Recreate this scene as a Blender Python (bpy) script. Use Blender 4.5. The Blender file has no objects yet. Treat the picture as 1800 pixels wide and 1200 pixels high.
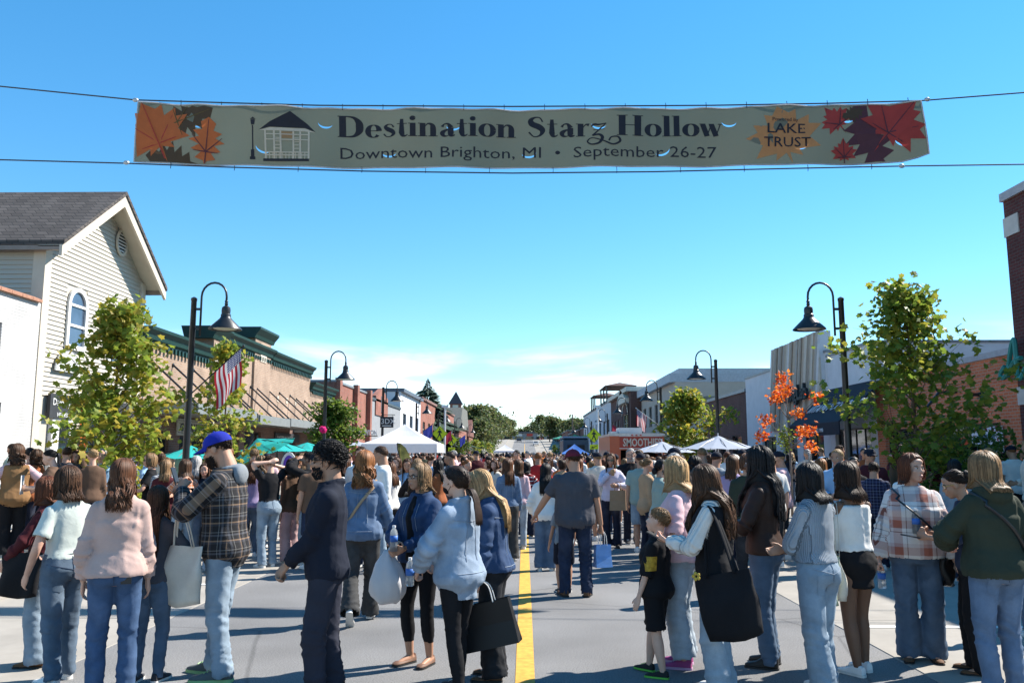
import bpy, bmesh, math, random
import numpy as np
from mathutils import Vector, Matrix, noise, Euler
from mathutils.geometry import delaunay_2d_cdt
from mathutils.bvhtree import BVHTree
R = math.radians
sc = bpy.context.scene
COL = sc.collection
# ------------------------------------------------------------------ camera, sky, sun, exposure
CAM_H, FPX, PITCH, YAW = 1.72, 1450.0, 7.78, 0.87
cam_d = bpy.data.cameras.new('camera'); cam = bpy.data.objects.new('camera', cam_d); COL.objects.link(cam)
cam_d.sensor_width = 36; cam_d.lens = FPX / 1800 * 36; cam_d.clip_end = 3000; cam_d.clip_start = .1
cam.location = (0, 0, CAM_H); cam.rotation_euler = (R(90 + PITCH), 0, R(YAW))
sc.camera = cam
SUN_EL, SUN_AZ = 43.0, 27.0            # azimuth measured from +x (across the street) towards +y (down the street)
w = bpy.data.worlds.new('World'); sc.world = w; w.use_nodes = True
nt = w.node_tree; nt.nodes.clear()
def N(t, **k):
    n = nt.nodes.new(t)
    for a, b in k.items(): setattr(n, a, b)
    return n
sky = N('ShaderNodeTexSky', sky_type='NISHITA', sun_disc=False, sun_elevation=R(SUN_EL), sun_rotation=R(90 - SUN_AZ))
sky.air_density = .9; sky.dust_density = 0.0; sky.ozone_density = 3.0; sky.altitude = 200
hs = N('ShaderNodeHueSaturation'); hs.inputs['Saturation'].default_value = 1.46; hs.inputs['Hue'].default_value = .493; hs.inputs['Value'].default_value = 1.42
gm = N('ShaderNodeGamma'); gm.inputs['Gamma'].default_value = .78; nt.links.new(sky.outputs[0], gm.inputs['Color']); nt.links.new(gm.outputs[0], hs.inputs['Color'])
# thin cirrus: stretched noise over the whole dome, thickening towards the horizon
tc = N('ShaderNodeTexCoord'); sx = N('ShaderNodeSeparateXYZ'); nt.links.new(tc.outputs['Generated'], sx.inputs[0])
mp = N('ShaderNodeMapping'); mp.inputs['Scale'].default_value = (3.2, 1.3, 14.0); mp.inputs['Rotation'].default_value = (0, R(9), R(20)); mp.inputs['Location'].default_value = (3.3, 1.2, .1)
nt.links.new(tc.outputs['Generated'], mp.inputs[0])
nz = N('ShaderNodeTexNoise'); nz.inputs['Scale'].default_value = 1.35; nz.inputs['Detail'].default_value = 7; nz.inputs['Roughness'].default_value = .52; nz.inputs['Distortion'].default_value = .5
nt.links.new(mp.outputs[0], nz.inputs['Vector'])
cr = N('ShaderNodeMapRange'); cr.interpolation_type = 'SMOOTHSTEP'
for i, v in ((1, .47), (2, .74)): cr.inputs[i].default_value = v
nt.links.new(nz.outputs[0], cr.inputs[0])
el = N('ShaderNodeMapRange'); el.interpolation_type = 'SMOOTHSTEP'
for i, v in ((1, .150), (2, .085), (3, 0.0), (4, 1.0)): el.inputs[i].default_value = v
nt.links.new(sx.outputs[2], el.inputs[0])
mu = N('ShaderNodeMath', operation='MULTIPLY'); nt.links.new(cr.outputs[0], mu.inputs[0]); nt.links.new(el.outputs[0], mu.inputs[1])
lo = N('ShaderNodeMapRange'); lo.interpolation_type = 'SMOOTHSTEP'
for i, v in ((1, .0), (2, .06), (3, .25), (4, .9)): lo.inputs[i].default_value = v
nt.links.new(sx.outputs[2], lo.inputs[0])
mu2 = N('ShaderNodeMath', operation='MULTIPLY'); nt.links.new(mu.outputs[0], mu2.inputs[0]); nt.links.new(lo.outputs[0], mu2.inputs[1])
mx = N('ShaderNodeMix', data_type='RGBA'); nt.links.new(mu2.outputs[0], mx.inputs[0]); nt.links.new(hs.outputs[0], mx.inputs[6]); mx.inputs[7].default_value = (9.0, 9.3, 9.6, 1)
bg = N('ShaderNodeBackground'); bg.inputs['Strength'].default_value = 0.112; nt.links.new(mx.outputs[2], bg.inputs[0])
ow = N('ShaderNodeOutputWorld'); nt.links.new(bg.outputs[0], ow.inputs[0])
sl = bpy.data.lights.new('sun', 'SUN'); sl.energy = 5.0; sl.angle = R(.55); sl.color = (1, .945, .86)
sun = bpy.data.objects.new('sun', sl); COL.objects.link(sun)
SUNV = Vector((math.cos(R(SUN_EL)) * math.cos(R(SUN_AZ)), math.cos(R(SUN_EL)) * math.sin(R(SUN_AZ)), math.sin(R(SUN_EL))))
sun.rotation_euler = SUNV.to_track_quat('Z', 'Y').to_euler(); sun.location = SUNV * 60
vs = sc.view_settings; vs.view_transform = 'Standard'; vs.look = 'None'; vs.exposure = 1.12; vs.gamma = 1; vs.use_curve_mapping = False
sc.cycles.max_bounces = 6; sc.cycles.transparent_max_bounces = 12; sc.cycles.use_denoising = True; sc.cycles.caustics_reflective = False; sc.cycles.caustics_refractive = False

# photo pixel -> world: the point of that line of sight on a given plane (used to measure real places)
_cm = Euler((R(90 + PITCH), 0, R(YAW))).to_matrix()
def at(px, py, X=None, Y=None, Z=None):
    d = _cm @ Vector(((px - 900) / FPX, -(py - 600) / FPX, -1))
    o = Vector((0, 0, CAM_H))
    t = (X / d.x) if X is not None else (Y / d.y) if Y is not None else (Z - CAM_H) / d.z
    return o + d * t
# ------------------------------------------------------------------ helpers
MATS = {}
def mat(name, col=(.5, .5, .5), rough=.7, var=.12, vscale=6.0, bump=0.0, bscale=40.0, metal=0.0, spec=.3, trans=0.0, coords='Object', attr=None, sheen=0.0, col2=None, detail=4):
    """procedural principled material: base colour broken up by noise, optional bump, optional colour attribute multiply"""
    if name in MATS: return MATS[name]
    m = bpy.data.materials.new(name); m.use_nodes = True; t = m.node_tree; b = t.nodes['Principled BSDF']; L = t.links.new
    b.inputs['Roughness'].default_value = rough; b.inputs['Metallic'].default_value = metal; b.inputs['Specular IOR Level'].default_value = spec
    if sheen: b.inputs['Sheen Weight'].default_value = sheen
    tcn = t.nodes.new('ShaderNodeTexCoord'); nz = t.nodes.new('ShaderNodeTexNoise'); nz.inputs['Scale'].default_value = vscale; nz.inputs['Detail'].default_value = detail; nz.inputs['Roughness'].default_value = .6
    L(tcn.outputs[coords], nz.inputs['Vector'])
    mr = t.nodes.new('ShaderNodeMapRange'); mr.inputs[1].default_value = .3; mr.inputs[2].default_value = .7
    L(nz.outputs[0], mr.inputs[0])
    mix = t.nodes.new('ShaderNodeMix'); mix.data_type = 'RGBA'; L(mr.outputs[0], mix.inputs[0])
    c2 = col2 or tuple(min(1, c * (1 + var)) for c in col); c1 = col if col2 else tuple(c * (1 - var) for c in col)
    mix.inputs[6].default_value = (*c1, 1); mix.inputs[7].default_value = (*c2, 1)
    out = mix.outputs[2]
    if attr:
        at_ = t.nodes.new('ShaderNodeAttribute'); at_.attribute_name = attr
        mm = t.nodes.new('ShaderNodeMix'); mm.data_type = 'RGBA'; mm.blend_type = 'MULTIPLY'; mm.inputs[0].default_value = 1; L(out, mm.inputs[6]); L(at_.outputs['Color'], mm.inputs[7]); out = mm.outputs[2]
    L(out, b.inputs['Base Color'])
    if trans:
        tr = t.nodes.new('ShaderNodeBsdfTranslucent'); L(out, tr.inputs[0]); ms = t.nodes.new('ShaderNodeMixShader'); ms.inputs[0].default_value = trans
        L(b.outputs[0], ms.inputs[1]); L(tr.outputs[0], ms.inputs[2]); L(ms.outputs[0], t.nodes['Material Output'].inputs[0])
    if bump:
        n2 = t.nodes.new('ShaderNodeTexNoise'); n2.inputs['Scale'].default_value = bscale; n2.inputs['Detail'].default_value = 5; L(tcn.outputs[coords], n2.inputs['Vector'])
        bp = t.nodes.new('ShaderNodeBump'); bp.inputs['Strength'].default_value = bump; bp.inputs['Distance'].default_value = .02; L(n2.outputs[0], bp.inputs['Height']); L(bp.outputs[0], b.inputs['Normal'])
    MATS[name] = m; return m
def brick_mat(name, c1, c2, mortar, bw=.21, bh=.075, axis='yz', rough=.85, bump=.6, sz=.012):
    if name in MATS: return MATS[name]
    m = bpy.data.materials.new(name); m.use_nodes = True; t = m.node_tree; b = t.nodes['Principled BSDF']; L = t.links.new; b.inputs['Roughness'].default_value = rough; b.inputs['Specular IOR Level'].default_value = .2
    tcn = t.nodes.new('ShaderNodeTexCoord'); s = t.nodes.new('ShaderNodeSeparateXYZ'); L(tcn.outputs['Object'], s.inputs[0])
    ad = t.nodes.new('ShaderNodeMath'); ad.operation = 'ADD'; L(s.outputs[0], ad.inputs[0]); L(s.outputs[1], ad.inputs[1])
    c = t.nodes.new('ShaderNodeCombineXYZ'); L(ad.outputs[0], c.inputs[0]); L(s.outputs[2], c.inputs[1])
    br = t.nodes.new('ShaderNodeTexBrick'); br.inputs['Scale'].default_value = 1; br.inputs['Brick Width'].default_value = bw; br.inputs['Row Height'].default_value = bh; br.inputs['Mortar Size'].default_value = sz; br.inputs['Mortar Smooth'].default_value = .3
    br.inputs['Color1'].default_value = (*c1, 1); br.inputs['Color2'].default_value = (*c2, 1); br.inputs['Mortar'].default_value = (*mortar, 1); br.inputs['Bias'].default_value = -.1
    L(c.outputs[0], br.inputs['Vector'])
    nz = t.nodes.new('ShaderNodeTexNoise'); nz.inputs['Scale'].default_value = .9; nz.inputs['Detail'].default_value = 6; L(tcn.outputs['Object'], nz.inputs['Vector'])
    mr = t.nodes.new('ShaderNodeMapRange'); mr.inputs[1].default_value = .3; mr.inputs[2].default_value = .7; mr.inputs[3].default_value = .78; mr.inputs[4].default_value = 1.15; L(nz.outputs[0], mr.inputs[0])
    mm = t.nodes.new('ShaderNodeMix'); mm.data_type = 'RGBA'; mm.blend_type = 'MULTIPLY'; mm.inputs[0].default_value = 1; L(br.outputs['Color'], mm.inputs[6]); L(mr.outputs[0], mm.inputs[7]); L(mm.outputs[2], b.inputs['Base Color'])
    bp = t.nodes.new('ShaderNodeBump'); bp.inputs['Strength'].default_value = bump; bp.inputs['Distance'].default_value = .008; bp.invert = True; L(br.outputs['Fac'], bp.inputs['Height']); L(bp.outputs[0], b.inputs['Normal'])
    MATS[name] = m; return m
def glass_mat(name='window_glass', col=(.02, .025, .03)):
    if name in MATS: return MATS[name]
    m = mat(name, col, .06, .3, 1.5, spec=.7); return m
class MB:
    def __init__(s): s.v = []; s.f = []; s.m = []
    def add(s, v, f, m=0):
        o = len(s.v); s.v += [tuple(p) for p in v]; s.f += [tuple(i + o for i in q) for q in f]; s.m += [m] * len(f); return s
    def box(s, x0, x1, y0, y1, z0, z1, m=0):
        return s.add([(x0,y0,z0),(x1,y0,z0),(x1,y1,z0),(x0,y1,z0),(x0,y0,z1),(x1,y0,z1),(x1,y1,z1),(x0,y1,z1)], [(3,2,1,0),(4,5,6,7),(0,1,5,4),(1,2,6,5),(2,3,7,6),(3,0,4,7)], m)
    def bevbox(s, x0, x1, y0, y1, z0, z1, b=.01, m=0):
        """box with its four top edges chamfered"""
        return s.add([(x0,y0,z0),(x1,y0,z0),(x1,y1,z0),(x0,y1,z0),(x0,y0,z1-b),(x1,y0,z1-b),(x1,y1,z1-b),(x0,y1,z1-b),(x0+b,y0+b,z1),(x1-b,y0+b,z1),(x1-b,y1-b,z1),(x0+b,y1-b,z1)],
            [(3,2,1,0),(0,1,5,4),(1,2,6,5),(2,3,7,6),(3,0,4,7),(4,5,9,8),(5,6,10,9),(6,7,11,10),(7,4,8,11),(8,9,10,11)], m)
    def prism(s, pts, a0, a1, axis='x', m=0):
        """polygon pts (2d) extruded along axis: 'x': pts=(y,z); 'y': pts=(x,z); 'z': pts=(x,y)"""
        n = len(pts); P = {'x': lambda p, a: (a, p[0], p[1]), 'y': lambda p, a: (p[0], a, p[1]), 'z': lambda p, a: (p[0], p[1], a)}[axis]
        v = [P(p, a0) for p in pts] + [P(p, a1) for p in pts]
        f = [tuple(range(n))[::-1], tuple(range(n, 2 * n))] + [(i, (i + 1) % n, n + (i + 1) % n, n + i) for i in range(n)]
        return s.add(v, f, m)
    def tube(s, pts, rad, n=8, m=0, cap=True, flat=1.0):
        pts = [Vector(p) for p in pts]; k = len(pts)
        rad = [rad] * k if isinstance(rad, (int, float)) else rad
        up = Vector((0, 0, 1)); prev = None; o = []
        for i in range(k):
            t = (pts[min(i + 1, k - 1)] - pts[max(i - 1, 0)])
            t = t.normalized() if t.length > 1e-9 else Vector((0, 0, 1))
            if prev is None:
                a = t.orthogonal().normalized() if abs(t.z) > .95 else t.cross(up).normalized()
            else:
                a = (prev - t * prev.dot(t)); a = a.normalized() if a.length > 1e-6 else t.orthogonal().normalized()
            prev = a; b = t.cross(a)
            for j in range(n):
                th = 2 * math.pi * j / n; o.append(pts[i] + (a * math.cos(th) + b * math.sin(th) * flat) * rad[i])
        f = [(i * n + j, i * n + (j + 1) % n, (i + 1) * n + (j + 1) % n, (i + 1) * n + j) for i in range(k - 1) for j in range(n)]
        if cap: f += [tuple(range(n))[::-1], tuple(range((k - 1) * n, k * n))]
        return s.add(o, f, m)
    def lathe(s, prof, c=(0, 0, 0), n=16, m=0, axis='z'):
        c = Vector(c); o = []
        for r, z in prof:
            for j in range(n):
                th = 2 * math.pi * j / n; o.append(c + (Vector((r * math.cos(th), r * math.sin(th), z)) if axis == 'z' else Vector((z, r * math.cos(th), r * math.sin(th)))))
        k = len(prof); f = [(i * n + j, i * n + (j + 1) % n, (i + 1) * n + (j + 1) % n, (i + 1) * n + j) for i in range(k - 1) for j in range(n)]
        f += [tuple(range(n))[::-1], tuple(range((k - 1) * n, k * n))]
        return s.add(o, f, m)
    def ell(s, c, r, rot=None, nu=12, nv=8, m=0):
        c = Vector(c); o = [Vector((0, 0, -r[2]))]
        for i in range(1, nv):
            ph = -math.pi / 2 + math.pi * i / nv
            for j in range(nu):
                th = 2 * math.pi * j / nu; o.append(Vector((r[0] * math.cos(ph) * math.cos(th), r[1] * math.cos(ph) * math.sin(th), r[2] * math.sin(ph))))
        o.append(Vector((0, 0, r[2]))); k = len(o) - 1
        if rot is not None: o = [rot @ p for p in o]
        f = [(0, 1 + (j + 1) % nu, 1 + j) for j in range(nu)]
        for i in range(nv - 2):
            f += [(1 + i * nu + j, 1 + i * nu + (j + 1) % nu, 1 + (i + 1) * nu + (j + 1) % nu, 1 + (i + 1) * nu + j) for j in range(nu)]
        b = 1 + (nv - 2) * nu; f += [(b + j, b + (j + 1) % nu, k) for j in range(nu)]
        return s.add([p + c for p in o], f, m)
    def ribbon(s, pts, wid, nrm, m=0):
        """flat strip along pts (3d), half widths wid, in the plane whose normal is nrm"""
        pts = [Vector(p) for p in pts]; nrm = Vector(nrm); k = len(pts); o = []
        for i in range(k):
            t = (pts[min(i + 1, k - 1)] - pts[max(i - 1, 0)]).normalized(); a = t.cross(nrm).normalized(); wv = wid[i] if not isinstance(wid, (int, float)) else wid
            o += [pts[i] + a * wv, pts[i] - a * wv]
        return s.add(o, [(2 * i, 2 * i + 1, 2 * i + 3, 2 * i + 2) for i in range(k - 1)], m)
    def mesh(s, name, mats, smooth=False):
        me = bpy.data.meshes.new(name); me.from_pydata(s.v, [], s.f)
        for x in (mats if isinstance(mats, (list, tuple)) else [mats]): me.materials.append(x)
        if len(me.polygons) == len(s.m): me.polygons.foreach_set('material_index', s.m)
        if smooth: me.shade_smooth() if smooth is True else me.set_sharp_from_angle(angle=R(smooth))
        me.update(); return me
    def build(s, name, mats, parent=None, smooth=False):
        return link(name, s.mesh(name, mats, smooth), parent)
def link(name, me, parent=None, loc=None, rz=None):
    o = bpy.data.objects.new(name, me); COL.objects.link(o)
    if parent is not None: o.parent = parent
    if loc is not None: o.location = loc
    if rz is not None: o.rotation_euler = (0, 0, rz)
    return o
def tag(o, label=None, cat=None, group=None, kind=None):
    if label: o['label'] = label
    if cat: o['category'] = cat
    if group: o['group'] = group
    if kind: o['kind'] = kind
    return o
def thing(name, label, cat, loc=(0, 0, 0), rz=0, group=None):
    return tag(link(name, None, None, loc, rz), label, cat, group)
def copy_tree(o, parent=None):
    c = o.copy(); COL.objects.link(c); c.parent = parent
    for ch in list(o.children): copy_tree(ch, c)
    return c
def text_mesh(s, size, extrude=.006, shear=0, align='LEFT', sx=1.0, bold=0.0, fit=None):
    cu = bpy.data.curves.new('lettering', 'FONT'); cu.body = s; cu.size = size; cu.extrude = extrude; cu.shear = shear; cu.align_x = align; cu.resolution_u = 2; cu.offset = bold
    o = bpy.data.objects.new('tmp', cu); COL.objects.link(o); dg = bpy.context.evaluated_depsgraph_get()
    me = bpy.data.meshes.new_from_object(o.evaluated_get(dg)); bpy.data.objects.remove(o); bpy.data.curves.remove(cu)
    if fit: xs_ = [v.co.x for v in me.vertices]; sx = fit / (max(xs_) - min(xs_))
    if sx != 1.0:
        for v in me.vertices: v.co.x *= sx
    return me
def lettering(name, s, size, m, parent, M, **k):
    """raised letters: text lies in the local xy plane of matrix M"""
    me = text_mesh(s, size, **k); me.transform(M); me.materials.clear(); me.materials.append(m); return link(name, me, parent)
def face_matrix(org, right, up):
    r = Vector(right).normalized(); u = Vector(up); u = (u - r * u.dot(r)).normalized(); n = r.cross(u)
    return Matrix(((r.x, u.x, n.x, org[0]), (r.y, u.y, n.y, org[1]), (r.z, u.z, n.z, org[2]), (0, 0, 0, 1)))
def cr_spline(P, sub=4):
    """Catmull-Rom through rows of P (any dimension)"""
    P = [np.array(p, float) for p in P]; out = []
    for i in range(len(P) - 1):
        p0, p1, p2, p3 = P[max(i - 1, 0)], P[i], P[i + 1], P[min(i + 2, len(P) - 1)]
        for k in range(sub):
            t = k / sub; out.append(.5 * ((2 * p1) + (p2 - p0) * t + (2 * p0 - 5 * p1 + 4 * p2 - p3) * t * t + (3 * p1 - p0 - 3 * p2 + p3) * t ** 3))
    out.append(P[-1]); return out
rnd = random.Random(7)
M_BLACK = mat('black_metal', (.013, .014, .016), .38, .2, 8, spec=.5)
# ------------------------------------------------------------------ ground, road, kerbs, slabs
def sstep(a, b, x): t = min(1, max(0, (x - a) / (b - a))); return t * t * (3 - 2 * t)
def gh(y): return 8.0 * sstep(150, 370, y) + 3.0 * sstep(370, 900, y)
def struct(o): o['kind'] = 'structure'; return o
YS = [-30, 0, 20, 40, 60, 80, 110] + list(range(140, 400, 10)) + [430, 480, 560, 700, 900, 1400, 2200]
def sheet(name, x0, x1, ys, dz, m, nx=1, th=0):
    b = MB(); xs = [x0 + (x1 - x0) * i / nx for i in range(nx + 1)]
    v = [(x, y, gh(y) + dz) for y in ys for x in xs]; n = nx + 1
    b.add(v, [(j * n + i, j * n + i + 1, (j + 1) * n + i + 1, (j + 1) * n + i) for j in range(len(ys) - 1) for i in range(nx)])
    return b.build(name, m)
m_soil = mat('ground_earth', (.10, .10, .085), .95, .3, 2.0)
struct(sheet('ground', -1500, 1500, YS, -.03, m_soil, 12))
def asphalt():
    m = mat('asphalt', (.185, .182, .18), .93, .16, 900, bump=.25, bscale=260, spec=.2)
    t = m.node_tree; b = t.nodes['Principled BSDF']; src = b.inputs['Base Color'].links[0].from_socket
    tcn = t.nodes.new('ShaderNodeTexCoord'); n = t.nodes.new('ShaderNodeTexNoise'); n.inputs['Scale'].default_value = .55; n.inputs['Detail'].default_value = 7; t.links.new(tcn.outputs['Object'], n.inputs['Vector'])
    n3 = t.nodes.new('ShaderNodeTexNoise'); n3.inputs['Scale'].default_value = 85; n3.inputs['Detail'].default_value = 3; t.links.new(tcn.outputs['Object'], n3.inputs['Vector'])
    v = t.nodes.new('ShaderNodeTexVoronoi'); v.feature = 'DISTANCE_TO_EDGE'; v.inputs['Scale'].default_value = .33; v.inputs['Randomness'].default_value = 1
    nd = t.nodes.new('ShaderNodeMix'); nd.data_type = 'VECTOR'; nd.inputs[0].default_value = .12; t.links.new(tcn.outputs['Object'], nd.inputs[4]); t.links.new(n.outputs['Color'], nd.inputs[5]); t.links.new(nd.outputs[1], v.inputs['Vector'])
    ck = t.nodes.new('ShaderNodeMapRange'); ck.inputs[1].default_value = .0015; ck.inputs[2].default_value = .006; ck.inputs[3].default_value = .72; ck.inputs[4].default_value = 1; t.links.new(v.outputs[0], ck.inputs[0])
    cur = src
    for s_, lo, hi in ((n.outputs[0], .76, 1.18), (n3.outputs[0], .62, 1.38)):
        r = t.nodes.new('ShaderNodeMapRange'); r.inputs[1].default_value = .3; r.inputs[2].default_value = .7; r.inputs[3].default_value = lo; r.inputs[4].default_value = hi; t.links.new(s_, r.inputs[0])
        x = t.nodes.new('ShaderNodeMix'); x.data_type = 'RGBA'; x.blend_type = 'MULTIPLY'; x.inputs[0].default_value = 1; t.links.new(cur, x.inputs[6]); t.links.new(r.outputs[0], x.inputs[7]); cur = x.outputs[2]
    x = t.nodes.new('ShaderNodeMix'); x.data_type = 'RGBA'; x.blend_type = 'MULTIPLY'; x.inputs[0].default_value = 1; t.links.new(cur, x.inputs[6]); t.links.new(ck.outputs[0], x.inputs[7]); t.links.new(x.outputs[2], b.inputs['Base Color'])
    return m
M_ASPH = asphalt()
ROADL, ROADR, KL, KR = -3.75, 3.15, -6.4, 6.3
struct(sheet('road', ROADL, ROADR, YS, 0.0, M_ASPH))
m_yel = mat('yellow_road_paint', (.56, .32, .055), .75, .22, 14, bump=.2, bscale=200)
yl = sheet('centre_line', -.075, .075, [-30, 0, 20, 40, 60, 80, 110] + list(range(140, 400, 20)), .004, m_yel); struct(yl)
m_conc = mat('concrete', (.31, .285, .25), .9, .13, 1.7, bump=.15, bscale=120, spec=.2, detail=8)
m_conc2 = mat('concrete_walk', (.29, .27, .24), .9, .15, 1.3, bump=.15, bscale=120, spec=.2, detail=8)
m_joint = mat('joint_sand', (.10, .095, .085), .95)
m_white = mat('white_road_paint', (.72, .72, .70), .7, .1, 40)
def slabs(name, x0, x1, nx, y0, y1, ly, z, th, m, jm, gap=.012):
    base = struct(sheet(name, x0, x1, [y for y in YS if y < y0] + [y0, y1] + [y for y in YS if y > y1], z - .02 if th < .1 else z - .02, m))
    wx = (x1 - x0) / nx
    b = MB(); b.bevbox(gap / 2, wx - gap / 2, gap / 2, ly - gap / 2, -.04, 0, .008); me = b.mesh('slab', m)
    n = int((y1 - y0) / ly)
    for j in range(n):
        for i in range(nx):
            o = link('slab', me, base, (x0 + i * wx, y0 + j * ly, z + rnd.uniform(-.002, .002)))
    return base
slabs('parking_lane_west', KL + .15, ROADL, 1, -3, 54, 3.0, .002, .02, m_conc, m_joint)
slabs('parking_lane_east', ROADR, KR - .15, 1, -3, 54, 3.0, .002, .02, m_conc, m_joint)
slabs('sidewalk_west', -12.5, KL, 3, -3, 51, 2.0, .14, .14, m_conc2, m_joint)
slabs('sidewalk_east', KR, 12.5, 3, -3, 51, 2.0, .14, .14, m_conc2, m_joint)
for nm, x0, x1 in (('kerb_west', KL, KL + .15), ('kerb_east', KR - .15, KR)):
    k = struct(link(nm, None)); b = MB(); b.bevbox(x0, x1, .006, 2.994, -.05, .145, .02); me = b.mesh('kerb_stone', m_conc)
    for j in range(18): link('kerb_stone', me, k, (0, -3 + 3 * j, 0))
    b = MB(); ys = [51, 80, 110] + list(range(140, 400, 20))
    for i in range(len(ys) - 1):
        z0, z1 = gh(ys[i]), gh(ys[i + 1]); b.add([(x0, ys[i], z0 + .145), (x1, ys[i], z0 + .145), (x1, ys[i+1], z1 + .145), (x0, ys[i+1], z1 + .145), (x0, ys[i], z0 - .05), (x1, ys[i], z0 - .05), (x1, ys[i+1], z1 - .05), (x0, ys[i+1], z1 - .05)], [(0,1,2,3),(0,4,7,3),(1,2,6,5)])
    b.build('kerb_run', m_conc, k)
for x0, y0 in ((KL + .5, 11.2), (ROADR + .2, 8.6), (ROADR + .2, 14.6), (KL + .5, 17.2)):     # parking stall marks
    b = MB(); b.box(x0, x0 + 2.0, y0, y0 + .1, .0075, .0085); struct(b.build('stall_mark', m_white))

# ------------------------------------------------------------------ buildings
M_TRIM = mat('cream_trim', (.54, .47, .38), .6, .06, 3)
M_WHITEP = mat('white_paint', (.66, .65, .63), .6, .05, 3)
M_BLACK = mat('black_metal', (.013, .014, .016), .38, .2, 8, spec=.5)
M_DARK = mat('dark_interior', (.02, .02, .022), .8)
M_GLASS = glass_mat()
M_GREY = mat('grey_metal', (.22, .23, .24), .45, .1, 4, metal=.3)
M_ROOFD = mat('flat_roof', (.12, .12, .12), .9)
def hole_wall(b, X, sg, y0, y1, z0, z1, holes, dep=.2, m=0):
    ys = sorted({y0, y1, *[h[0] for h in holes], *[h[1] for h in holes]}); zs = sorted({z0, z1, *[h[2] for h in holes], *[h[3] for h in holes]})
    ys = [y for y in ys if y0 <= y <= y1]; zs = [z for z in zs if z0 <= z <= z1]
    for i in range(len(ys) - 1):
        for j in range(len(zs) - 1):
            cy, cz = (ys[i] + ys[i+1]) / 2, (zs[j] + zs[j+1]) / 2
            if any(h[0] < cy < h[1] and h[2] < cz < h[3] for h in holes): continue
            b.add([(X, ys[i], zs[j]), (X, ys[i+1], zs[j]), (X, ys[i+1], zs[j+1]), (X, ys[i], zs[j+1])], [(0, 1, 2, 3) if sg > 0 else (3, 2, 1, 0)], m)
    for h in holes:
        a, c, d, e = h[:4]; Xi = X - sg * dep
        b.add([(X,a,d),(X,c,d),(X,c,e),(X,a,e),(Xi,a,d),(Xi,c,d),(Xi,c,e),(Xi,a,e)], [(0,1,5,4),(1,2,6,5),(2,3,7,6),(3,0,4,7)], m)
def win(parent, X, sg, h, dep=.2, fm=None, mull=(1, 1), name='window', fw=.06, sill=True, gm=None):
    a, c, d, e = h[:4]; x0, x1 = sorted((X - sg * (dep - .002), X - sg * (dep - .07)))
    b = MB(); b.box(x0, x1, a, a + fw, d, e); b.box(x0, x1, c - fw, c, d, e); b.box(x0, x1, a + fw, c - fw, d, d + fw); b.box(x0, x1, a + fw, c - fw, e - fw, e)
    xm0, xm1 = x0 + .01, x1 - .01
    for i in range(1, mull[0]): y = a + (c - a) * i / mull[0]; b.box(xm0, xm1, y - fw * .35, y + fw * .35, d + fw, e - fw)
    for j in range(1, mull[1]): z = d + (e - d) * j / mull[1]; b.box(xm0 + .005, xm1 - .005, a + fw, c - fw, z - fw * .35, z + fw * .35)
    o = b.build(name, fm or M_WHITEP, parent)
    g = MB(); xg = X - sg * (dep - .03); g.add([(xg, a, d), (xg, c, d), (xg, c, e), (xg, a, e)], [(0, 1, 2, 3)]); g.build('pane', gm or M_GLASS, o)
    if sill:
        s = MB(); q0, q1 = sorted((X - sg * .1, X + sg * .05)); s.box(q0, q1, a - .05, c + .05, d - .06, d + .004); s.build('sill', fm or M_WHITEP, o)
    return o
def block(name, label, X, sg, y0, y1, h, deep, m, holes=(), cap=None, capm=None, wins=True, fm=None, mull=(1, 2), dep=.2, z0=0):
    """a street building: facade with real openings, side and back walls, roof, windows as parts"""
    t = thing(name, label, 'building', (0, 0, 0)); b = MB(); hole_wall(b, X, sg, y0, y1, z0, h, holes, dep)
    Xb = X - sg * deep
    b.add([(X,y0,z0),(Xb,y0,z0),(Xb,y0,h),(X,y0,h)], [(0,1,2,3)]); b.add([(X,y1,z0),(Xb,y1,z0),(Xb,y1,h),(X,y1,h)], [(3,2,1,0)]); b.add([(Xb,y0,z0),(Xb,y1,z0),(Xb,y1,h),(Xb,y0,h)], [(0,1,2,3)])
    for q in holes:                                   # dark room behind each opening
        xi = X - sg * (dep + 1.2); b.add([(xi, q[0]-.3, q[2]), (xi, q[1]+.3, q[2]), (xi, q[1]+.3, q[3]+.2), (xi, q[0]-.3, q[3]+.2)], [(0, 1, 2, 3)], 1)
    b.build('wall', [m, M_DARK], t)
    r = MB(); xr0, xr1 = sorted((X - sg * .25, Xb)); r.box(xr0, xr1, y0 + .02, y1 - .02, h - .5, h - .35); r.build('roof', M_ROOFD, t)
    if cap:
        c = MB(); q0, q1 = sorted((X + sg * cap[0], X - sg * .3)); c.box(q0, q1, y0 - .03, y1 + .03, h, h + cap[1]); qb0, qb1 = sorted((X - sg * .3, Xb)); c.box(qb0, qb1, y0 - .03, y0 + .27, h, h + cap[1]); c.build('coping', capm or M_TRIM, t)
    if wins:
        for q in holes: win(t, X, sg, q, dep, fm, q[4] if len(q) > 4 else mull, sill=q[2] > .6)
    return t
XL, XR = -12.5, 12.5
yat = lambda px, X: at(px, 798, X=X).y
zat = lambda px, py, X: at(px, py, X=X).z
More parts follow.
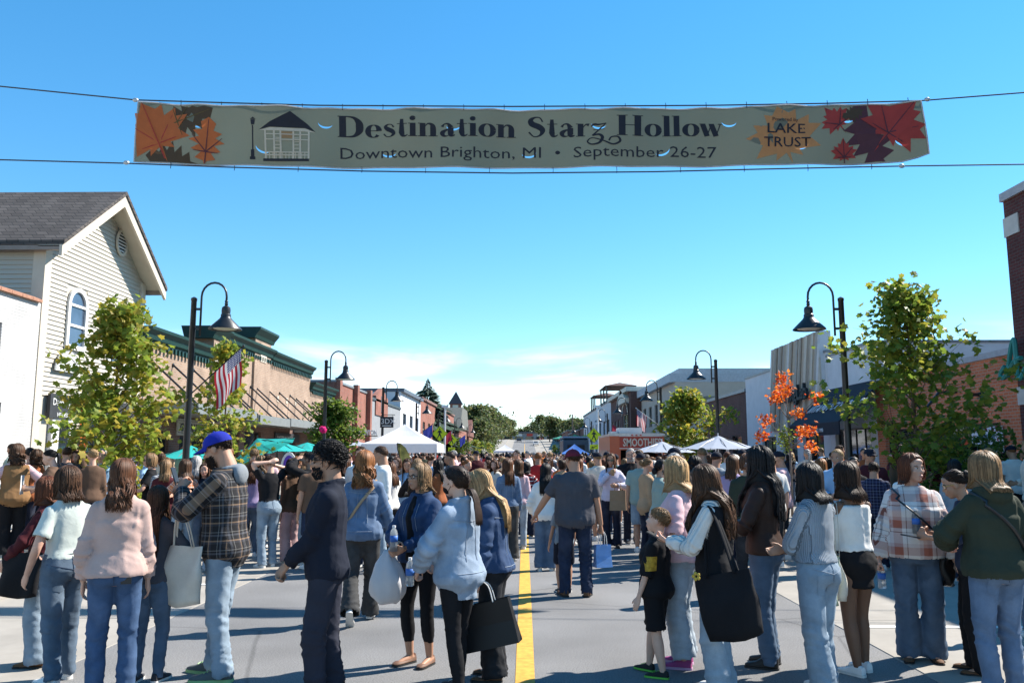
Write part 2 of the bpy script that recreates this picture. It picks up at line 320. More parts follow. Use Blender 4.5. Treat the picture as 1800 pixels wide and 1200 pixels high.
# --- white painted brick shop, left edge
yb = yat(52, XL); hb = zat(71, 533, XL)
m_wb = brick_mat('white_painted_brick', (.56, .55, .53), (.50, .49, .48), (.43, .42, .41), bump=.5)
wb = block('white_brick_shop', 'white painted brick shop with terracotta coping beside the gabled house', XL, 1, 6, yb - .02, hb, 14, m_wb, [(8.0, 11.0, .3, 3.0, (3, 1)), (12.2, 15.6, .3, 3.0, (3, 1)), (yb - 3.2, yb - 1.3, 0, 2.95, (1, 1))], wins=True, fm=M_WHITEP)
b = MB()
for i in range(34): y = 6.2 + i * (yb - 6.3) / 34; b.prism([(XL + .1, hb), (XL + .1, hb + .07), (XL - .1, hb + .15), (XL - .3, hb + .07), (XL - .3, hb)], y, y + (yb - 6.3) / 34 - .015, 'y')
tag(b.build('coping_tiles', mat('terracotta', (.34, .17, .11), .8, .25, 9), wb), kind='stuff')
b = MB(); z1, z0 = hb - .75, hb - 2.9; y0, y1 = yb - 5.5, yb - 1.5
for q in ((XL, XL + .05, y0, y1, z1, z1 + .09), (XL, XL + .05, y1 - .09, y1, z0, z1), (XL, XL + .05, y0, y0 + .09, z0, z1)): b.box(*q)
b.build('raised_panel_border', m_wb, wb)
# --- gabled clapboard house
y0, y1 = yb, yat(238, XL); ym = (y0 + y1) / 2
ze, zr = zat(83, 422, XL), zat(215, 352, XL) - .16
gt = thing('gabled_house', 'cream clapboard house with steep front gable, arched windows and round vent', 'building')
gx = XL; deep = 16
m_clap = mat('cream_clapboard', (.46, .42, .355), .6, .05, 2.2, bump=.05)
m_shingle = brick_mat('grey_shingles', (.08, .07, .065), (.115, .10, .092), (.04, .04, .04), .3, .14, rough=.95, bump=.8)
b = MB(); b.prism([(y0 + .05, 0), (y1 - .05, 0), (y1 - .05, ze), (ym, zr), (y0 + .05, ze)], gx - deep, gx - .06, 'x'); b.build('wall_core', m_clap, gt)
row = .125
bd = MB(); bd.add([(0, 0, 0), (0, 1, 0), (.034, 1, 0), (.034, 0, 0), (0, 0, row), (0, 1, row), (.006, 1, row), (.006, 0, row)], [(0,1,2,3),(4,7,6,5),(2,3,7,6),(0,3,7,4),(1,5,6,2)]); bme = bd.mesh('clapboard', m_clap)
wholes = [(yat(104, XL) , yat(133, XL), zat(118, 606, XL), zat(118, 505, XL)), (yat(181, XL), yat(205, XL), zat(190, 640, XL), zat(190, 541, XL))]
vent_c = (yat(189, XL), zat(189, 414, XL))
def zroof(y): return ze + (zr - ze) * (1 - abs(y - ym) / (ym - y0))
z = 3.25
while z < zr - .1:
    yy0 = y0 + .3 if z + row < ze else y0 + (ym - y0) * (z + row - ze) / (zr - ze); yy1 = 2 * ym - yy0
    segs = [(yy0, yy1)]
    for a, c, d, e in wholes:
        if d - .12 < z + row / 2 < e + .1:
            segs = [q for s_ in segs for q in ((s_[0], min(s_[1], a - .1)), (max(s_[0], c + .1), s_[1])) if q[1] - q[0] > .05]
    for s_ in segs:
        o = link('clapboard', bme, gt, (gx - .06, s_[0], z)); o.scale = (1, s_[1] - s_[0], 1)
    z += row
z = 3.25
while z < ze - .1:                                   # side wall that looks down the street
    o = link('clapboard', bme, gt, (gx - .3, y0 + .05, z), R(-90)); o.scale = (1, 9, 1); o.location.x = gx - 9.3; o.rotation_euler = (0, 0, R(-90)); z += row
for q in ((y0, y0 + .3), (y1 - .3, y1)): b = MB(); b.box(gx - .3, gx + .02, *q, 0, ze - .01); b.build('corner_board', M_TRIM, gt)
for s_, nm in ((-1, 'near'), (1, 'far')):            # roof slopes with overhang, rake boards, soffit
    ye = ym + s_ * (ym - y0 + .25); zz = zr - (zr - ze) * (ym - y0 + .25) / (ym - y0)
    P = [(ym, zr + .12), (ye, zz + .12), (ye, zz), (ym, zr)]
    b = MB(); b.prism(P, gx - deep, gx + .62, 'x', 0); b.build('roof_slope', m_shingle, gt)
    b = MB(); b.prism([(ym, zr - .005), (ye, zz - .005), (ye, zz - .3), (ym, zr - .34)], gx + .5, gx + .58, 'x'); b.build('rake_board', M_TRIM, gt)
    b = MB(); b.prism([(ym, zr - .01), (ye, zz - .01), (ye, zz - .05), (ym, zr - .05)], gx - .05, gx + .5, 'x'); b.build('soffit', M_TRIM, gt)
    b = MB(); b.box(gx - deep, gx + .5, min(ye, ye - s_ * .1), max(ye, ye - s_ * .1), zz - .14, zz - .02); b.build('gutter', mat('brown_gutter', (.25, .2, .17), .6), gt)
for a, c, d, e in wholes:                            # arched windows
    ra = (c - a) / 2; yc = (a + c) / 2; zs = e - ra
    def arch(r, k=10): return [(yc + r * math.cos(math.pi * i / k), zs + r * math.sin(math.pi * i / k)) for i in range(k + 1)]
    b = MB(); out, inn = [(c + .1, d - .1)] + arch(ra + .1) + [(a - .1, d - .1)], [(c - .02, d + .03)] + arch(ra - .02) + [(a + .02, d + .03)]
    n = len(out)
    for x in (gx - .03, gx + .03): b.add([(x, *p) for p in out] + [(x, *p) for p in inn], [(i, (i + 1) % n, n + (i + 1) % n, n + i) for i in range(n)])
    b.add([(gx - .03, *p) for p in out] + [(gx + .03, *p) for p in out], [(i, (i + 1) % n, n + (i + 1) % n, n + i) for i in range(n)]); b.add([(gx - .03, *p) for p in inn] + [(gx + .03, *p) for p in inn], [(i, (i + 1) % n, n + (i + 1) % n, n + i) for i in range(n)])
    b.box(gx - .02, gx + .015, a, c, (d + zs) / 2 - .035, (d + zs) / 2 + .035); b.box(gx - .02, gx + .012, a, c, zs - .04, zs + .03)
    o = b.build('arched_window', M_WHITEP, gt)
    g = MB(); g.add([(gx - .028, *p) for p in inn], [tuple(range(n))]); g.build('pane', mat('sky_glass', (.06, .09, .14), .05, .3, 1, spec=.9), o)
b = MB(); k = 24; rv = .27
ring = lambda r, x: [(x, vent_c[0] + r * math.cos(2 * math.pi * i / k), vent_c[1] + 1.25 * r * math.sin(2 * math.pi * i / k)) for i in range(k)]
b.add(ring(rv + .07, gx) + ring(rv + .07, gx + .05) + ring(rv, gx + .05) + ring(rv, gx), [(j * k + i, j * k + (i + 1) % k, (j + 1) * k + (i + 1) % k, (j + 1) * k + i) for j in range(3) for i in range(k)]); vo = b.build('round_vent', M_TRIM, gt)
b = MB(); b.add(ring(rv, gx + .002), [tuple(range(k))]); b.build('vent_back', M_DARK, vo)
for j in range(6):
    zz = -.27 + j * .1; hw = rv * math.sqrt(max(.05, 1 - (zz / 1.25 / rv) ** 2)) * .95
    b = MB(); b.prism([(gx + .01, vent_c[1] + zz), (gx + .045, vent_c[1] + zz - .02), (gx + .045, vent_c[1] + zz + .0), (gx + .01, vent_c[1] + zz + .045)], vent_c[0] - hw, vent_c[0] + hw, 'y'); b.build('louvre', M_WHITEP, vo)
# shopfront of the house: door, dark sign boards, round-headed sign, orange garland
b = MB(); b.box(gx - .05, gx + .06, yat(84, XL), yat(97, XL), .14, 2.85); b.box(gx - .05, gx + .06, yat(116, XL), yat(122, XL), .14, 2.85); b.box(gx - .05, gx + .062, yat(97, XL), yat(116, XL), 2.5, 2.85); b.build('door_frame', M_WHITEP, gt)
b = MB(); b.add([(gx + .01, yat(97, XL), .14), (gx + .01, yat(116, XL), .14), (gx + .01, yat(116, XL), 2.5), (gx + .01, yat(97, XL), 2.5)], [(0, 1, 2, 3)]); b.build('shop_window', M_GLASS, gt)
b = MB(); b.box(gx + .0, gx + .02, yat(140, XL), yat(225, XL), .2, 2.6); b.build('shop_window', M_GLASS, gt)
m_sgn = mat('charcoal_sign', (.035, .036, .04), .6)
b = MB(); b.box(gx + .02, gx + .1, yat(75, XL), yat(118, XL), zat(95, 735, XL) , zat(95, 692, XL)); sg_ = b.build('sign_board', m_sgn, gt)
lettering('lettering', 'Dreamy', .26, M_WHITEP, sg_, face_matrix((gx + .105, yat(79, XL), zat(95, 712, XL)), (0, 1, 0), (0, 0, 1)))
lettering('lettering', 'HEAVENLY', .16, M_WHITEP, sg_, face_matrix((gx + .105, yat(88, XL), zat(95, 732, XL)), (0, 1, 0), (0, 0, 1)))
b = MB(); b.box(gx + .02, gx + .09, yat(135, XL), yat(235, XL), 2.75, 3.3); sg_ = b.build('sign_board', m_sgn, gt)
b = MB(); yc, zc, rr = yat(105, XL), zat(105, 652, XL), .62
b.add([(gx + .03, yc + rr * math.cos(math.pi * i / 16), zc + .95 * rr * math.sin(math.pi * i / 16)) for i in range(17)] + [(gx + .07, yc + rr * math.cos(math.pi * i / 16), zc + .95 * rr * math.sin(math.pi * i / 16)) for i in range(17)], [tuple(range(17, 34)), tuple(range(16, -1, -1))] + [(i, i + 1, 18 + i, 17 + i) for i in range(16)]); sa = b.build('arched_sign', mat('pale_sign', (.55, .55, .54), .6), gt)
b = MB()
for r_ in (rr - .04, rr * .62): b.ribbon([(gx + .073, yc + r_ * math.cos(math.pi * i / 16), zc + .03 + .95 * r_ * math.sin(math.pi * i / 16)) for i in range(17)], .014, (1, 0, 0))
b.build('sign_rings', mat('grey_print', (.2, .2, .21), .6), sa)
b = MB(); m_or = mat('orange_leaves', (.62, .14, .02), .6, .5, 30)
for i in range(260):
    z = rnd.uniform(.3, 3.1); c = Vector((gx + .1 + rnd.uniform(0, .14), yat(133, XL) + rnd.uniform(-.1, .1), z)); a = Vector((rnd.uniform(-1, 1), rnd.uniform(-1, 1), rnd.uniform(-1, 1))).normalized() * .06; q = a.orthogonal() * .6
    b.add([c - a, c + q, c + a, c - q], [(0, 1, 2, 3)])
tag(b.build('leaf_garland', m_or, gt), kind='stuff')
# --- general store: long brick shop with green cornices and hung canopies
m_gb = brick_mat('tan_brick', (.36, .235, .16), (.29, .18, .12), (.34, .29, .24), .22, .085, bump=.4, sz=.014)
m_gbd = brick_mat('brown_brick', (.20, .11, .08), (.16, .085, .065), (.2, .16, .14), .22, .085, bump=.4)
m_green = mat('green_cornice', (.012, .045, .037), .5, .15, 5)
ya, yz = y1 + .05, yat(583, XL)
gs = thing('general_store', 'long tan brick shop row with green cornices and grey hung canopies', 'building')
hA = zat(270, 606, XL)
secs = [(ya, yat(372, XL), hA), (yat(372, XL), yat(468, XL), zat(412, 612, XL)), (yat(468, XL), yat(541, XL), zat(485, 640, XL)), (yat(541, XL), yz, zat(528, 682, XL))]
b = MB()
shop = [(ya + 1.1, ya + 2.4, .14, 2.5), (ya + 3.3, ya + 6.2, .6, 2.4)]
y = secs[1][0] + .8
while y < yz - 2.6: shop.append((y, y + 2.3, .5 if len(shop) % 3 else .14, 2.75)); y += 3.0
for i, (p, q, h) in enumerate(secs):
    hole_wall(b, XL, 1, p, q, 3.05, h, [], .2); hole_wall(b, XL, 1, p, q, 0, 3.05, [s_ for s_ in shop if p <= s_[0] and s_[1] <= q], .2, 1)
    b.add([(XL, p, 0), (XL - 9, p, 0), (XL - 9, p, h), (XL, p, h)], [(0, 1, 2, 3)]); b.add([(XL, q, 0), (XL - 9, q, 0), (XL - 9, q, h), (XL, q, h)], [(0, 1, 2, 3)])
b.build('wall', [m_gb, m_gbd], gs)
b = MB(); b.box(XL - 9, XL - .2, ya, yz, 3.3, 3.45); b.build('roof', M_ROOFD, gs)
for s_ in shop: win(gs, XL, 1, s_, .2, M_BLACK, (3 if s_[2] > .3 else 1, 1), 'shop_window', sill=False)
def cornice(parent, p, q, h):
    b = MB(); pr = [(XL - .25, h), (XL + .06, h), (XL + .06, h + .08), (XL + .16, h + .14), (XL + .2, h + .3), (XL + .34, h + .42), (XL + .36, h + .52), (XL - .25, h + .52)]
    b.prism([(x, z) for x, z in pr], p - .1, q + .1, 'y'); c = b.build('cornice', m_green, parent)
    n = int((q - p) / .3); d = MB(); d.box(XL + .065, XL + .15, 0, .13, h - .16, h + .02); dm = d.mesh('dentil', m_green)
    for i in range(n): link('dentil', dm, c, (0, p + i * (q - p) / n + .08, 0))
for p, q, h in secs: cornice(gs, p + (.1 if p > ya else 0), q - .1, h)
for pa, pb in ((362, 381), (437, 466)):             # two parapet piers with caps
    p, q = yat(pa, XL), yat(pb, XL); h = zat((pa + pb) / 2, 606, XL) + .25
    b = MB(); b.box(XL - .9, XL + .1, p, q, 3.05, h); b.build('parapet_pier', m_gb, gs)
    b = MB(); b.prism([(XL - 1.0, h), (XL + .14, h), (XL + .2, h + .15), (XL + .4, h + .4), (XL + .4, h + .5), (XL - 1.15, h + .5)], p - .25, q + .25, 'y'); b.build('pier_cap', m_green, gs)
    b = MB(); b.box(XL + .1, XL + .13, (p + q) / 2 - .45, (p + q) / 2 + .45, h - 1.0, h - .15); b.build('stone_panel', M_TRIM, gs)
for px in (447, 466, 484, 500, 516): b = MB(); y = yat(px, XL); b.box(XL, XL + .03, y - .12, y + .12, 4.35, 4.65); b.build('stone_diamond', M_TRIM, gs)
# canopies on rods
cans = [(ya + .3, yat(372, XL) - .2, 3.1), (yat(376, XL), yat(438, XL), 3.0), (yat(440, XL), yat(508, XL), 3.05), (yat(515, XL), yat(572, XL), 2.95)]
for p, q, h in cans:
    b = MB(); b.box(XL + .01, XL + 1.75, p, q, h, h + .1); b.box(XL + 1.75, XL + 1.82, p, q, h - .06, h + .3); b.box(XL + .01, XL + 1.75, p - .06, p, h - .06, h + .3); b.box(XL + .01, XL + 1.75, q, q + .06, h - .06, h + .3); c = b.build('canopy', mat('canopy_metal', (.24, .25, .24), .4, .1, 3, metal=.2), gs)
    n = max(3, int((q - p) / 1.25))
    for i in range(n):
        y = p + .25 + (q - p - .5) * i / (n - 1)
        r = MB(); r.tube([(XL + 1.7, y, h + .25), (XL + .03, y, h + 1.75)], .035, 6); r.lathe([(.07, 0), (.07, .04)], (XL + .0, y, h + 1.75), 8, axis='x'); r.build('hanger_rod', M_BLACK, c)
# general store signs
def panel(parent, X, sg, ya_, yb_, za, zb, m, name='sign_board', th=.06, gap=.02):
    b = MB(); q0, q1 = sorted((X + sg * gap, X + sg * (gap + th))); b.box(q0, q1, ya_, yb_, za, zb); return b.build(name, m, parent)
p, q = ya + 2.9, ya + 6.4
sgn = panel(gs, XL, 1, p, q, 2.05 + .35, 3.0, mat('aged_white_sign', (.50, .48, .42), .7, .12, 5), th=.05)
M_INK = mat('black_print', (.02, .025, .028), .6)
lettering('lettering', 'GENERAL STORE', .40, M_INK, sgn, face_matrix((XL + .075, p + .22, 2.56), (0, 1, 0), (0, 0, 1)), bold=.006, sx=.93)
lettering('lettering', '& CAFE', .14, M_INK, sgn, face_matrix((XL + .075, p + 1.4, 2.43), (0, 1, 0), (0, 0, 1)))
b = MB(); b.ribbon([(XL + .073, p + .08, 2.93), (XL + .073, q - .08, 2.93)], .008, (1, 0, 0)); b.ribbon([(XL + .073, p + .08, 2.5), (XL + .073, p + 1.2, 2.5)], .008, (1, 0, 0)); b.build('sign_lines', M_INK, sgn)
yc, zc = ya + 1.2, 2.72; b = MB(); b.lathe([(.38, 0), (.38, .04)], (XL + .02, yc, zc), 24, axis='x'); rs = b.build('round_sign', M_BLACK, gs)
b = MB()
for r_ in (.365, .24): b.ribbon([(XL + .063, yc + r_ * math.cos(i * math.pi / 12), zc + r_ * math.sin(i * math.pi / 12)) for i in range(25)], .012, (1, 0, 0))
b.box(XL + .062, XL + .066, yc - .36, yc + .4, zc - .07, zc + .07); b.build('sign_print', M_WHITEP, rs)
for i in range(22):
    a = math.pi * 2 * i / 22
    if abs(math.sin(a)) > .3: b = MB(); b.ribbon([(XL + .064, yc + .27 * math.cos(a), zc + .27 * math.sin(a)), (XL + .064, yc + .335 * math.cos(a), zc + .335 * math.sin(a))], .018, (1, 0, 0)); b.build('sign_tick', M_WHITEP, rs)
sgn = panel(gs, XL, 1, yat(480, XL), yat(523, XL), 2.35, 2.8, m_sgn)
lettering('lettering', 'BAKERY & CAFE', .3, M_WHITEP, sgn, face_matrix((XL + .085, yat(480, XL) + .3, 2.45), (0, 1, 0), (0, 0, 1)), sx=1.1)
b = MB(); b.box(-12.3, -12.2, ya + 2.2, ya + 2.9, .14, 1.75); po = b.build('menu_board', mat('menu_print', (.42, .3, .2), .6, .6, 14), gs)
# --- next buildings down the left side
m_rb = brick_mat('red_brick', (.30, .095, .06), (.24, .075, .05), (.26, .2, .17), .22, .085)
M_CREAM = mat('cream_stucco', (.6, .56, .47), .8, .08, 2); M_WST = mat('white_stucco', (.58, .59, .61), .8, .06, 2); M_LGREY = mat('grey_stucco', (.24, .25, .26), .8, .08, 2)
def rowwin(y0, y1, n, z0, z1, f=.55, mull=(1, 2)):
    s_ = (y1 - y0) / n; return [(y0 + s_ * (i + .5 - f / 2), y0 + s_ * (i + .5 + f / 2), z0, z1, mull) for i in range(n)]
yA, yB = yz + .3, yat(645, XL)
t = block('red_brick_shop', 'red brick shop with tall piers just past the tan brick row', XL, 1, yA, yB, zat(620, 683, XL), 12, m_rb, rowwin(yA + .5, yB - .5, 2, .4, 2.6, .7), (.08, .15), M_GREY, fm=M_BLACK)
for y in (yA + .1, (yA + yB) / 2, yB - .8): b = MB(); b.box(XL, XL + .35, y, y + .7, 0, zat(620, 683, XL) + .3); b.build('pier', m_rb, t)
q_ = at(627, 764, Y=yA - .2); lettering('lettering', 'BRIGHTON', .44, M_WHITEP, t, face_matrix(q_, (1, 0, 0), (0, 0, 1)), extrude=.03, bold=.02, fit=1.3); b = MB(); b.box(XL, q_.x + 1.35, yA - .17, yA - .12, q_.z - .1, q_.z - .04); b.build('sign_rail', M_BLACK, t)
yC = yat(702, XL)
t = block('grey_stucco_shop', 'low pale grey shop with dark roof edge between red brick shop and white false front', XL, 1, yB + .1, yC, zat(670, 708, XL), 12, M_LGREY, rowwin(yB + .6, yC - .3, 4, .5, 2.7, .7), (.1, .2), M_BLACK, fm=M_BLACK)
b = MB(); b.prism([(yB + 3, 5.0), (yB + 9, 5.0), (yB + 9, 6.6), (yB + 6, 7.4), (yB + 3, 6.6)], XL - .3, XL + .1, 'x'); b.build('brick_gable', m_rb, t)
b = MB(); b.box(XL + .1, XL + .16, yB + 5.4, yB + 6.6, 5.3, 6.7); b.build('arched_window', M_WHITEP, t)
yD = yat(738, XL)
block('white_false_front', 'tall white false front building with dark cornice under the spruce', XL, 1, yC + .1, yD, zat(712, 692, XL), 14, M_WST, rowwin(yC + .6, yD - .4, 3, 3.8, 5.9, .5) + rowwin(yC + .6, yD - .4, 3, .5, 2.8, .75), (.35, .35), mat('blue_grey_trim', (.09, .11, .14), .6), fm=mat('blue_grey_trim', (.09, .11, .14), .6))
yE = yat(797, XL)
t = block('long_brick_block', 'long dark red brick block before the towered hall', XL, 1, yD + .1, yE, zat(768, 716, XL), 14, m_rb, rowwin(yD + .6, yE - .4, 8, 3.9, 5.7, .4) + rowwin(yD + .6, yE - .4, 7, .5, 2.8, .75), (.2, .3), mat('brown_trim', (.2, .11, .09), .7), fm=M_CREAM)
# town hall with tower
th = thing('towered_hall', 'dark red brick hall with pale roof and small pointed bell tower', 'building')
yT = yE + 18; b = MB(); xh = XL - .5
b.box(xh - 9, xh, yT, yT + 24, 0, 7.0); b.build('wall', m_rb, th)
b = MB(); b.prism([(yT - .4, 6.9), (yT + 24.4, 6.9), (yT + 19, 11.2), (yT + 5, 11.2)], xh - 9.3, xh + .3, 'x'); b.build('roof', mat('pale_slate', (.13, .13, .115), .8, .15, 3), th)
b = MB(); tx = xh - 1.8; ty = yT + 14
b.box(tx - 1.2, tx + 1.2, ty - 1.2, ty + 1.2, 0, 12.4); tw = b.build('tower', m_rb, th)
b = MB(); b.add([(tx - 1.5, ty - 1.5, 12.4), (tx + 1.5, ty - 1.5, 12.4), (tx + 1.5, ty + 1.5, 12.4), (tx - 1.5, ty + 1.5, 12.4), (tx, ty, 15.2)], [(0, 1, 4), (1, 2, 4), (2, 3, 4), (3, 0, 4), (3, 2, 1, 0)]); b.build('spire', mat('dark_slate', (.05, .05, .06), .8), tw)
for sx_, sy_ in ((0, -1), (1, 0)):
    b = MB(); b.box(tx - .6 if sx_ == 0 else tx + 1.19, tx + .6 if sx_ == 0 else tx + 1.23, ty - 1.23 if sx_ == 0 else ty - .6, ty - 1.19 if sx_ == 0 else ty + .6, 10.3, 12.2); b.build('louvred_opening', M_CREAM, tw)
for wv in rowwin(yT + 1, yT + 23, 6, 2.2, 5.2, .4): win(th, xh + .2, 1, wv, .2, M_CREAM, (1, 2))
hx = thing('gabled_brick_house', 'small red gabled brick house past the towered hall', 'building')
b = MB(); b.box(xh - 9, xh, yT + 30, yT + 44, 0, 6.0); b.build('wall', m_rb, hx); b = MB(); b.prism([(yT + 29.6, 5.9), (yT + 44.4, 5.9), (yT + 37, 10.0)], xh - 9.3, xh + .3, 'x'); b.build('roof', mat('dark_red_roof', (.16, .07, .055), .8), hx)
for wv in rowwin(yT + 31, yT + 43, 4, 2.2, 4.4, .4): win(hx, xh + .2, 1, wv, .2, M_CREAM, (1, 2))

# --- right side of the street
yR = yat(1800, XR); hR = zat(1770, 352, XR)
m_drb = brick_mat('dark_red_brick', (.11, .032, .03), (.085, .025, .024), (.10, .07, .065), .22, .085)
t = block('dark_brick_block', 'tall dark red brick block with stone bands and green script sign', XR, -1, 4, yR, hR, 14, m_drb, [(yR - 4.6, yR - 1.4, 4.1, 6.9, (2, 3)), (yR - 10, yR - 6.5, 4.1, 6.9, (2, 3)), (yR - 5.5, yR - 1.0, .4, 2.9, (3, 1)), (yR - 11, yR - 6.5, .4, 2.9, (3, 1))], (.08, .22), mat('pale_coping', (.36, .35, .37), .7), fm=M_BLACK)
m_stone = mat('pale_stone', (.5, .46, .42), .8, .1, 3)
for z0_, z1_ in ((hR - .95, hR - .45), (2.95, 3.4)): b = MB(); b.box(XR - .03, XR + .2, yR - .6, yR + .03, z0_, z1_); b.build('stone_block', m_stone, t)
b = MB(); b.box(XR - .12, XR + .2, 4, yR + .1, 3.95, 4.08); b.build('stone_band', mat('weathered_band', (.16, .17, .15), .8), t)
gp = [(0, 0, .3), (.1, .25, .2), (.45, .1, .1), (.6, .05, .62), (.62, 1.2, .2), (.9, 1.3, .05), (1.0, 1.1, .05), (1.02, .3, .05), (1.1, -.1, .05)]
b = MB(); o_ = (XR - .2, yat(1797, XR) + .05, zat(1795, 655, XR))
pts = [(0, .25), (-.28, .02), (-.12, -.12), (.2, .08), (.55, .36), (.9, .42)]; P_ = cr_spline(pts, 5); b.tube([(o_[0], o_[1] + .05 - p[0] * .8, o_[2] + p[1] * .8) for p in P_], .06, 6)
pts = [(.1, -.1), (.3, .5), (.5, .95), (.62, 1.0), (.64, .5), (.66, -.1), (.8, -.2), (1.1, .1)]; P_ = cr_spline(pts, 5); b.tube([(o_[0], o_[1] + .05 - p[0] * .8, o_[2] + p[1] * .8) for p in P_], .06, 6)
b.build('script_letter', mat('sea_green_sign', (.03, .22, .19), .5), t)
# orange brick low shop
m_ob = brick_mat('orange_brick', (.60, .17, .075), (.50, .13, .06), (.46, .26, .18), .22, .085, sz=.014)
yO = yat(1545, XR); hO = zat(1783, 621, XR)
t = block('orange_brick_shop', 'low orange brick shop with hanging vinyl poster beside dark brick block', XR, -1, yR + .02, yO, hO, 12, m_ob, [(yR + .9, yR + 4.6, .5, 2.55, (3, 1)), (yR + 5.4, yO - .6, .3, 2.55, (3, 1))], (.06, .16), mat('pale_coping', (.55, .53, .55), .7), fm=M_BLACK)
pb = panel(t, XR, -1, yR + .75, yR + 2.3, 1.35, 2.45, mat('pale_poster', (.62, .60, .66), .6, .08, 3), 'poster', .02, .05)
for i in range(46):
    y, z = (yR + .8 + rnd.random() * 1.45, 2.32 + rnd.random() * .1) if i < 22 else (yR + .78 + rnd.random() * .2, 1.5 + rnd.random() * .9)
    b = MB(); b.add([(XR - .075, y, z), (XR - .075, y + .07, z + .02), (XR - .075, y + .05, z + .09), (XR - .075, y - .02, z + .06)], [(0, 1, 2, 3)]); b.build('printed_leaf', mat('printed_maroon', (.22, .03, .03), .7), pb)
b = MB(); b.box(XR - .078, XR - .072, yR + 1.1, yR + 1.8, 2.12, 2.25); b.box(XR - .078, XR - .072, yR + 1.2, yR + 1.7, 1.85, 1.9); b.box(XR - .078, XR - .072, yR + 1.15, yR + 1.75, 1.72, 1.77); b.build('poster_print', mat('slate_blue_print', (.12, .18, .26), .7), pb)
b = MB(); cy_ = yR + 3.0; b.tube([(XR, cy_, 3.5), (XR - .5, cy_, 3.5)], .04, 6); b.tube([(XR - .5, cy_, 3.5), (XR - 1.0, cy_, 4.05), (XR - 1.5, cy_, 3.5), (XR - 1.0, cy_, 2.95), (XR - .5, cy_, 3.5)], .04, 6); b.build('sign_bracket', M_BLACK, t)
b = MB(); b.lathe([(.09, -.2), (.05, -.05), (.05, .05), (.09, .2)], (XR - .22, yR + 1.6, 3.33), 10, axis='x'); b.build('wall_spotlight', M_BLACK, t)
# vitamin shop with dark awning
yV = yat(1462, XR); hV = zat(1500, 613, XR)
t = block('awning_shop', 'white parapet shop with long black sloping awning', XR, -1, yO + .02, yV, hV, 12, M_WST, [(yO + .6, yV - .5, .3, 2.7, (4, 1))], (.05, .1), M_GREY, fm=M_BLACK)
b = MB(); za, zb = 4.35, 2.85; b.prism([(XR, za), (XR - 1.7, zb), (XR - 1.7, zb - .45), (XR - 1.65, zb - .45), (XR - 1.65, zb - .02), (XR, za - .06)], yO - .9, yV - .1, 'y'); aw = b.build('awning', mat('black_canvas', (.016, .018, .028), .8, .2, 8), t)
sl_ = Vector((-1.7, 0, zb - za)).normalized(); Mx = face_matrix((XR - 1.15 - .01, yV - .55, (za + zb) / 2 - .28), (0, -1, 0), -sl_); M_PL = mat('pale_lettering', (.6, .62, .66), .6)
Mx.translation += Vector((-.02, 0, .03)); lettering('lettering', 'VITAMIN COMPANY', .62, M_PL, aw, Mx, shear=.25, sx=.95)
lettering('lettering', 'AT VITAMIN WORLD SINCE 1990', .2, M_PL, aw, face_matrix((XR - 1.712, yV - 1.0, zb - .33), (0, -1, 0), (0, 0, 1)))
# slatted shop
yS = yat(1315, XR); hS = zat(1372, 646, XR)
t = block('slatted_shop', 'white shop with slanted panel of beige and grey vertical slats', XR, -1, yV + .02, yS, hS, 12, M_WST, [(yV + .8, yV + 3.4, .3, 2.6, (2, 1)), (yV + 4.2, yV + 6.4, .3, 2.6, (2, 1)), (yV + 7.4, yV + 9.8, .3, 2.6, (2, 1))], (.05, .1), M_GREY, fm=M_BLACK)
p, q = yat(1458, XR), yat(1371, XR); zt, zl = zat(1415, 594, XR), 2.85; sh = 1.05
n = 30; cols = [mat('slat_%d' % i, c, .7, .08, 3) for i, c in enumerate([(.42, .34, .26), (.52, .46, .38), (.30, .25, .2), (.60, .58, .56), (.36, .32, .28)])]
b = MB(); b.prism([(p, zl), (q + sh * .8, zl), (q, zt), (p, zt)], XR - .16, XR + .3, 'x'); sp = b.build('slat_panel_core', M_WST, t)
def cut_y(pl, lim, keep):                            # clip a (y, z) polygon at y = lim
    o = []
    for i in range(len(pl)):
        a_, c_ = pl[i - 1], pl[i]; ia, ic = keep(a_[0]), keep(c_[0])
        if ia != ic: f_ = (lim - a_[0]) / (c_[0] - a_[0]); o.append((lim, a_[1] + (c_[1] - a_[1]) * f_))
        if ic: o.append(c_)
    return o
w_ = (q - p + sh) / n
for i in range(n):                                   # slats lean: tops nearer, feet further down the street
    y = p - sh + w_ * i; k_ = rnd.choice([.03, .05, .075]); zz = zl + rnd.choice([0, 0, 0, .35]); f0 = 1 - (zz - zl) / (zt - zl)
    pl = cut_y([(y + .012, zt), (y + w_ - .012, zt), (y + w_ - .012 + sh * f0, zz), (y + .012 + sh * f0, zz)], p, lambda v: v >= p)
    if len(pl) > 2: b = MB(); b.prism(pl, XR - .16 - k_, XR - .158, 'x'); b.build('slat', cols[rnd.randrange(5)], sp)
lettering('lettering', 'RunningLab', .95, M_INK, sp, face_matrix((XR - .42, yat(1384, XR), zat(1415, 703, XR)), (0, -1, 0), (0, 0, 1)), extrude=.06, fit=yat(1384, XR) - yat(1441, XR), bold=.02)
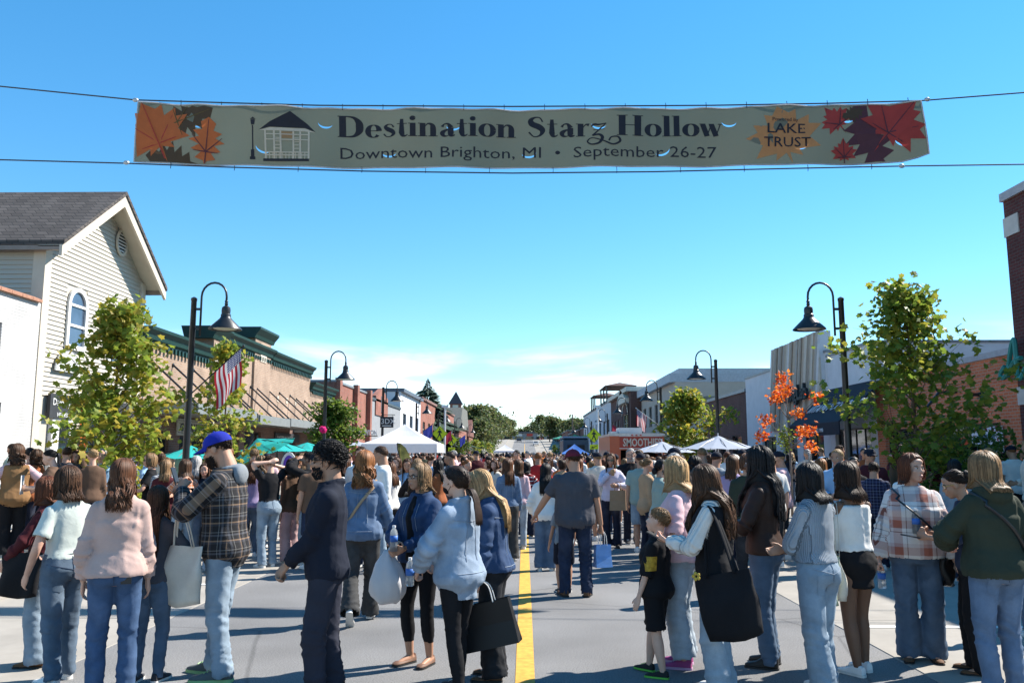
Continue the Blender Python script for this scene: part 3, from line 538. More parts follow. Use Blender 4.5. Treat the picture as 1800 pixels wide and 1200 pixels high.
# brown brick, beige block, arched dark brick, white end building
yW = yat(1243, XR)
m_bb = brick_mat('brown_brick_far', (.13, .06, .05), (.1, .045, .04), (.12, .09, .08), .22, .085)
block('brown_brick_shop', 'dark brown brick shop with stepped roof beside the slatted shop', XR, -1, yS + .05, yW, zat(1290, 694, XR), 12, m_bb, rowwin(yS + .8, yW - .5, 3, .4, 2.8, .7), (.08, .18), M_GREY, fm=M_BLACK)
yX = yat(1120, XR); y_b = yat(1178, XR)
m_bg = mat('beige_stucco', (.40, .36, .31), .85, .06, 1.5)
t = block('beige_block', 'large beige two storey block with pale roof slab behind the street tree', XR + .6, -1, y_b, yX, zat(1165, 676, XR), 26, m_bg, rowwin(y_b + 1, yX - .5, 5, 4.6, 6.6, .5) + rowwin(y_b + 1, yX - .5, 4, .4, 2.9, .75), (.5, .75), mat('pale_slab', (.36, .40, .44), .7), fm=M_BLACK)
for i in range(5): b = MB(); x = XR + 3 + i * 4.6; b.box(x, x + 1.9, y_b - .03, y_b + .05, 5.3, 6.7); b.build('side_window', M_GLASS, t)
b = MB(); b.box(XR + 1.5, XR + 24, y_b + 3, yX - 2, zat(1165, 676, XR) + .2, zat(1165, 676, XR) + 1.5); b.build('roof_storey', mat('pale_slab', (.36, .40, .44), .7), t)
yY = yat(1083, XR)
t = block('arched_brick_block', 'dark brick corner block with arched window under a white gable cornice', XR - .6, -1, yX + .05, yY, zat(1100, 697, XR), 16, m_bb, [(yX + 3, yX + 8, 3.2, 6.4, (2, 3))] + rowwin(yX + 10, yY - .5, 3, 3.6, 6, .5) + rowwin(yX + .6, yY - .5, 4, .4, 2.8, .75), (.5, .5), M_CREAM, fm=M_CREAM)
b = MB(); b.prism([(yX + 1.5, 7.6), (yX + 9.5, 7.6), (yX + 9.5, 8.1), (yX + 5.5, 9.3), (yX + 1.5, 8.1)], XR - 1.1, XR - .4, 'x'); b.build('gable_cornice', M_CREAM, t)
for i in range(5):
    b = MB(); b.ribbon([(XR - .65, yX + 5.5 + 2.7 * math.cos(math.pi * k_ / 14), 6.3 + 1.5 * math.sin(math.pi * k_ / 14)) for k_ in range(15)], .22, (1, 0, 0))
b.build('arch_trim', M_CREAM, t)
yZ = yat(1032, XR)
t = block('rooftop_bar_block', 'white painted block with covered rooftop terrace at the end of the row', XR - .6, -1, yY + .05, yZ, zat(1050, 722, XR), 16, M_WST, rowwin(yY + .6, yZ - .5, 8, 4.0, 6.6, .5) + rowwin(yY + .6, yZ - .5, 8, .4, 2.9, .7), (.15, .3), M_LGREY, fm=M_BLACK)
hz_ = zat(1050, 722, XR)
for y_, w_ in ((yY + 2, 10), (yY + 22, 8)):
    rf = MB(); rf.add([(XR - 1.2, y_, hz_ + 2.2), (XR - 1.2, y_ + w_, hz_ + 2.2), (XR + 3.4, y_ + w_, hz_ + 2.2), (XR + 3.4, y_, hz_ + 2.2), (XR + 1.1, y_ + 2, hz_ + 2.8), (XR + 1.1, y_ + w_ - 2, hz_ + 2.8)], [(0, 1, 5, 4), (1, 2, 5), (2, 3, 4, 5), (3, 0, 4), (3, 2, 1, 0)]); ro = rf.build('terrace_roof', mat('rust_roof', (.085, .045, .035), .7), t)
    for xx in (XR - .9, XR + 3.1):
        for yy in (y_ + .5, y_ + w_ / 2, y_ + w_ - .5): b = MB(); b.box(xx - .1, xx + .1, yy - .1, yy + .1, hz_, hz_ + 2.22); b.build('post', M_BLACK, ro)
# far right low brick shops with parasols on a terrace
for i, (px0, px1, py, m_) in enumerate(((1028, 1000, 752, m_bb), (998, 972, 757, m_rb), (968, 950, 764, m_bb))):
    a, c = yat(px0, XR), yat(px1, XR); block('far_brick_shop', ['low dark brick shop past the rooftop terrace', 'low red brick shop far down the right side', 'last small dark brick shop before the hill'][i], XR, -1, a, c, zat(px0, py, XR), 14, m_, rowwin(a + 1, c - 1, 6, .5, 2.8, .6), (.2, .3), M_LGREY, fm=M_CREAM)
# low building across the top of the hill
hb_ = thing('hilltop_shop', 'long low pale shop with red sign band across the end of the street', 'building')
b = MB(); b.box(-16, 22, 392, 406, 7.5, 11.6); b.build('wall', M_LGREY, hb_); b = MB(); b.box(-16.2, 22.2, 391.4, 406.2, 11.6, 12.3); b.build('roof_band', mat('dark_band', (.1, .1, .11), .7), hb_)
for i in range(7): b = MB(); b.box(-14 + i * 5, -11.2 + i * 5, 391.9, 392.05, 10.2, 11.3); b.build('sign_panel', mat('red_sign', (.5, .06, .04), .6) if i % 2 else M_WHITEP, hb_); b = MB(); b.box(-14.5 + i * 5, -10.8 + i * 5, 391.92, 392.03, 8.3, 9.9); b.build('shop_window', M_GLASS, hb_)
# ------------------------------------------------------------------ street lamps, flags, signs
def vsub(a, b): return (a[0] - b[0], a[1] - b[1])
LAMP_H = 4.83
def make_lamp(sg):
    """sg: +1 arm reaches towards +x"""
    t = thing('street_lamp', 'x', 'street lamp')
    b = MB(); b.lathe([(.16, 0), (.16, .06), (.12, .1), (.11, .5), (.085, .56), (.075, .62), (.066, 2.5), (.058, LAMP_H), (.066, LAMP_H + .01), (.066, LAMP_H + .06), (.02, LAMP_H + .09)], n=14); b.build('pole', M_BLACK, t, 40)
    xa = sg * .16
    b = MB(); b.box(min(0, xa), max(0, xa), -.02, .02, LAMP_H - .2, LAMP_H - .15); b.box(min(0, xa), max(0, xa), -.02, .02, LAMP_H - .62, LAMP_H - .57); b.build('bracket', M_BLACK, t)
    pts = [(xa, 0, LAMP_H - .75), (xa, 0, LAMP_H + .05)] + [(xa + sg * (.27 - .27 * math.cos(a)), 0, LAMP_H + .1 + .3 * math.sin(a)) for a in [math.pi * i / 10 for i in range(11)]] + [(xa + sg * .54, 0, LAMP_H - .02)]
    b = MB(); b.tube(pts, .024, 8); b.lathe([(.03, -.06), (.04, -.03), (.03, 0), (.04, .03), (.025, .06)], (xa + sg * .54, 0, LAMP_H - .04), 10); b.build('gooseneck', M_BLACK, t, True)
    z = LAMP_H - .10; b = MB(); b.lathe([(.03, 0), (.085, -.04), (.095, -.1), (.09, -.18), (.105, -.2), (.105, -.25), (.13, -.29), (.34, -.50), (.345, -.52), (.33, -.52), (.12, -.31), (.02, -.29)], (xa + sg * .54, 0, z), 24); sh = b.build('lamp_shade', M_BLACK, t, 35)
    b = MB(); b.lathe([(.24, -.47), (.25, -.5), (.2, -.515), (.02, -.52)], (xa + sg * .54, 0, z), 18); b.build('lens', mat('lamp_lens', (.62, .6, .52), .3), sh, True)
    return t
lampL, lampR = make_lamp(1), make_lamp(-1)
LAMPS = [(lampL, -7.08, [17.3, 29.2, 41.2, 54, 68, 84, 102], 'W'), (lampR, 6.78, [17.5, 29.2, 41.2, 54, 68, 84, 102], 'E')]
ll = {('W', 0): 'black gooseneck street lamp carrying the near flag before the general store', ('W', 1): 'black gooseneck street lamp with a pink ball by the bakery', ('W', 2): 'black gooseneck street lamp with the 3DX sign', ('E', 0): 'black gooseneck street lamp in front of the awning shop', ('E', 1): 'black gooseneck street lamp beside the white parasols', ('E', 2): 'black gooseneck street lamp with a flag above the smoothie trailer'}
POLE = {}
for proto, x, ys, sd in LAMPS:
    for i, y in enumerate(ys):
        o = proto if i == 0 else copy_tree(proto); o.location = (x, y, .14); POLE[(sd, i)] = (x, y)
        o['label'] = ll.get((sd, i), 'black gooseneck street lamp far down the %s row' % ('left storefront' if sd == 'W' else 'right storefront')); o['group'] = 'street lamps along both kerbs'
def flag_mat():
    m = bpy.data.materials.new('stars_and_stripes'); m.use_nodes = True; t = m.node_tree; b = t.nodes['Principled BSDF']; L = t.links.new; b.inputs['Roughness'].default_value = .7
    a = t.nodes.new('ShaderNodeAttribute'); a.attribute_name = 'fuv'; s = t.nodes.new('ShaderNodeSeparateXYZ'); L(a.outputs['Vector'], s.inputs[0])
    def M(op, x, y=None):
        n = t.nodes.new('ShaderNodeMath'); n.operation = op
        for i, v in enumerate((x, y)):
            if v is None: continue
            if hasattr(v, 'links'): L(v, n.inputs[i])
            else: n.inputs[i].default_value = v
        return n.outputs[0]
    def mix(f, x, y):
        n = t.nodes.new('ShaderNodeMix'); n.data_type = 'RGBA'; L(f, n.inputs[0])
        for i, v in ((6, x), (7, y)):
            if hasattr(v, 'links'): L(v, n.inputs[i])
            else: n.inputs[i].default_value = (*v, 1)
        return n.outputs[2]
    st = M('LESS_THAN', M('FRACT', M('MULTIPLY', s.outputs[1], 6.5)), .5)                    # 13 stripes, first and last red
    base = mix(st, (.66, .64, .63), (.40, .02, .035))
    can = M('MULTIPLY', M('LESS_THAN', s.outputs[0], .4), M('GREATER_THAN', s.outputs[1], .4615))
    u, v = M('MULTIPLY', s.outputs[0], 15.0), M('MULTIPLY', M('SUBTRACT', s.outputs[1], .4615), 16.7)
    du, dv = M('SUBTRACT', M('FRACT', u), .5), M('SUBTRACT', M('FRACT', v), .5); star = M('LESS_THAN', M('ADD', M('MULTIPLY', du, du), M('MULTIPLY', dv, dv)), .085)
    out = mix(can, base, mix(star, (.02, .03, .13), (.66, .64, .63))); L(out, b.inputs['Base Color'])
    tr = t.nodes.new('ShaderNodeBsdfTranslucent'); L(out, tr.inputs[0]); ms = t.nodes.new('ShaderNodeMixShader'); ms.inputs[0].default_value = .4; L(b.outputs[0], ms.inputs[1]); L(tr.outputs[0], ms.inputs[2]); L(ms.outputs[0], t.nodes['Material Output'].inputs[0]); return m
M_FLAG = flag_mat()
def flag(label, base, dirv, length, hoist, fly, sag, mat_=None, group=None, seed=0, pole_m=None):
    """flag hung from a slanting staff; base = foot of the staff"""
    base = Vector(base); d = Vector(dirv).normalized(); t = thing('flag', label, 'flag', tuple(base), group=group)
    b = MB(); b.tube([(0, 0, 0), d * length], .014, 6); b.ell(d * length, (.03,) * 3, None, 8, 6); b.build('staff', pole_m or M_BLACK, t)
    b = MB(); nu, nv = 16, 12; o = []; uv = []
    for j in range(nv + 1):
        for i in range(nu + 1):
            u, v = i / nu, j / nv; p = d * (length * .97 - hoist * (1 - v)); out = Vector((d.x, d.y, 0)).normalized()
            p = p + Vector((0, 0, -1)) * (fly * u * (1 - .1 * math.sin(u * 3))) + out * (.10 * fly * u * (1 - v) * 1.3) + d.cross(Vector((0, 0, 1))).normalized() * (.05 * math.sin(v * 9 + u * 2.5 + seed) * u * 1.2 + .03 * math.sin(u * 7 + seed))
            o.append(p); uv.append((u, v, 0))
    b.add(o, [(j * (nu + 1) + i, j * (nu + 1) + i + 1, (j + 1) * (nu + 1) + i + 1, (j + 1) * (nu + 1) + i) for j in range(nv) for i in range(nu)]); me = b.mesh('cloth', mat_ or M_FLAG, True); a = me.attributes.new('fuv', 'FLOAT_VECTOR', 'POINT'); a.data.foreach_set('vector', np.array(uv, float).ravel()); link('cloth', me, t); return t
x, y = POLE[('W', 0)]; e = at(428, 608, Y=y - .15); bs = Vector((x + .06, y - .05, 2.98)); flag('american flag on a slanting staff from the near left lamp', bs, e - bs, (e - bs).length, .78, .80, 0)
x, y = POLE[('E', 2)]; e = at(1118, 717, Y=y); bs = Vector((x - .06, y, 3.1)); flag('american flag on a white staff above the smoothie trailer', bs, e - bs, (e - bs).length, .62, .85, 0, seed=2, pole_m=M_WHITEP)
for i, (sd, k, c) in enumerate((('W', 3, (.05, .06, .3)), ('W', 4, (.3, .03, .05)), ('W', 5, (.05, .06, .3)), ('E', 3, (.3, .03, .05)), ('E', 4, (.05, .06, .3)))):
    x, y = POLE[(sd, k)]; s_ = 1 if sd == 'W' else -1; flag('small %s pennant on a far street lamp' % ('blue' if c[2] > .2 else 'red'), (x + s_ * .06, y, 2.9), (s_ * .8, 0, .6), 1.3, .75, .8, 0, mat('pennant_%d' % (c[2] > .2), c, .7, trans=.3), 'pennants on the far lamps', seed=i)
x, y = POLE[('W', 1)]; b = MB(); p_ = at(566, 755, Y=y - .12); b.ell((0, 0, 0), (.12, .12, .12), None, 14, 10)
for i in range(60): a = Vector((rnd.gauss(0, 1), rnd.gauss(0, 1), rnd.gauss(0, 1))).normalized(); q = a.orthogonal().normalized() * .04; b.add([a * .11 - q, a * .15, a * .11 + q], [(0, 1, 2)])
o = tag(b.build('pink_pompom', mat('magenta_paper', (.62, .012, .16), .8), None), 'magenta paper ball tied to a street lamp', 'decoration'); o.location = (x, y - .17, p_.z)
x, y = POLE[('W', 2)]; t = thing('hanging_sign', 'black 3DX shop sign hanging on a bracket over the pavement', 'sign'); z = at(690, 742, Y=y).z; c = at(680, 742, Y=y - .3)
b = MB(); b.box(c.x - .33, c.x + .33, y - .32, y - .28, z - .27, z + .27); bo = b.build('board', m_sgn, t); lettering('lettering', '3DX', .36, M_WHITEP, bo, face_matrix((c.x - .29, y - .325, z - .08), (1, 0, 0), (0, 0, 1))); b = MB(); b.box(c.x - .22, c.x + .22, y - .326, y - .321, z - .2, z - .16); b.build('underline', M_WHITEP, bo); b = MB(); b.tube([(x, y, z + .36), (x, y - .3, z + .36), (c.x + .4, y - .3, z + .36)], .02, 6); b.tube([(c.x - .28, y - .3, z + .36), (c.x - .28, y - .3, z + .27)], .01, 4); b.tube([(c.x + .28, y - .3, z + .36), (c.x + .28, y - .3, z + .27)], .01, 4); b.build('bracket', M_BLACK, t)
M_YG = mat('fluorescent_yellow_green', (.62, .72, .02), .5, .03); M_GALV = mat('galvanised_steel', (.42, .44, .46), .45, .1, 9, metal=.4)
WALK = [[(-.03, .36), (.03, .36), (.05, .31), (.03, .26), (-.03, .26), (-.05, .31)], [(-.05, .24), (.05, .24), (.12, .16), (.17, .06), (.13, .04), (.07, .12), (.05, .0), (.10, -.12), (.14, -.30), (.08, -.31), (.04, -.16), (-.02, -.08), (-.06, -.18), (-.15, -.30), (-.19, -.27), (-.10, -.12), (-.06, .02), (-.06, .13), (-.11, .06), (-.16, .08), (-.10, .19)]]
def ped_sign(label, px, py, Y, plaque=True, flip=1):
    c = at(px, py, Y=Y); t = thing('crossing_sign', label, 'sign', (c.x, Y, .0)); z = c.z
    b = MB(); b.tube([(0, 0, 0), (0, 0, z + .75)], .035, 8); b.build('post', M_GALV, t)
    h = .53; b = MB(); b.prism([(0, z - h), (h, z), (0, z + h), (-h, z)], -.06, -.045, 'y'); d_ = b.build('diamond_plate', M_YG, t)
    b = MB(); q = h - .035
    for k in range(4): p0, p1 = [(0, -q), (q, 0), (0, q), (-q, 0)][k], [(q, 0), (0, q), (-q, 0), (0, -q)][k]; b.ribbon([(p0[0], -.062, z + p0[1]), (p1[0], -.062, z + p1[1])], .008, (0, 1, 0))
    b.build('border_line', M_INK, d_); b = MB()
    for pl in WALK: b.add([(flip * u * 1.05, -.0625, z + v * 1.05 - .02) for u, v in pl], [tuple(range(len(pl)))])
    b.build('walking_figure', M_INK, d_)
    if plaque:
        b = MB(); b.box(-.3, .3, -.06, -.045, z - h - .42, z - h - .1); p_ = b.build('arrow_plate', M_YG, t); zc = z - h - .26; b = MB(); b.ribbon([(.2 * flip, -.062, zc + .08), (-.1 * flip, -.062, zc - .05)], .025, (0, 1, 0)); b.add([(-.22 * flip, -.062, zc - .1), (-.02 * flip, -.062, zc - .1), (-.13 * flip, -.062, zc + .05)], [(0, 1, 2)]); b.build('arrow', M_INK, p_)
    return t
ped_sign('yellow green pedestrian diamond sign behind the white tent', 773, 762, 56)
ped_sign('smaller yellow green pedestrian diamond with arrow plate behind the tent', 794, 773, 72); ped_sign('yellow green pedestrian diamond with arrow plate beside the smoothie trailer', 1044, 765, 58)
for px, Y, lb in ((774, 60, 'tall white signal pole by the left crossing'), (1043, 62, 'tall white signal pole by the right crossing')):
    c = at(px, 715, Y=Y); b = MB(); b.tube([(0, 0, 0), (0, 0, c.z)], .07, 8); b.box(-.25, .25, -.1, .1, c.z - .05, c.z + .12); o = tag(b.build('signal_pole', M_WHITEP), lb, 'pole'); o.location = (c.x + (.35 if px < 900 else .3), Y, 0)
c = at(1006, 728, Y=130); b = MB(); b.tube([(0, 0, 0), (0, 0, c.z)], [.14, .1], 8); o = tag(b.build('utility_pole', mat('weathered_wood', (.2, .16, .12), .9)), 'wooden utility pole far down the street', 'pole'); o.location = (c.x, 130, 0)
# ------------------------------------------------------------------ tents, trailer, parasols
def tent(label, px, Y, w, eave, peak, m, val=.28):
    c = at(px, 790, Y=Y); t = thing('canopy_tent', label, 'tent', (c.x, Y, 0)); h = w / 2
    b = MB(); n = 8; o = []
    for k in range(5):
        s_ = 1 - k / 4; zz = eave + (peak - eave) * ((1 - s_) ** 1.25)
        for i in range(n * 4):
            sd, f = divmod(i, n); f = f / n; p = [(-1 + 2 * f, -1), (1, -1 + 2 * f), (1 - 2 * f, 1), (-1, 1 - 2 * f)][sd]; sag = .05 * math.sin(math.pi * f) * s_ * (1 - s_) * 3; o.append((p[0] * h * s_, p[1] * h * s_, zz - sag))
    N_ = n * 4; b.add(o, [(k * N_ + i, k * N_ + (i + 1) % N_, (k + 1) * N_ + (i + 1) % N_, (k + 1) * N_ + i) for k in range(4) for i in range(N_)]); b.build('canopy', m, t)
    for sd, (x0, y0, x1, y1) in enumerate(((-h, -h, h, -h), (h, -h, h, h), (h, h, -h, h), (-h, h, -h, -h))):
        b = MB(); o = []
        for i in range(13): f = i / 12; o += [(x0 + (x1 - x0) * f, y0 + (y1 - y0) * f, eave), (x0 + (x1 - x0) * f + (.015 * math.sin(i * 1.7)), y0 + (y1 - y0) * f + .015 * math.cos(i * 2.1), eave - val + .012 * math.sin(i * 2))]
        b.add(o, [(2 * i, 2 * i + 1, 2 * i + 3, 2 * i + 2) for i in range(12)]); b.build('valance', m, t)
    for sx_, sy_ in ((-1, -1), (1, -1), (1, 1), (-1, 1)): b = MB(); b.box(sx_ * (h - .05) - .02, sx_ * (h - .05) + .02, sy_ * (h - .05) - .02, sy_ * (h - .05) + .02, 0, eave); b.build('leg', M_WHITEP, t)
    return t
M_TENT = mat('white_tent_fabric', (.78, .77, .80), .6, .03, 3, trans=.25)
tent('white pop up canopy tent on the left side of the crowd', 711, 31.5, 2.75, 2.1, 2.85, M_TENT, .32); tent('small white canopy tent far down the street', 888, 120, 3.2, 2.2, 3.1, M_TENT)
tent('blue pop up canopy tent left of the smoothie trailer', 1010, 54, 1.9, 1.75, 2.38, mat('blue_tent_fabric', (.07, .2, .55), .6, .05, 3, trans=.25))
# smoothie trailer
Y0 = 35.0; xl, xr = at(1072, 790, Y=Y0).x, at(1168, 790, Y=Y0).x; zt = at(1110, 761, Y=Y0).z; xs = at(1056, 790, Y=Y0 + 5.2).x
t = thing('smoothie_trailer', 'orange food trailer with a smoothies sign over its serving hatch', 'trailer'); m_org = mat('orange_gloss', (.44, .085, .03), .3, .06, 3, spec=.5); m_silver = mat('silver_trim', (.5, .48, .46), .35, .1, 5, metal=.5)
b = MB(); zw = zt - .12
hole_h = (xl + .45, xr - .2, 1.15, zw - .58)
for x0, x1, z0, z1 in ((xl, hole_h[0], .45, zw), (hole_h[1], xr, .45, zw), (hole_h[0], hole_h[1], .45, hole_h[2]), (hole_h[0], hole_h[1], hole_h[3], zw)): b.box(x0, x1, Y0, Y0 + .08, z0, z1)
b.box(xl, xl + .08, Y0 + .08, Y0 + 5.2, .45, zw); b.box(xr - .08, xr, Y0 + .08, Y0 + 5.2, .45, zw); b.box(xl, xr, Y0 + 5.12, Y0 + 5.2, .45, zw); b.build('body_shell', m_org, t)
b = MB(); b.box(xl + .08, xr - .08, Y0 + 1.9, Y0 + 2.0, .45, zw); b.box(xl + .08, xr - .08, Y0 + .08, Y0 + 5.1, .44, .5); b.build('dark_interior', M_DARK, t)
pr = [(xl - .02, zw), (xl - .02, zw + .1), (xl + .12, zt), (xr - .12, zt), (xr + .02, zw + .1), (xr + .02, zw)]; b = MB(); b.prism(pr, Y0 - .04, Y0 + 5.25, 'y'); b.build('roof', m_silver, t)
b = MB(); b.box(xl + .42, xr - .12, Y0 - .03, Y0 - .005, zw - .50, zw - .02); sb = b.build('sign_panel', mat('brick_red_sign', (.36, .05, .03), .5), t)
b = MB()
for q in ((xl + .40, xr - .10, zw - .02, zw + .01), (xl + .40, xr - .10, zw - .53, zw - .50)): b.box(q[0], q[1], Y0 - .035, Y0 - .002, q[2], q[3])
b.build('sign_frame', m_silver, sb); lettering('lettering', 'SMOOTHIES', .46, M_TRIM, sb, face_matrix((xl + .55, Y0 - .034, zw - .42), (1, 0, 0), (0, 0, 1)), bold=.012, fit=at(1157, 775, Y=Y0).x - at(1090, 775, Y=Y0).x)
b = MB(); b.box(hole_h[0] - .05, hole_h[1] + .05, Y0 - .35, Y0 - .002, 1.08, 1.13); b.build('serving_shelf', m_silver, t)
for i in range(3): b = MB(); b.lathe([(.05, -.02), (.05, .01), (.03, .03)], ((xl + xr) / 2 - .2 + i * .18, Y0 - .06, zt - .09), 8); b.build('marker_light', mat('red_lens', (.3, .02, .02), .3), t)
b = MB(); b.box(xl + .5, xl + 1.5, Y0 + 1, Y0 + 2, zt, zt + .26); b.box(xl + .15, xl + .45, Y0 + 1, Y0 + 2, zt, zt + .1); b.build('roof_vent', M_WHITEP, t); b = MB(); b.box(xl - .02, xl - .004, Y0 + 1.0, Y0 + 4.2, 1.2, 1.9); b.build('side_panel', mat('pale_graphic', (.55, .35, .25), .5, .5, 6), t)
for x_ in (xl - .0, xr - .2):
    b = MB(); b.lathe([(.2, 0), (.33, .02), (.33, .18), (.2, .2)], (x_, Y0 + 2.6, .33), 16, axis='x'); b.build('wheel', M_SOLED if 'M_SOLED' in globals() else M_BLACK, t)
t = thing('blue_food_truck', 'dark food truck with pale blue roof behind the blue tent', 'truck'); c0, c1 = at(990, 780, Y=60).x, at(1035, 780, Y=60).x; zz = at(1000, 778, Y=60).z + .35; TRUCKB = (c0 - .3, c1 + .3, 59.5, 66.5); TRAILB = (xl - .4, xr + .4, Y0 - .5, Y0 + 5.6)
b = MB(); b.bevbox(c0, c1, 60, 66, .5, zz, .15); b.build('body', mat('dark_blue_paint', (.03, .06, .10), .4), t); b = MB(); b.box(c0 - .02, c1 + .02, 59.9, 66.1, zz, zz + .12); b.build('roof', mat('pale_blue_paint', (.16, .26, .38), .4), t); b = MB(); b.box(c0 + .3, c1 - .3, 59.96, 60.02, 1.3, zz - .5); b.build('hatch', M_DARK, t)
for x_ in (c0, c1 - .2): b = MB(); b.lathe([(.2, 0), (.35, .02), (.35, .18), (.2, .2)], (x_, 61.2, .35), 14, axis='x'); b.build('wheel', M_BLACK, t)
def parasol(label, px, py, Y, rad, m, droop=.5, tilt=0, group=None, n=8, pole=True, base=0.0):
    c = at(px, py, Y=Y); t = thing('parasol', label, 'parasol', (c.x, Y, base), group=group); z = c.z - base; b = MB(); o = [(0, 0, z)]; M3 = Matrix.Rotation(R(tilt), 3, 'Y')
    for k in range(1, 5):
        for i in range(n * 2): f = k / 4; a = 2 * math.pi * i / (n * 2); r_ = rad * f * (1 if i % 2 == 0 else .955); o.append((r_ * math.cos(a), r_ * math.sin(a), z - droop * (f ** .85) + (.04 * f if i % 2 else 0)))
    k = n * 2; o = [Vector((0, 0, z)) + M3 @ (Vector(p) - Vector((0, 0, z))) for p in o]; b.add(o, [(0, 1 + i, 1 + (i + 1) % k) for i in range(k)] + [(1 + j * k + i, 1 + (j + 1) * k + i, 1 + (j + 1) * k + (i + 1) % k, 1 + j * k + (i + 1) % k) for j in range(3) for i in range(k)]); b.build('canopy', m, t)
    for i in range(n): a = 2 * math.pi * i / n; b = MB(); q = M3 @ Vector((rad * .97 * math.cos(a), rad * .97 * math.sin(a), -droop - .012)); b.tube([(0, 0, z - .05), Vector((0, 0, z)) + M3 @ Vector((rad * .5 * math.cos(a), rad * .5 * math.sin(a), -droop * .42 - .03)), Vector((0, 0, z)) + q], .012, 4); b.build('rib', M_BLACK, t)
    b = MB(); b.tube([(0, 0, 0), (0, 0, z + .08)], .022, 8); b.build('pole', M_WHITEP if 'white' in label else M_BLACK, t); b = MB(); b.lathe([(.3, 0), (.3, .05), (.05, .09), (.03, .3)], n=14); b.build('base', M_BLACK, t); return t
M_PW = mat('white_parasol_cloth', (.44, .48, .56), .7, .04, 3, trans=.3); M_PT = mat('teal_parasol_cloth', (.03, .46, .43), .7, .06, 3, trans=.35)
parasol('white market parasol nearest the slatted shop', 1262, 765, 28.5, 1.35, M_PW, .48); parasol('white market parasol in front of the smoothie trailer', 1163, 775, 30.5, 1.25, M_PW, .42)
parasol('tilted teal parasol showing its ribs by the bakery', 452, 770, 22.5, .95, M_PT, .42, -24, base=.14); parasol('flat teal parasol with pale top behind the tilted one', 488, 773, 27, 1.2, M_PT, .38, base=.14); parasol('teal parasol beside the bush by the bakery', 540, 777, 31, 1.25, M_PT, .35, base=.14); parasol('teal parasol under the general store sign', 335, 782, 24.5, 1.0, M_PT, .4, base=.14)
parasol('small white parasol by the red brick shop', 630, 776, 38, .9, M_PW, .2, base=.14)
for i, (px, py, Y, c) in enumerate(((985, 766, 150, (.05, .35, .25)), (1010, 763, 140, (.1, .4, .15)), (1028, 764, 135, (.45, .5, .05)))): parasol(['green parasol on the far terrace', 'bright green parasol on the far terrace', 'yellow green parasol on the far terrace'][i], px, py, Y, 1.6, mat('far_parasol_%d' % i, c, .7, trans=.3), .5)
# oval purple board, feather flag, orange box
t = thing('oval_sign', 'purple and white oval sign board on the cafe patio', 'sign'); c = at(507, 825, Y=20); b = MB(); b.prism([(c.x + .2 * math.cos(a), c.z + .42 * math.sin(a)) for a in [2 * math.pi * i / 20 for i in range(20)]], 20, 20.04, 'y'); b.build('board', M_WHITEP, t); b = MB(); b.prism([(c.x + .13 * math.cos(a), c.z + .1 + .24 * math.sin(a)) for a in [2 * math.pi * i / 16 for i in range(16)]], 19.985, 19.998, 'y'); b.build('purple_print', mat('purple_print', (.12, .05, .4), .6), t); b = MB(); b.tube([(c.x, 20.02, .14), (c.x, 20.02, c.z - .4)], .02, 6); b.build('post', M_BLACK, t)
t = thing('feather_flag', 'olive and gold feather flag in front of the white tent', 'flag'); c0 = at(722, 842, Y=19); b = MB(); pts = [at(698, 778, Y=19), at(704, 779, Y=19), at(713, 787, Y=19), at(720, 800, Y=19), at(723, 820, Y=19)]; P2 = [at(699, 790, Y=19), at(702, 800, Y=19), at(706, 815, Y=19), at(709, 830, Y=19), at(711, 842, Y=19)]
b.add([p + Vector((0, .04 * math.sin(i), 0)) for i, p in enumerate(pts)] + [p + Vector((0, .04 * math.cos(i), 0)) for i, p in enumerate(P2)], [(i, i + 1, 6 + i, 5 + i) for i in range(4)]); b.build('cloth', mat('olive_gold_cloth', (.22, .2, .06), .7, .6, 5, trans=.3), t); b = MB(); b.tube([(P2[4].x, 19, 0), P2[4], P2[2], P2[0], pts[0]], .012, 6); b.build('pole', M_BLACK, t)
# ------------------------------------------------------------------ trees
def leafmat(name, c, c2): 
    m = mat(name, c, .5, .3, 1.2, col2=c2, trans=.52, spec=.3); return m
LEAF5 = [(0, -.5), (.2, -.34), (.48, -.34), (.4, -.02), (.52, .26), (.22, .28), (0, .58), (-.22, .28), (-.52, .26), (-.4, -.02), (-.48, -.34), (-.2, -.34)]
def leaf(b, c, s_, rg, m=0, droop=.5, big=False):
    n = Vector((rg.gauss(0, .6), rg.gauss(0, .6), rg.uniform(.2, 1))).normalized(); u = n.orthogonal().normalized(); a = rg.uniform(0, 6.28); v = n.cross(u); u, v = u * math.cos(a) + v * math.sin(a), v * math.cos(a) - u * math.sin(a)
    if big:
        pts = [c] + [c + (u * x + v * y) * s_ + n * (-.25 * abs(x) * s_) for x, y in LEAF5]; b.add(pts, [(0, 1 + i, 1 + (i + 1) % 12) for i in range(12)], m)
    else: b.add([c - v * s_ * .5, c + u * s_ * .36 - n * s_ * .08, c + v * s_ * .55, c - u * s_ * .36 - n * s_ * .08], [(0, 1, 2), (0, 2, 3)], m)
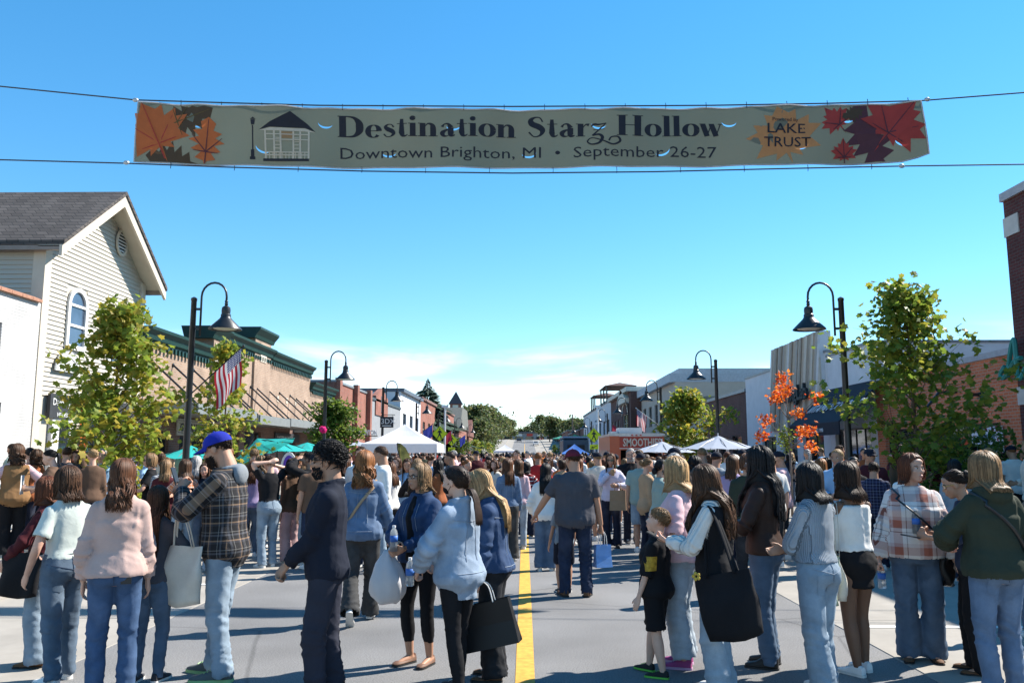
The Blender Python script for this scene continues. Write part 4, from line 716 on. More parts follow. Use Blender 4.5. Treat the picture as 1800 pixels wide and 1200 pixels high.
def tree(label, pos, H, cw, seed, lm, nl=1500, ls=.12, trunk=.05, clear=1.2, group=None, big=True, base=0.0, shape='maple', name='street_tree', bark=(.13, .09, .065), lobes=None):
    rg = random.Random(seed); t = thing(name, label, 'tree', (*pos, base), group=group); b = MB(); H = H - base
    tp = [(0, 0, 0)]; k = 7
    for i in range(1, k + 1): f = i / k; tp.append((rg.gauss(0, .03) * H * .12 * f, rg.gauss(0, .03) * H * .12 * f, H * .97 * f))
    b.tube(tp, [trunk * (1 - .85 * i / k) for i in range(k + 1)], 8); tips = []
    nb = 26 if shape != 'tiny' else 9
    for i in range(nb):
        f = clear / H + (1 - clear / H) * (i + .5) / nb; f = min(.93, f); z0 = H * f * .97; ii = min(k - 1, int(f * k)); p0 = Vector(tp[ii]).lerp(Vector(tp[ii + 1]), f * k - ii); a = i * 2.4 + rg.uniform(-.5, .5)
        prof = (min(1, (1 - f) * 1.9) ** .8) * (.55 + .45 * min(1, f * 2.6)) if shape == 'maple' else (1 - f) ** .7 + .1
        ln = cw / 2 * max(.2, prof) * rg.uniform(.6, 1.35); d = Vector((math.cos(a), math.sin(a), rg.uniform(.25, .7) + f * .6)).normalized(); pts = [p0]
        for j in range(4): d = (d + Vector((rg.gauss(0, .18), rg.gauss(0, .18), .06))).normalized(); pts.append(pts[-1] + d * ln / 4)
        b.tube(pts, [trunk * .34 * (1 - f * .5) * (1 - .8 * j / 4) for j in range(5)], 5); tips += [(pts[2], .7), (pts[3], .9), (pts[4], 1.0)]
        for j in range(3): q = pts[rg.randint(1, 4)] + Vector((rg.gauss(0, 1), rg.gauss(0, 1), rg.gauss(0, .7))) * ln * .28; b.tube([pts[2], pts[2].lerp(q, .6) + Vector((0, 0, .03)), q], [trunk * .12, trunk * .08, trunk * .03], 4); tips.append((q, .8))
    tips.append((Vector(tp[-1]), .8)); b.build('trunk', mat('bark_%d' % int(bark[0] * 100), bark, .9, .3, 14, bump=.5, bscale=30), t, True)
    c = MB(); sp = cw * .075; wts = [rg.random() ** 1.3 + .05 for _ in tips]
    for i in range(nl):
        p, s_ = rg.choices(tips, wts)[0]; q = p + Vector([max(-1.9, min(1.9, rg.gauss(0, 1))) * sp * k_ for k_ in (1, 1, .8)]); leaf(c, q, ls * rg.uniform(.65, 1.25), rg, 0 if rg.random() < .62 else 1, big=big)
    tag(c.build('crown', lm, t), kind='stuff'); return t
LG = [leafmat('leaf_green', (.18, .25, .032), (.25, .30, .04)), leafmat('leaf_yellow_green', (.34, .33, .04), (.40, .29, .045))]
LD = [leafmat('leaf_deep_green', (.075, .14, .022), (.11, .17, .03)), leafmat('leaf_mid_green', (.15, .21, .03), (.18, .21, .035))]
LT = [leafmat('leaf_backlit_green', (.13, .20, .03), (.18, .25, .035)), leafmat('leaf_backlit_yellow', (.26, .29, .035), (.3, .27, .04))]
gx_ = lambda px, X_: (X_, yat(px, X_))
tree('young maple with yellow green leaves before the gabled house', gx_(196, -7.5), at(200, 524, X=-7.5).z, 2.35, 3, LG, 3000, .125, .05, .75, base=.14)
tree('narrow young maple with sparse crown before the general store', gx_(392, -7.6), at(390, 590, X=-7.6).z, 1.9, 5, LG, 2000, .125, .045, .5, base=.14)
tree('dense round green tree by the bakery', gx_(588, -7.6), at(588, 703, X=-7.6).z, 2.5, 8, LD, 4200, .17, .05, .6, base=.14, big=False)
tree('young maple with backlit crown before the orange brick shop', gx_(1612, 7.5), at(1605, 493, X=7.5).z, 2.75, 14, LT, 3200, .125, .05, 1.0, base=.14)
tree('light green street tree behind the smoothie trailer', gx_(1205, 7.6), at(1207, 688, X=7.6).z, 3.4, 21, LG, 4200, .22, .06, 1.0, base=.14, big=False)
for i, (px, X_, h_) in enumerate(((812, -7.6, 3.6), (835, -7.6, 3.8), (846, -7.6, 3.8), (858, -7.6, 4.0), (866, -7.6, 4.2))): tree('small street tree in the far row on the left', gx_(px, X_), h_, 3.0, 40 + i, LG if i % 2 else LD, 600, .3, .06, 1.0, group='far left street trees', big=False)
for i, (px, X_, h_) in enumerate(((1015, 7.6, 3.8), (990, 7.6, 3.8), (975, 7.6, 4.0))): tree('small street tree in the far row on the right', gx_(px, X_), h_, 3.0, 50 + i, LD, 600, .3, .06, 1.0, group='far right street trees', big=False)
# autumn sapling with orange clusters
def sapling():
    rg = random.Random(4); pos = gx_(1388, 6.9); t = thing('autumn_sapling', 'thin bare sapling with clusters of orange leaves', 'tree', (*pos, .14)); b = MB(); c = MB(); Yp = pos[1]
    ends = [(1376, 664), (1362, 700), (1347, 738), (1338, 765), (1405, 725), (1437, 698), (1422, 757), (1410, 760), (1424, 787), (1372, 690), (1384, 684)]
    root = Vector((0, 0, 0)); fork = at(1385, 735, Y=Yp) - Vector((*pos, .14)); b.tube([root, root.lerp(fork, .5) + Vector((.02, 0, 0)), fork], [.035, .028, .02], 7)
    for i, (px, py) in enumerate(ends):
        e = at(px, py, Y=Yp + rg.uniform(-.35, .35)) - Vector((*pos, .14)); st = root.lerp(fork, 1.0 if py < 730 else rg.uniform(.45, .8)); b.tube([st, st.lerp(e, .5) + Vector((rg.gauss(0, .04), 0, -.04)), e], [.016, .011, .005], 5)
        for j in range(75): q = e + Vector((rg.gauss(0, .10), rg.gauss(0, .10), rg.gauss(0, .085))); leaf(c, q, .10 * rg.uniform(.6, 1.3), rg, 0 if rg.random() < .7 else 1)
    g_ = MB()
    for j in range(160): leaf(g_, at(1380, 770, Y=Yp) - Vector((*pos, .14)) + Vector((rg.gauss(0, .12), rg.gauss(0, .12), rg.gauss(0, .16))), .09, rg)
    b.build('trunk', mat('bark_20', (.2, .17, .15), .9, .2, 14), t, True); tag(c.build('crown', [leafmat('leaf_orange', (.75, .16, .02), (.85, .26, .03)), leafmat('leaf_red', (.55, .05, .02), (.65, .1, .02))], t), kind='stuff'); tag(g_.build('green_shoots', LG, t), kind='stuff')
sapling()
def shrub(label, c, r, lm, n, seed, ls=.09, name='shrub', group=None):
    rg = random.Random(seed); t = thing(name, label, 'shrub', c, group=group); b = MB(); s_ = MB()
    for i in range(9): a = rg.uniform(0, 6.28); e = Vector((math.cos(a) * r[0] * .6, math.sin(a) * r[1] * .6, r[2] * rg.uniform(.8, 1.6))); s_.tube([(0, 0, 0), e * .5 + Vector((0, 0, .1)), e], [.02, .014, .006], 5)
    for i in range(n):
        d = Vector((rg.gauss(0, 1), rg.gauss(0, 1), rg.gauss(0, 1))).normalized() * (rg.random() ** .33); leaf(b, Vector((d.x * r[0] * (1 + .25 * math.sin(d.z * 7 + seed)), d.y * r[1], r[2] + d.z * r[2] * (1 + .18 * math.sin(d.x * 9)))), ls * rg.uniform(.6, 1.3), rg, 0 if rg.random() < .7 else 1)
    s_.build('stem', mat('bark_20', (.2, .17, .15), .9, .2, 14), t); tag(b.build('foliage', lm, t), kind='stuff'); return t
for i, (px, py, X_, rr) in enumerate(((1680, 800, 9.5, (1.0, 1.0, 1.15)), (1735, 790, 9.8, (.9, .9, 1.2)), (1640, 820, 8.6, (.8, .8, .9)))): shrub(['dark leafy shrub under the backlit maple', 'tall dark shrub below the hanging poster', 'low dark shrub by the kerb in the shade'][i], (X_, yat(px, X_), .14), rr, LD, 1500, 60 + i, .12)
for i, (px, X_) in enumerate(((262, -7.3), (300, -7.3), (225, -7.3))): shrub(['rounded green planter shrub behind the checked shirt', 'green planter shrub beside the orange plaid shirt', 'green planter shrub below the yellow maple'][i], (X_, yat(px, X_), .14), (.55, .55, .55), LG, 900, 70 + i, .08)
shrub('leafy hedge bush beside the bakery parasols', (-7.8, yat(400, -7.8), .14), (.6, .6, .7), LG, 1100, 77, .08)
# spruce above the white false front
def spruce(label, px, ty, Y, seed, w):
    rg = random.Random(seed); c = at(px, ty, Y=Y); H = c.z; t = thing('spruce_tree', label, 'tree', (c.x, Y, 0)); b = MB(); b.tube([(0, 0, 0), (0, 0, H)], [.35, .03], 8); b.build('trunk', mat('bark_9', (.09, .06, .045), .9), t); cr_ = MB()
    for i in range(1500):
        f = rg.random() ** .8; z = H * (1 - f * .85); r_ = w * f * (.75 + .35 * rg.random()) * (1 + .22 * math.sin(z * 3.1)); a = rg.uniform(0, 6.28); p0 = Vector((math.cos(a) * r_ * .25, math.sin(a) * r_ * .25, z)); p1 = Vector((math.cos(a) * r_, math.sin(a) * r_, z - r_ * .28 + rg.uniform(-.2, .2))); s_ = Vector((-math.sin(a), math.cos(a), 0)) * r_ * .13; m_ = p0.lerp(p1, .6); cr_.add([p0, m_ + s_ + Vector((0, 0, -.12)), p1, m_ - s_ + Vector((0, 0, -.12))], [(0, 1, 2), (0, 2, 3)], i % 2)
    tag(cr_.build('crown', [mat('needle_dark', (.018, .04, .025), .8, .3, 3), mat('needle_mid', (.03, .06, .035), .8, .3, 3)], t), kind='stuff')
spruce('tall dark spruce standing above the white false front', 752, 664, 118, 2, 8.5)
# trees on the hill at the end of the street
LF = [leafmat('leaf_far_green', (.085, .125, .045), (.12, .15, .05)), leafmat('leaf_far_olive', (.14, .15, .05), (.16, .145, .055))]  # lightened leaf colours: distance haze is put into the colour itself
hill = [(808, 716, 250), (826, 712, 262), (842, 708, 250), (858, 713, 280), (873, 722, 300), (886, 730, 330), (899, 736, 380), (845, 735, 215), (862, 742, 230), (938, 740, 400), (952, 728, 330), (966, 729, 300), (980, 734, 300), (994, 738, 280), (1008, 733, 260), (1022, 735, 250), (1036, 730, 240), (915, 752, 440), (926, 748, 440), (800, 738, 230), (1045, 745, 220)]
protoF = [None] * 3
for i, (px, py, Y) in enumerate(hill):
    c = at(px, py, Y=Y); k = i % 3; g = gh(Y)
    if protoF[k] is None:
        tree('x', (0, 0), 15, 13, 90 + k, LF, 1500, 1.15, .35, 2.5, big=False, name='broadleaf_tree'); protoF[k] = [o for o in bpy.context.scene.objects if o.name.startswith('broadleaf_tree')][-1]; o = protoF[k]; o['used'] = 0
    else: o = copy_tree(protoF[k])
    s_ = (c.z - g + .5) / 16; o.location = (c.x, Y, g - .5); o.scale = (max(.5, s_) * 1.05,) * 2 + (s_,); o.rotation_euler = (0, 0, i * 1.3); o['label'] = 'full green broadleaf tree on the hill at the end of the street'; o['group'] = 'trees on the hill'
    if 'used' in o: del o['used']
# parked cars far up the hill road
def car(label, x, y, col, rz=0):
    t = thing('parked_car', label, 'car', (x, y, gh(y) + .01), rz); b = MB(); pr = [(-2.1, .35), (-2.15, .75), (-1.5, .85), (-.9, 1.4), (.7, 1.42), (1.4, .95), (2.1, .85), (2.15, .4)]; b.prism(pr, -.85, .85, 'x'); b.build('body', mat('car_' + '%.2f' % col[0], col, .3, spec=.6), t)
    for s_ in (-1, 1): b = MB(); b.prism([(-1.35, .88), (-.85, 1.32), (.65, 1.34), (1.2, .95)], s_ * .853, s_ * .86, 'x'); b.build('window', M_GLASS, t)
    b = MB(); b.add([(-.72, -1.47, .9), (.72, -1.47, .9), (.66, -.93, 1.37), (-.66, -.93, 1.37)], [(0, 1, 2, 3)]); b.build('rear_window', M_GLASS, t)
    for x_, y_ in ((-.86, -1.35), (.68, -1.35), (-.86, 1.35), (.68, 1.35)): b = MB(); b.lathe([(.2, 0), (.33, .02), (.33, .16), (.2, .18)], (x_, y_, .33), 12, axis='x'); b.build('wheel', M_BLACK, t)
car('dark car driving up the far hill road', -2.0, 300, (.02, .02, .03)); car('white car parked low on the far hill road', 3.6, 270, (.6, .6, .6)); car('red car beside the hilltop shop', 7.5, 380, (.4, .03, .03))
# ------------------------------------------------------------------ banner across the street
YB = 12.6
def bpt(px, py, off=0.0):
    p = at(px, py, Y=YB); p.y += .035 * math.sin(px * .021 + 1) + .02 * math.sin(px * .05 + py * .03) + .03 * math.sin(py * .02 + px * .004) - off; return p
TOP = lambda px: np.interp(px, [246, 400, 560, 700, 900, 1100, 1300, 1450, 1616], [181, 187, 190.5, 191.5, 192, 191, 188.5, 186, 180]) + .8 * math.sin(px * .085)
BOT = lambda px: np.interp(px, [235, 400, 560, 700, 900, 1100, 1300, 1450, 1560, 1632], [284, 290, 293, 294.5, 295, 294.5, 292.5, 290.5, 287, 271])
def in_poly(p, poly):
    c = False; n = len(poly)
    for i in range(n):
        (x0, y0), (x1, y1) = poly[i], poly[i - 1]
        if (y0 > p[1]) != (y1 > p[1]) and p[0] < (x1 - x0) * (p[1] - y0) / (y1 - y0) + x0: c = not c
    return c
ban = thing('street_banner', 'long sage green festival banner hung over the street on two cables', 'banner')
xsn = list(np.linspace(236, 1631, 100)); outl = [(246, TOP(246))] + [(x, TOP(x)) for x in xsn if 250 < x < 1612] + [(1616, TOP(1616)), (1622, 215), (1628, 245), (1632, 271), (1612, 278), (1585, 285)] + [(x, BOT(x)) for x in reversed(xsn) if 240 < x < 1560] + [(235, 284), (239, 240)]
SL = [(277, 262, 20), (352, 218, -12), (571, 219, 10), (462, 263, 22), (683, 270, 4), (797, 223, 0), (930, 271, -3), (1165, 268, -20), (1282, 216, 4), (1490, 210, -8), (1408, 258, -15), (1584, 251, 12), (1052, 221, 10)]
slits = []
for x, y, a in SL:
    ca, sa = math.cos(R(a)), math.sin(R(a)); lo = [(13 * math.cos(t), 9.5 * math.sin(t) - 3) for t in np.linspace(0, math.pi, 9)]; hi = [(13 * math.cos(t), 6.3 * math.sin(t) - 3) for t in np.linspace(math.pi, 0, 9)][1:-1]; slits.append([(x + (u * ca - v * sa), y + (u * sa + v * ca)) for u, v in lo + hi])
pv = list(outl); ed = [(i, (i + 1) % len(outl)) for i in range(len(outl))]
for s_ in slits: k = len(pv); pv += s_; ed += [(k + i, k + (i + 1) % len(s_)) for i in range(len(s_))]
for x in np.linspace(250, 1610, 110):
    for f in np.linspace(.12, .88, 7): pv.append((x, TOP(x) + (BOT(x) - TOP(x)) * f))
rs = delaunay_2d_cdt([Vector(p) for p in pv], ed, [], 1, 1e-4); V2, F2 = rs[0], rs[2]
F2 = [f for f in F2 if in_poly(tuple(sum((V2[i] for i in f), Vector((0, 0))) / 3), outl) and not any(in_poly(tuple(sum((V2[i] for i in f), Vector((0, 0))) / 3), s_) for s_ in slits)]
def slit_off(x, y): return 0
m_ban = mat('banner_sage_vinyl', (.15, .168, .13), .55, .06, .9, col2=(.165, .165, .12), trans=.24)
b = MB(); b.add([bpt(p[0], p[1]) for p in V2], F2); cloth_ = b.build('banner_cloth', m_ban, ban, True)
b = MB(); loop_ = outl + [outl[0]]; b.tube([bpt(p[0], p[1], .004) for p in loop_], .012, 5); b.build('hem', mat('banner_hem', (.55, .54, .55), .6, trans=.3), ban)
PRT = {}
def pm(name, c): 
    if name not in PRT: PRT[name] = mat('print_' + name, c, .55, .08, 5, trans=.25)
    return PRT[name]
def bclip(p): x = min(max(p[0], 240), 1626); return (x, min(max(p[1], TOP(x) + 2), BOT(x) - 2))
def bprint(name, polys, m, off=.004, clip=False):
    b = MB()
    for k, pl in enumerate(polys):
        pl = [bclip(p) if clip else p for p in pl]; c = (sum(p[0] for p in pl) / len(pl), sum(p[1] for p in pl) / len(pl))
        r_ = delaunay_2d_cdt([Vector(p) for p in pl], [(i, (i + 1) % len(pl)) for i in range(len(pl))], [], 1, 1e-5); b.add([bpt(q[0], q[1], off + .0004 * (k % 6)) for q in r_[0]], [f for f in r_[2] if in_poly(tuple(sum((r_[0][i] for i in f), Vector((0, 0))) / len(f)), pl)])
    return b.build(name, m, cloth_)
def stroke_poly(pts, wd, sub=5):
    Q = cr_spline([(*p, w_) for p, w_ in zip(pts, wd)], sub) if len(pts) > 2 else [np.array((*p, w_)) for p, w_ in zip(pts, wd)]; a, c = [], []
    for i, q in enumerate(Q):
        t = Q[min(i + 1, len(Q) - 1)] - Q[max(i - 1, 0)]; n = np.array((-t[1], t[0])); n = n / (np.linalg.norm(n) + 1e-9); a.append(q[:2] + n * q[2]); c.append(q[:2] - n * q[2])
    return a, c
SER = lambda x, y, w_=.16: ([(x - w_, y), (x + w_, y)], [.018, .018])
def ell_path(cx, cy, rx, ry, a0, a1, thick, thin, n=13): return ([(cx + rx * math.cos(R(a0 + (a1 - a0) * i / (n - 1))), cy + ry * math.sin(R(a0 + (a1 - a0) * i / (n - 1)))) for i in range(n)], [thin + (thick - thin) * abs(math.cos(R(a0 + (a1 - a0) * i / (n - 1)))) ** 1.5 for i in range(n)])
G = {'l': ([([(.17, 0), (.17, 1.05)], [.105, .105]), SER(.17, .015, .17), ([(.0, 1.035), (.17, 1.035)], [.018, .018])], .36),
 'i': ([([(.17, 0), (.17, .63)], [.105, .105]), SER(.17, .015, .17), ([(.0, .615), (.17, .615)], [.018, .018]), ell_path(.165, .86, .055, .055, 0, 360, .055, .055)], .36),
 'n': ([([(.17, 0), (.17, .63)], [.105, .105]), SER(.17, .015, .17), ([(.0, .615), (.17, .615)], [.018, .018]), ([(.24, .44), (.36, .60), (.5, .56), (.55, .40), (.55, .0)], [.015, .03, .07, .105, .105]), SER(.55, .015, .17)], .76),
 't': ([([(.2, .84), (.2, .16)], [.06, .105]), ([(.2, .2), (.24, .04), (.34, .02), (.42, .09)], [.105, .075, .035, .014]), ([(.02, .61), (.4, .61)], [.018, .018])], .44),
 'o': ([ell_path(.33, .31, .215, .295, 0, 360, .105, .02, 25)], .66), 'e': ([ell_path(.32, .31, .205, .295, 0, 320, .105, .02, 23), ([(.14, .33), (.6, .33)], [.018, .018])], .63),
 's': ([([(.44, .46), (.36, .59), (.22, .60), (.14, .50), (.22, .38), (.38, .27), (.44, .14), (.34, .02), (.18, .01), (.08, .15)], [.035, .02, .03, .065, .095, .095, .065, .03, .02, .035])], .54),
 'a': ([([(.44, .42), (.44, .1), (.5, .03), (.6, .06)], [.105, .105, .06, .014]), ([(.12, .46), (.2, .59), (.34, .60), (.44, .42)], [.055, .025, .05, .105]), ([(.44, .35), (.26, .30), (.13, .17), (.18, .03), (.32, .02), (.44, .14)], [.016, .05, .09, .06, .02, .016])], .64),
 'r': ([([(.17, 0), (.17, .63)], [.105, .105]), SER(.17, .015, .17), ([(.0, .615), (.17, .615)], [.018, .018]), ([(.25, .42), (.36, .58), (.48, .56)], [.015, .03, .075])], .54),
 'w': ([([(.1, .61), (.27, .02)], [.1, .1]), ([(.27, .03), (.42, .6)], [.02, .02]), ([(.42, .61), (.6, .02)], [.1, .1]), ([(.6, .03), (.75, .6)], [.02, .02]), ([(-.02, .61), (.2, .61)], [.018, .018]), ([(.33, .61), (.52, .61)], [.018, .018]), ([(.66, .61), (.84, .61)], [.018, .018])], .82),
 'D': ([([(.2, 0), (.2, 1)], [.125, .125]), ([(.02, .985), (.36, .985)], [.02, .02]), ([(.02, .015), (.36, .015)], [.02, .02]), ([(.3, .98), (.6, .93), (.78, .72), (.81, .5), (.78, .28), (.6, .07), (.3, .02)], [.02, .055, .12, .14, .12, .055, .02])], 1.0),
 'S': ([([(.60, .74), (.50, .95), (.32, .98), (.17, .86), (.22, .66), (.46, .5), (.60, .30), (.50, .07), (.28, .02), (.10, .26)], [.03, .025, .04, .09, .125, .13, .10, .045, .025, .035])], .74),
 'H': ([([(.2, 0), (.2, 1)], [.125, .125]), ([(.78, 0), (.78, 1)], [.125, .125]), ([(.2, .52), (.78, .52)], [.02, .02])] + [SER(x, y, .2) for x in (.2, .78) for y in (.015, .985)], 1.02),
 'z': ([([(.02, .47), (.12, .58), (.3, .56), (.56, .62)], [.02, .05, .04, .015]), ([(.56, .62), (.3, .3), (.06, .02)], [.02, .03, .035]), ([(.06, .02), (.3, .06), (.42, -.1), (.3, -.36), (.02, -.42), (-.12, -.26), (.05, -.10), (.45, -.26), (.8, -.45), (1.06, -.30), (.98, -.08), (.74, -.10), (.66, -.27)], [.03, .05, .06, .05, .035, .03, .025, .03, .04, .045, .04, .03, .035]), ([(.1, .30), (.5, .33)], [.015, .015])], .60), ' ': ([], .34)}
def fat_text(s_, x0, x1, ybase, cap):
    adv = sum(G[c][1] for c in s_); kx = (x1 - x0) / adv; x = x0; polys = []
    for c in s_:
        for pts, wd in G[c][0]:
            a, d_ = stroke_poly(pts, wd); polys.append([(x + p[0] * kx, ybase - p[1] * cap) for p in a] + [(x + p[0] * kx, ybase - p[1] * cap) for p in reversed(d_)])
        x += G[c][1] * kx
    return polys
def bstrokes(name, polys, m, off=.004):
    b = MB()
    for k, pl in enumerate(polys):
        n = len(pl) // 2; A = pl[:n]; C = pl[n:][::-1]; b.add([bpt(*p, off + .0005 * (k % 7)) for q in zip(A, C) for p in q], [(2 * i, 2 * i + 1, 2 * i + 3, 2 * i + 2) for i in range(n - 1)])
    return b.build(name, m, cloth_)
M_PINK_ = pm('ink', (.022, .02, .028))
bstrokes('lettering', fat_text('Destination Starz Hollow', 592, 1270, 239.5, 36), M_PINK_)
def btext(s_, x0, x1, yb, cap, m, off=.004, bold=0, shear=0):
    me = text_mesh(s_, 1.0, extrude=0, bold=bold, shear=shear); V = np.array([v.co[:] for v in me.vertices]); w0, w1 = V[:, 0].min(), V[:, 0].max(); ch = .70
    for v in me.vertices: v.co = bpt(x0 + (v.co.x - w0) / (w1 - w0) * (x1 - x0), yb - v.co.y / ch * cap, off)
    me.materials.clear(); me.materials.append(m); return link('lettering', me, cloth_)
btext('Downtown Brighton, MI  \u2022  September 26-27', 597, 1260, 277, 19.5, M_PINK_)
btext('LAKE', 1347, 1414, 236, 17, M_PINK_, .010, .006); btext('TRUST', 1341, 1423, 260, 17, M_PINK_, .010, .006); btext('Powered by', 1356, 1402, 215, 6, M_PINK_, .010)
MAPLE = [(0, -1), (.05, -.45), (.35, -.6), (.3, -.42), (.85, -.45), (.62, -.15), (1.0, .12), (.68, .2), (.74, .42), (.38, .32), (.42, .62), (.22, .55), (0, 1.0), (-.22, .55), (-.42, .62), (-.38, .32), (-.74, .42), (-.68, .2), (-1.0, .12), (-.62, -.15), (-.85, -.45), (-.3, -.42), (-.35, -.6), (-.05, -.45)]
OAK = [(0, -1), (.08, -.7), (.42, -.62), (.2, -.38), (.6, -.3), (.3, -.08), (.72, .05), (.32, .22), (.58, .42), (.22, .5), (.3, .78), (0, 1), (-.3, .78), (-.22, .5), (-.58, .42), (-.32, .22), (-.72, .05), (-.3, -.08), (-.6, -.3), (-.2, -.38), (-.42, -.62), (-.08, -.7)]
def bleaf(shape, x, y, r, rot, m, nm, off=.004, vein=None, sy=1):
    c, s_ = math.cos(R(rot)), math.sin(R(rot)); f = lambda p: (x + (p[0] * c - p[1] * s_) * r, y - (p[0] * s_ + p[1] * c) * r * sy); pl = [f(p) for p in shape]; o = bprint(nm, [pl], m, off, True)
    if vein:
        vs_ = []
        for e in ((0, .9), (.6, .25), (-.6, .25), (.5, -.35), (-.5, -.35)): a, d_ = stroke_poly([bclip(f((0, -.8))) if e == (0, .9) else f((0, -.35)), bclip(f(e))], [1.1, .5]); vs_.append(list(a) + list(d_)[::-1])
        bstrokes('leaf_veins', vs_, vein, off + .004)
    return o
OR, RD, MR, BRN, PCH = pm('orange', (.52, .13, .035)), pm('red', (.40, .045, .035)), pm('maroon', (.10, .03, .04)), pm('brown', (.085, .05, .025)), pm('peach', (.55, .24, .09)); OL = pm('olive_brown', (.13, .085, .025))
bleaf(OAK, 328, 208, 50, -70, BRN, 'printed_leaf', .004, OL); bleaf(OAK, 300, 280, 46, 80, BRN, 'printed_leaf', .005); bleaf(MAPLE, 272, 230, 64, 20, OR, 'printed_leaf', .008, RD); bleaf(OAK, 362, 250, 44, -8, OR, 'printed_leaf', .010, MR)
bleaf(MAPLE, 1378, 240, 68, 12, PCH, 'printed_leaf', .004); bleaf(MAPLE, 1468, 212, 30, 40, RD, 'printed_leaf', .005, MR); bleaf(OAK, 1528, 240, 66, 25, MR, 'printed_leaf', .006); bleaf(MAPLE, 1572, 216, 62, -35, RD, 'printed_leaf', .012, MR); bleaf(MAPLE, 1483, 268, 25, 5, RD, 'printed_leaf', .013, MR); bleaf(OAK, 1500, 200, 22, 110, BRN, 'printed_leaf', .009)
# printed bandstand and lamp
WP_ = pm('cream', (.60, .52, .42)); q = []
rect = lambda x0, y0, x1, y1: [(x0, y0), (x1, y0), (x1, y1), (x0, y1)]
bprint('printed_roof', [[(457, 230), (476, 216), (511, 197), (540, 218), (554, 232), (536, 225), (476, 225)]], M_PINK_, .006); bprint('printed_eave', [[(457, 231), (476, 226), (536, 226), (554, 233), (536, 231), (476, 231)]], WP_, .007)
for x0, x1 in ((466, 469), (481, 484), (492, 495), (514, 517), (526, 529), (541, 544)): q.append(rect(x0, 231, x1, 279))
for y_ in (236, 245, 267, 272): q.append(rect(466, y_, 544, y_ + 1.6))
for i in range(14): q.append(rect(468 + i * 5.6, 267, 469.2 + i * 5.6, 279))
for xx in (486, 519):
    for i in range(7): q.append(rect(xx - 2, 236 + i * 6, xx + 6, 237.2 + i * 6))
bprint('printed_bandstand', q, WP_, .005); bprint('printed_base', [rect(463, 279, 543, 283.5)], M_PINK_, .006); bprint('printed_arch', [rect(495, 232, 514, 243)], pm('tan', (.36, .22, .11)), .0045)
bprint('printed_lamp', [rect(440, 276, 449.5, 281), rect(442, 264, 448, 277), rect(444.3, 222, 446.6, 266), [(443, 221), (448.5, 221), (450, 212), (441.5, 212)], [(440.5, 211.5), (451, 211.5), (445.7, 207.5)]], M_PINK_, .005)
def cable(label, pts):
    b = MB(); b.tube([at(px, py, Y=YB + .02) for px, py in pts], .011, 6); o = tag(b.build('banner_cable', mat('steel_cable', (.05, .055, .07), .5, metal=.5)), label, 'cable'); return o
cable('upper steel cable carrying the street banner', [(-560, 78), (0, 152), (238, 176), (400, 181), (560, 185.5), (900, 187.5), (1250, 185.5), (1450, 182), (1622, 177), (1800, 163), (2350, 105)])
cable('lower steel cable below the street banner', [(-560, 262), (0, 281), (215, 287), (400, 294), (640, 301), (900, 304.5), (1150, 302), (1400, 296), (1590, 292), (1800, 289), (2350, 275)])
tm = MB(); tm.tube([(0, 0, -.05), (.004, 0, 0), (0, 0, .05)], .006, 4); tme = tm.mesh('cable_tie', M_BLACK)
for i in range(19): px = 318 + i * 71; link('cable_tie', tme, ban, at(px, TOP(px) - 3.2, Y=YB + .0))
for i in range(12): px = 300 + i * 112; link('cable_tie', tme, ban, at(px, BOT(px) + 4.5, Y=YB + .0))
for px, py in ((238, 176), (222, 286), (1630, 175), (1585, 292)): b = MB(); b.ell(at(px, py, Y=YB), (.05, .03, .035), None, 8, 6); b.build('shackle', M_GALV, ban)
# ------------------------------------------------------------------ people: continuous bodies, clothing, hair
def vnoise(P):
    P = np.asarray(P, float); I = np.floor(P).astype(np.int64); F = P - I; F = F * F * (3 - 2 * F); out = 0
    def h(a, b, c):
        n = (a * 73856093) ^ (b * 19349663) ^ (c * 83492791); n = (n ^ (n >> 13)) * 1274126177; n = n ^ (n >> 16); return (n & 0xffff) / 32767.5 - 1
    for dx in (0, 1):
        for dy in (0, 1):
            for dz in (0, 1):
                wt = (F[:, 0] if dx else 1 - F[:, 0]) * (F[:, 1] if dy else 1 - F[:, 1]) * (F[:, 2] if dz else 1 - F[:, 2]); out = out + wt * h(I[:, 0] + dx, I[:, 1] + dy, I[:, 2] + dz)
    return out
class Jobs:
    """voxel-merge many rough solids into continuous surfaces in one parallel evaluation"""
    def __init__(s): s.q = []
    def add(s, mb, voxel, smooth=4, dec=None): s.q.append((mb, voxel, smooth, dec)); return len(s.q) - 1
    def run(s):
        ts = bpy.data.scenes.new('tmp'); obs = []
        for mb, vx, sm, dec in s.q:
            me = bpy.data.meshes.new('tmp'); me.from_pydata(mb.v, [], mb.f); o = bpy.data.objects.new('tmp', me); ts.collection.objects.link(o)
            m = o.modifiers.new('r', 'REMESH'); m.mode = 'VOXEL'; m.voxel_size = vx; m.adaptivity = 0
            if sm: m = o.modifiers.new('s', 'SMOOTH'); m.factor = .5; m.iterations = sm
            if dec: m = o.modifiers.new('d', 'DECIMATE'); m.ratio = dec
            obs.append(o)
        ts.view_layers[0].update(); dg = ts.view_layers[0].depsgraph; out = []
        for o in obs: out.append(bpy.data.meshes.new_from_object(o.evaluated_get(dg)))
        for o in obs: me = o.data; bpy.data.objects.remove(o); bpy.data.meshes.remove(me)
        bpy.data.scenes.remove(ts); s.q = []; return out
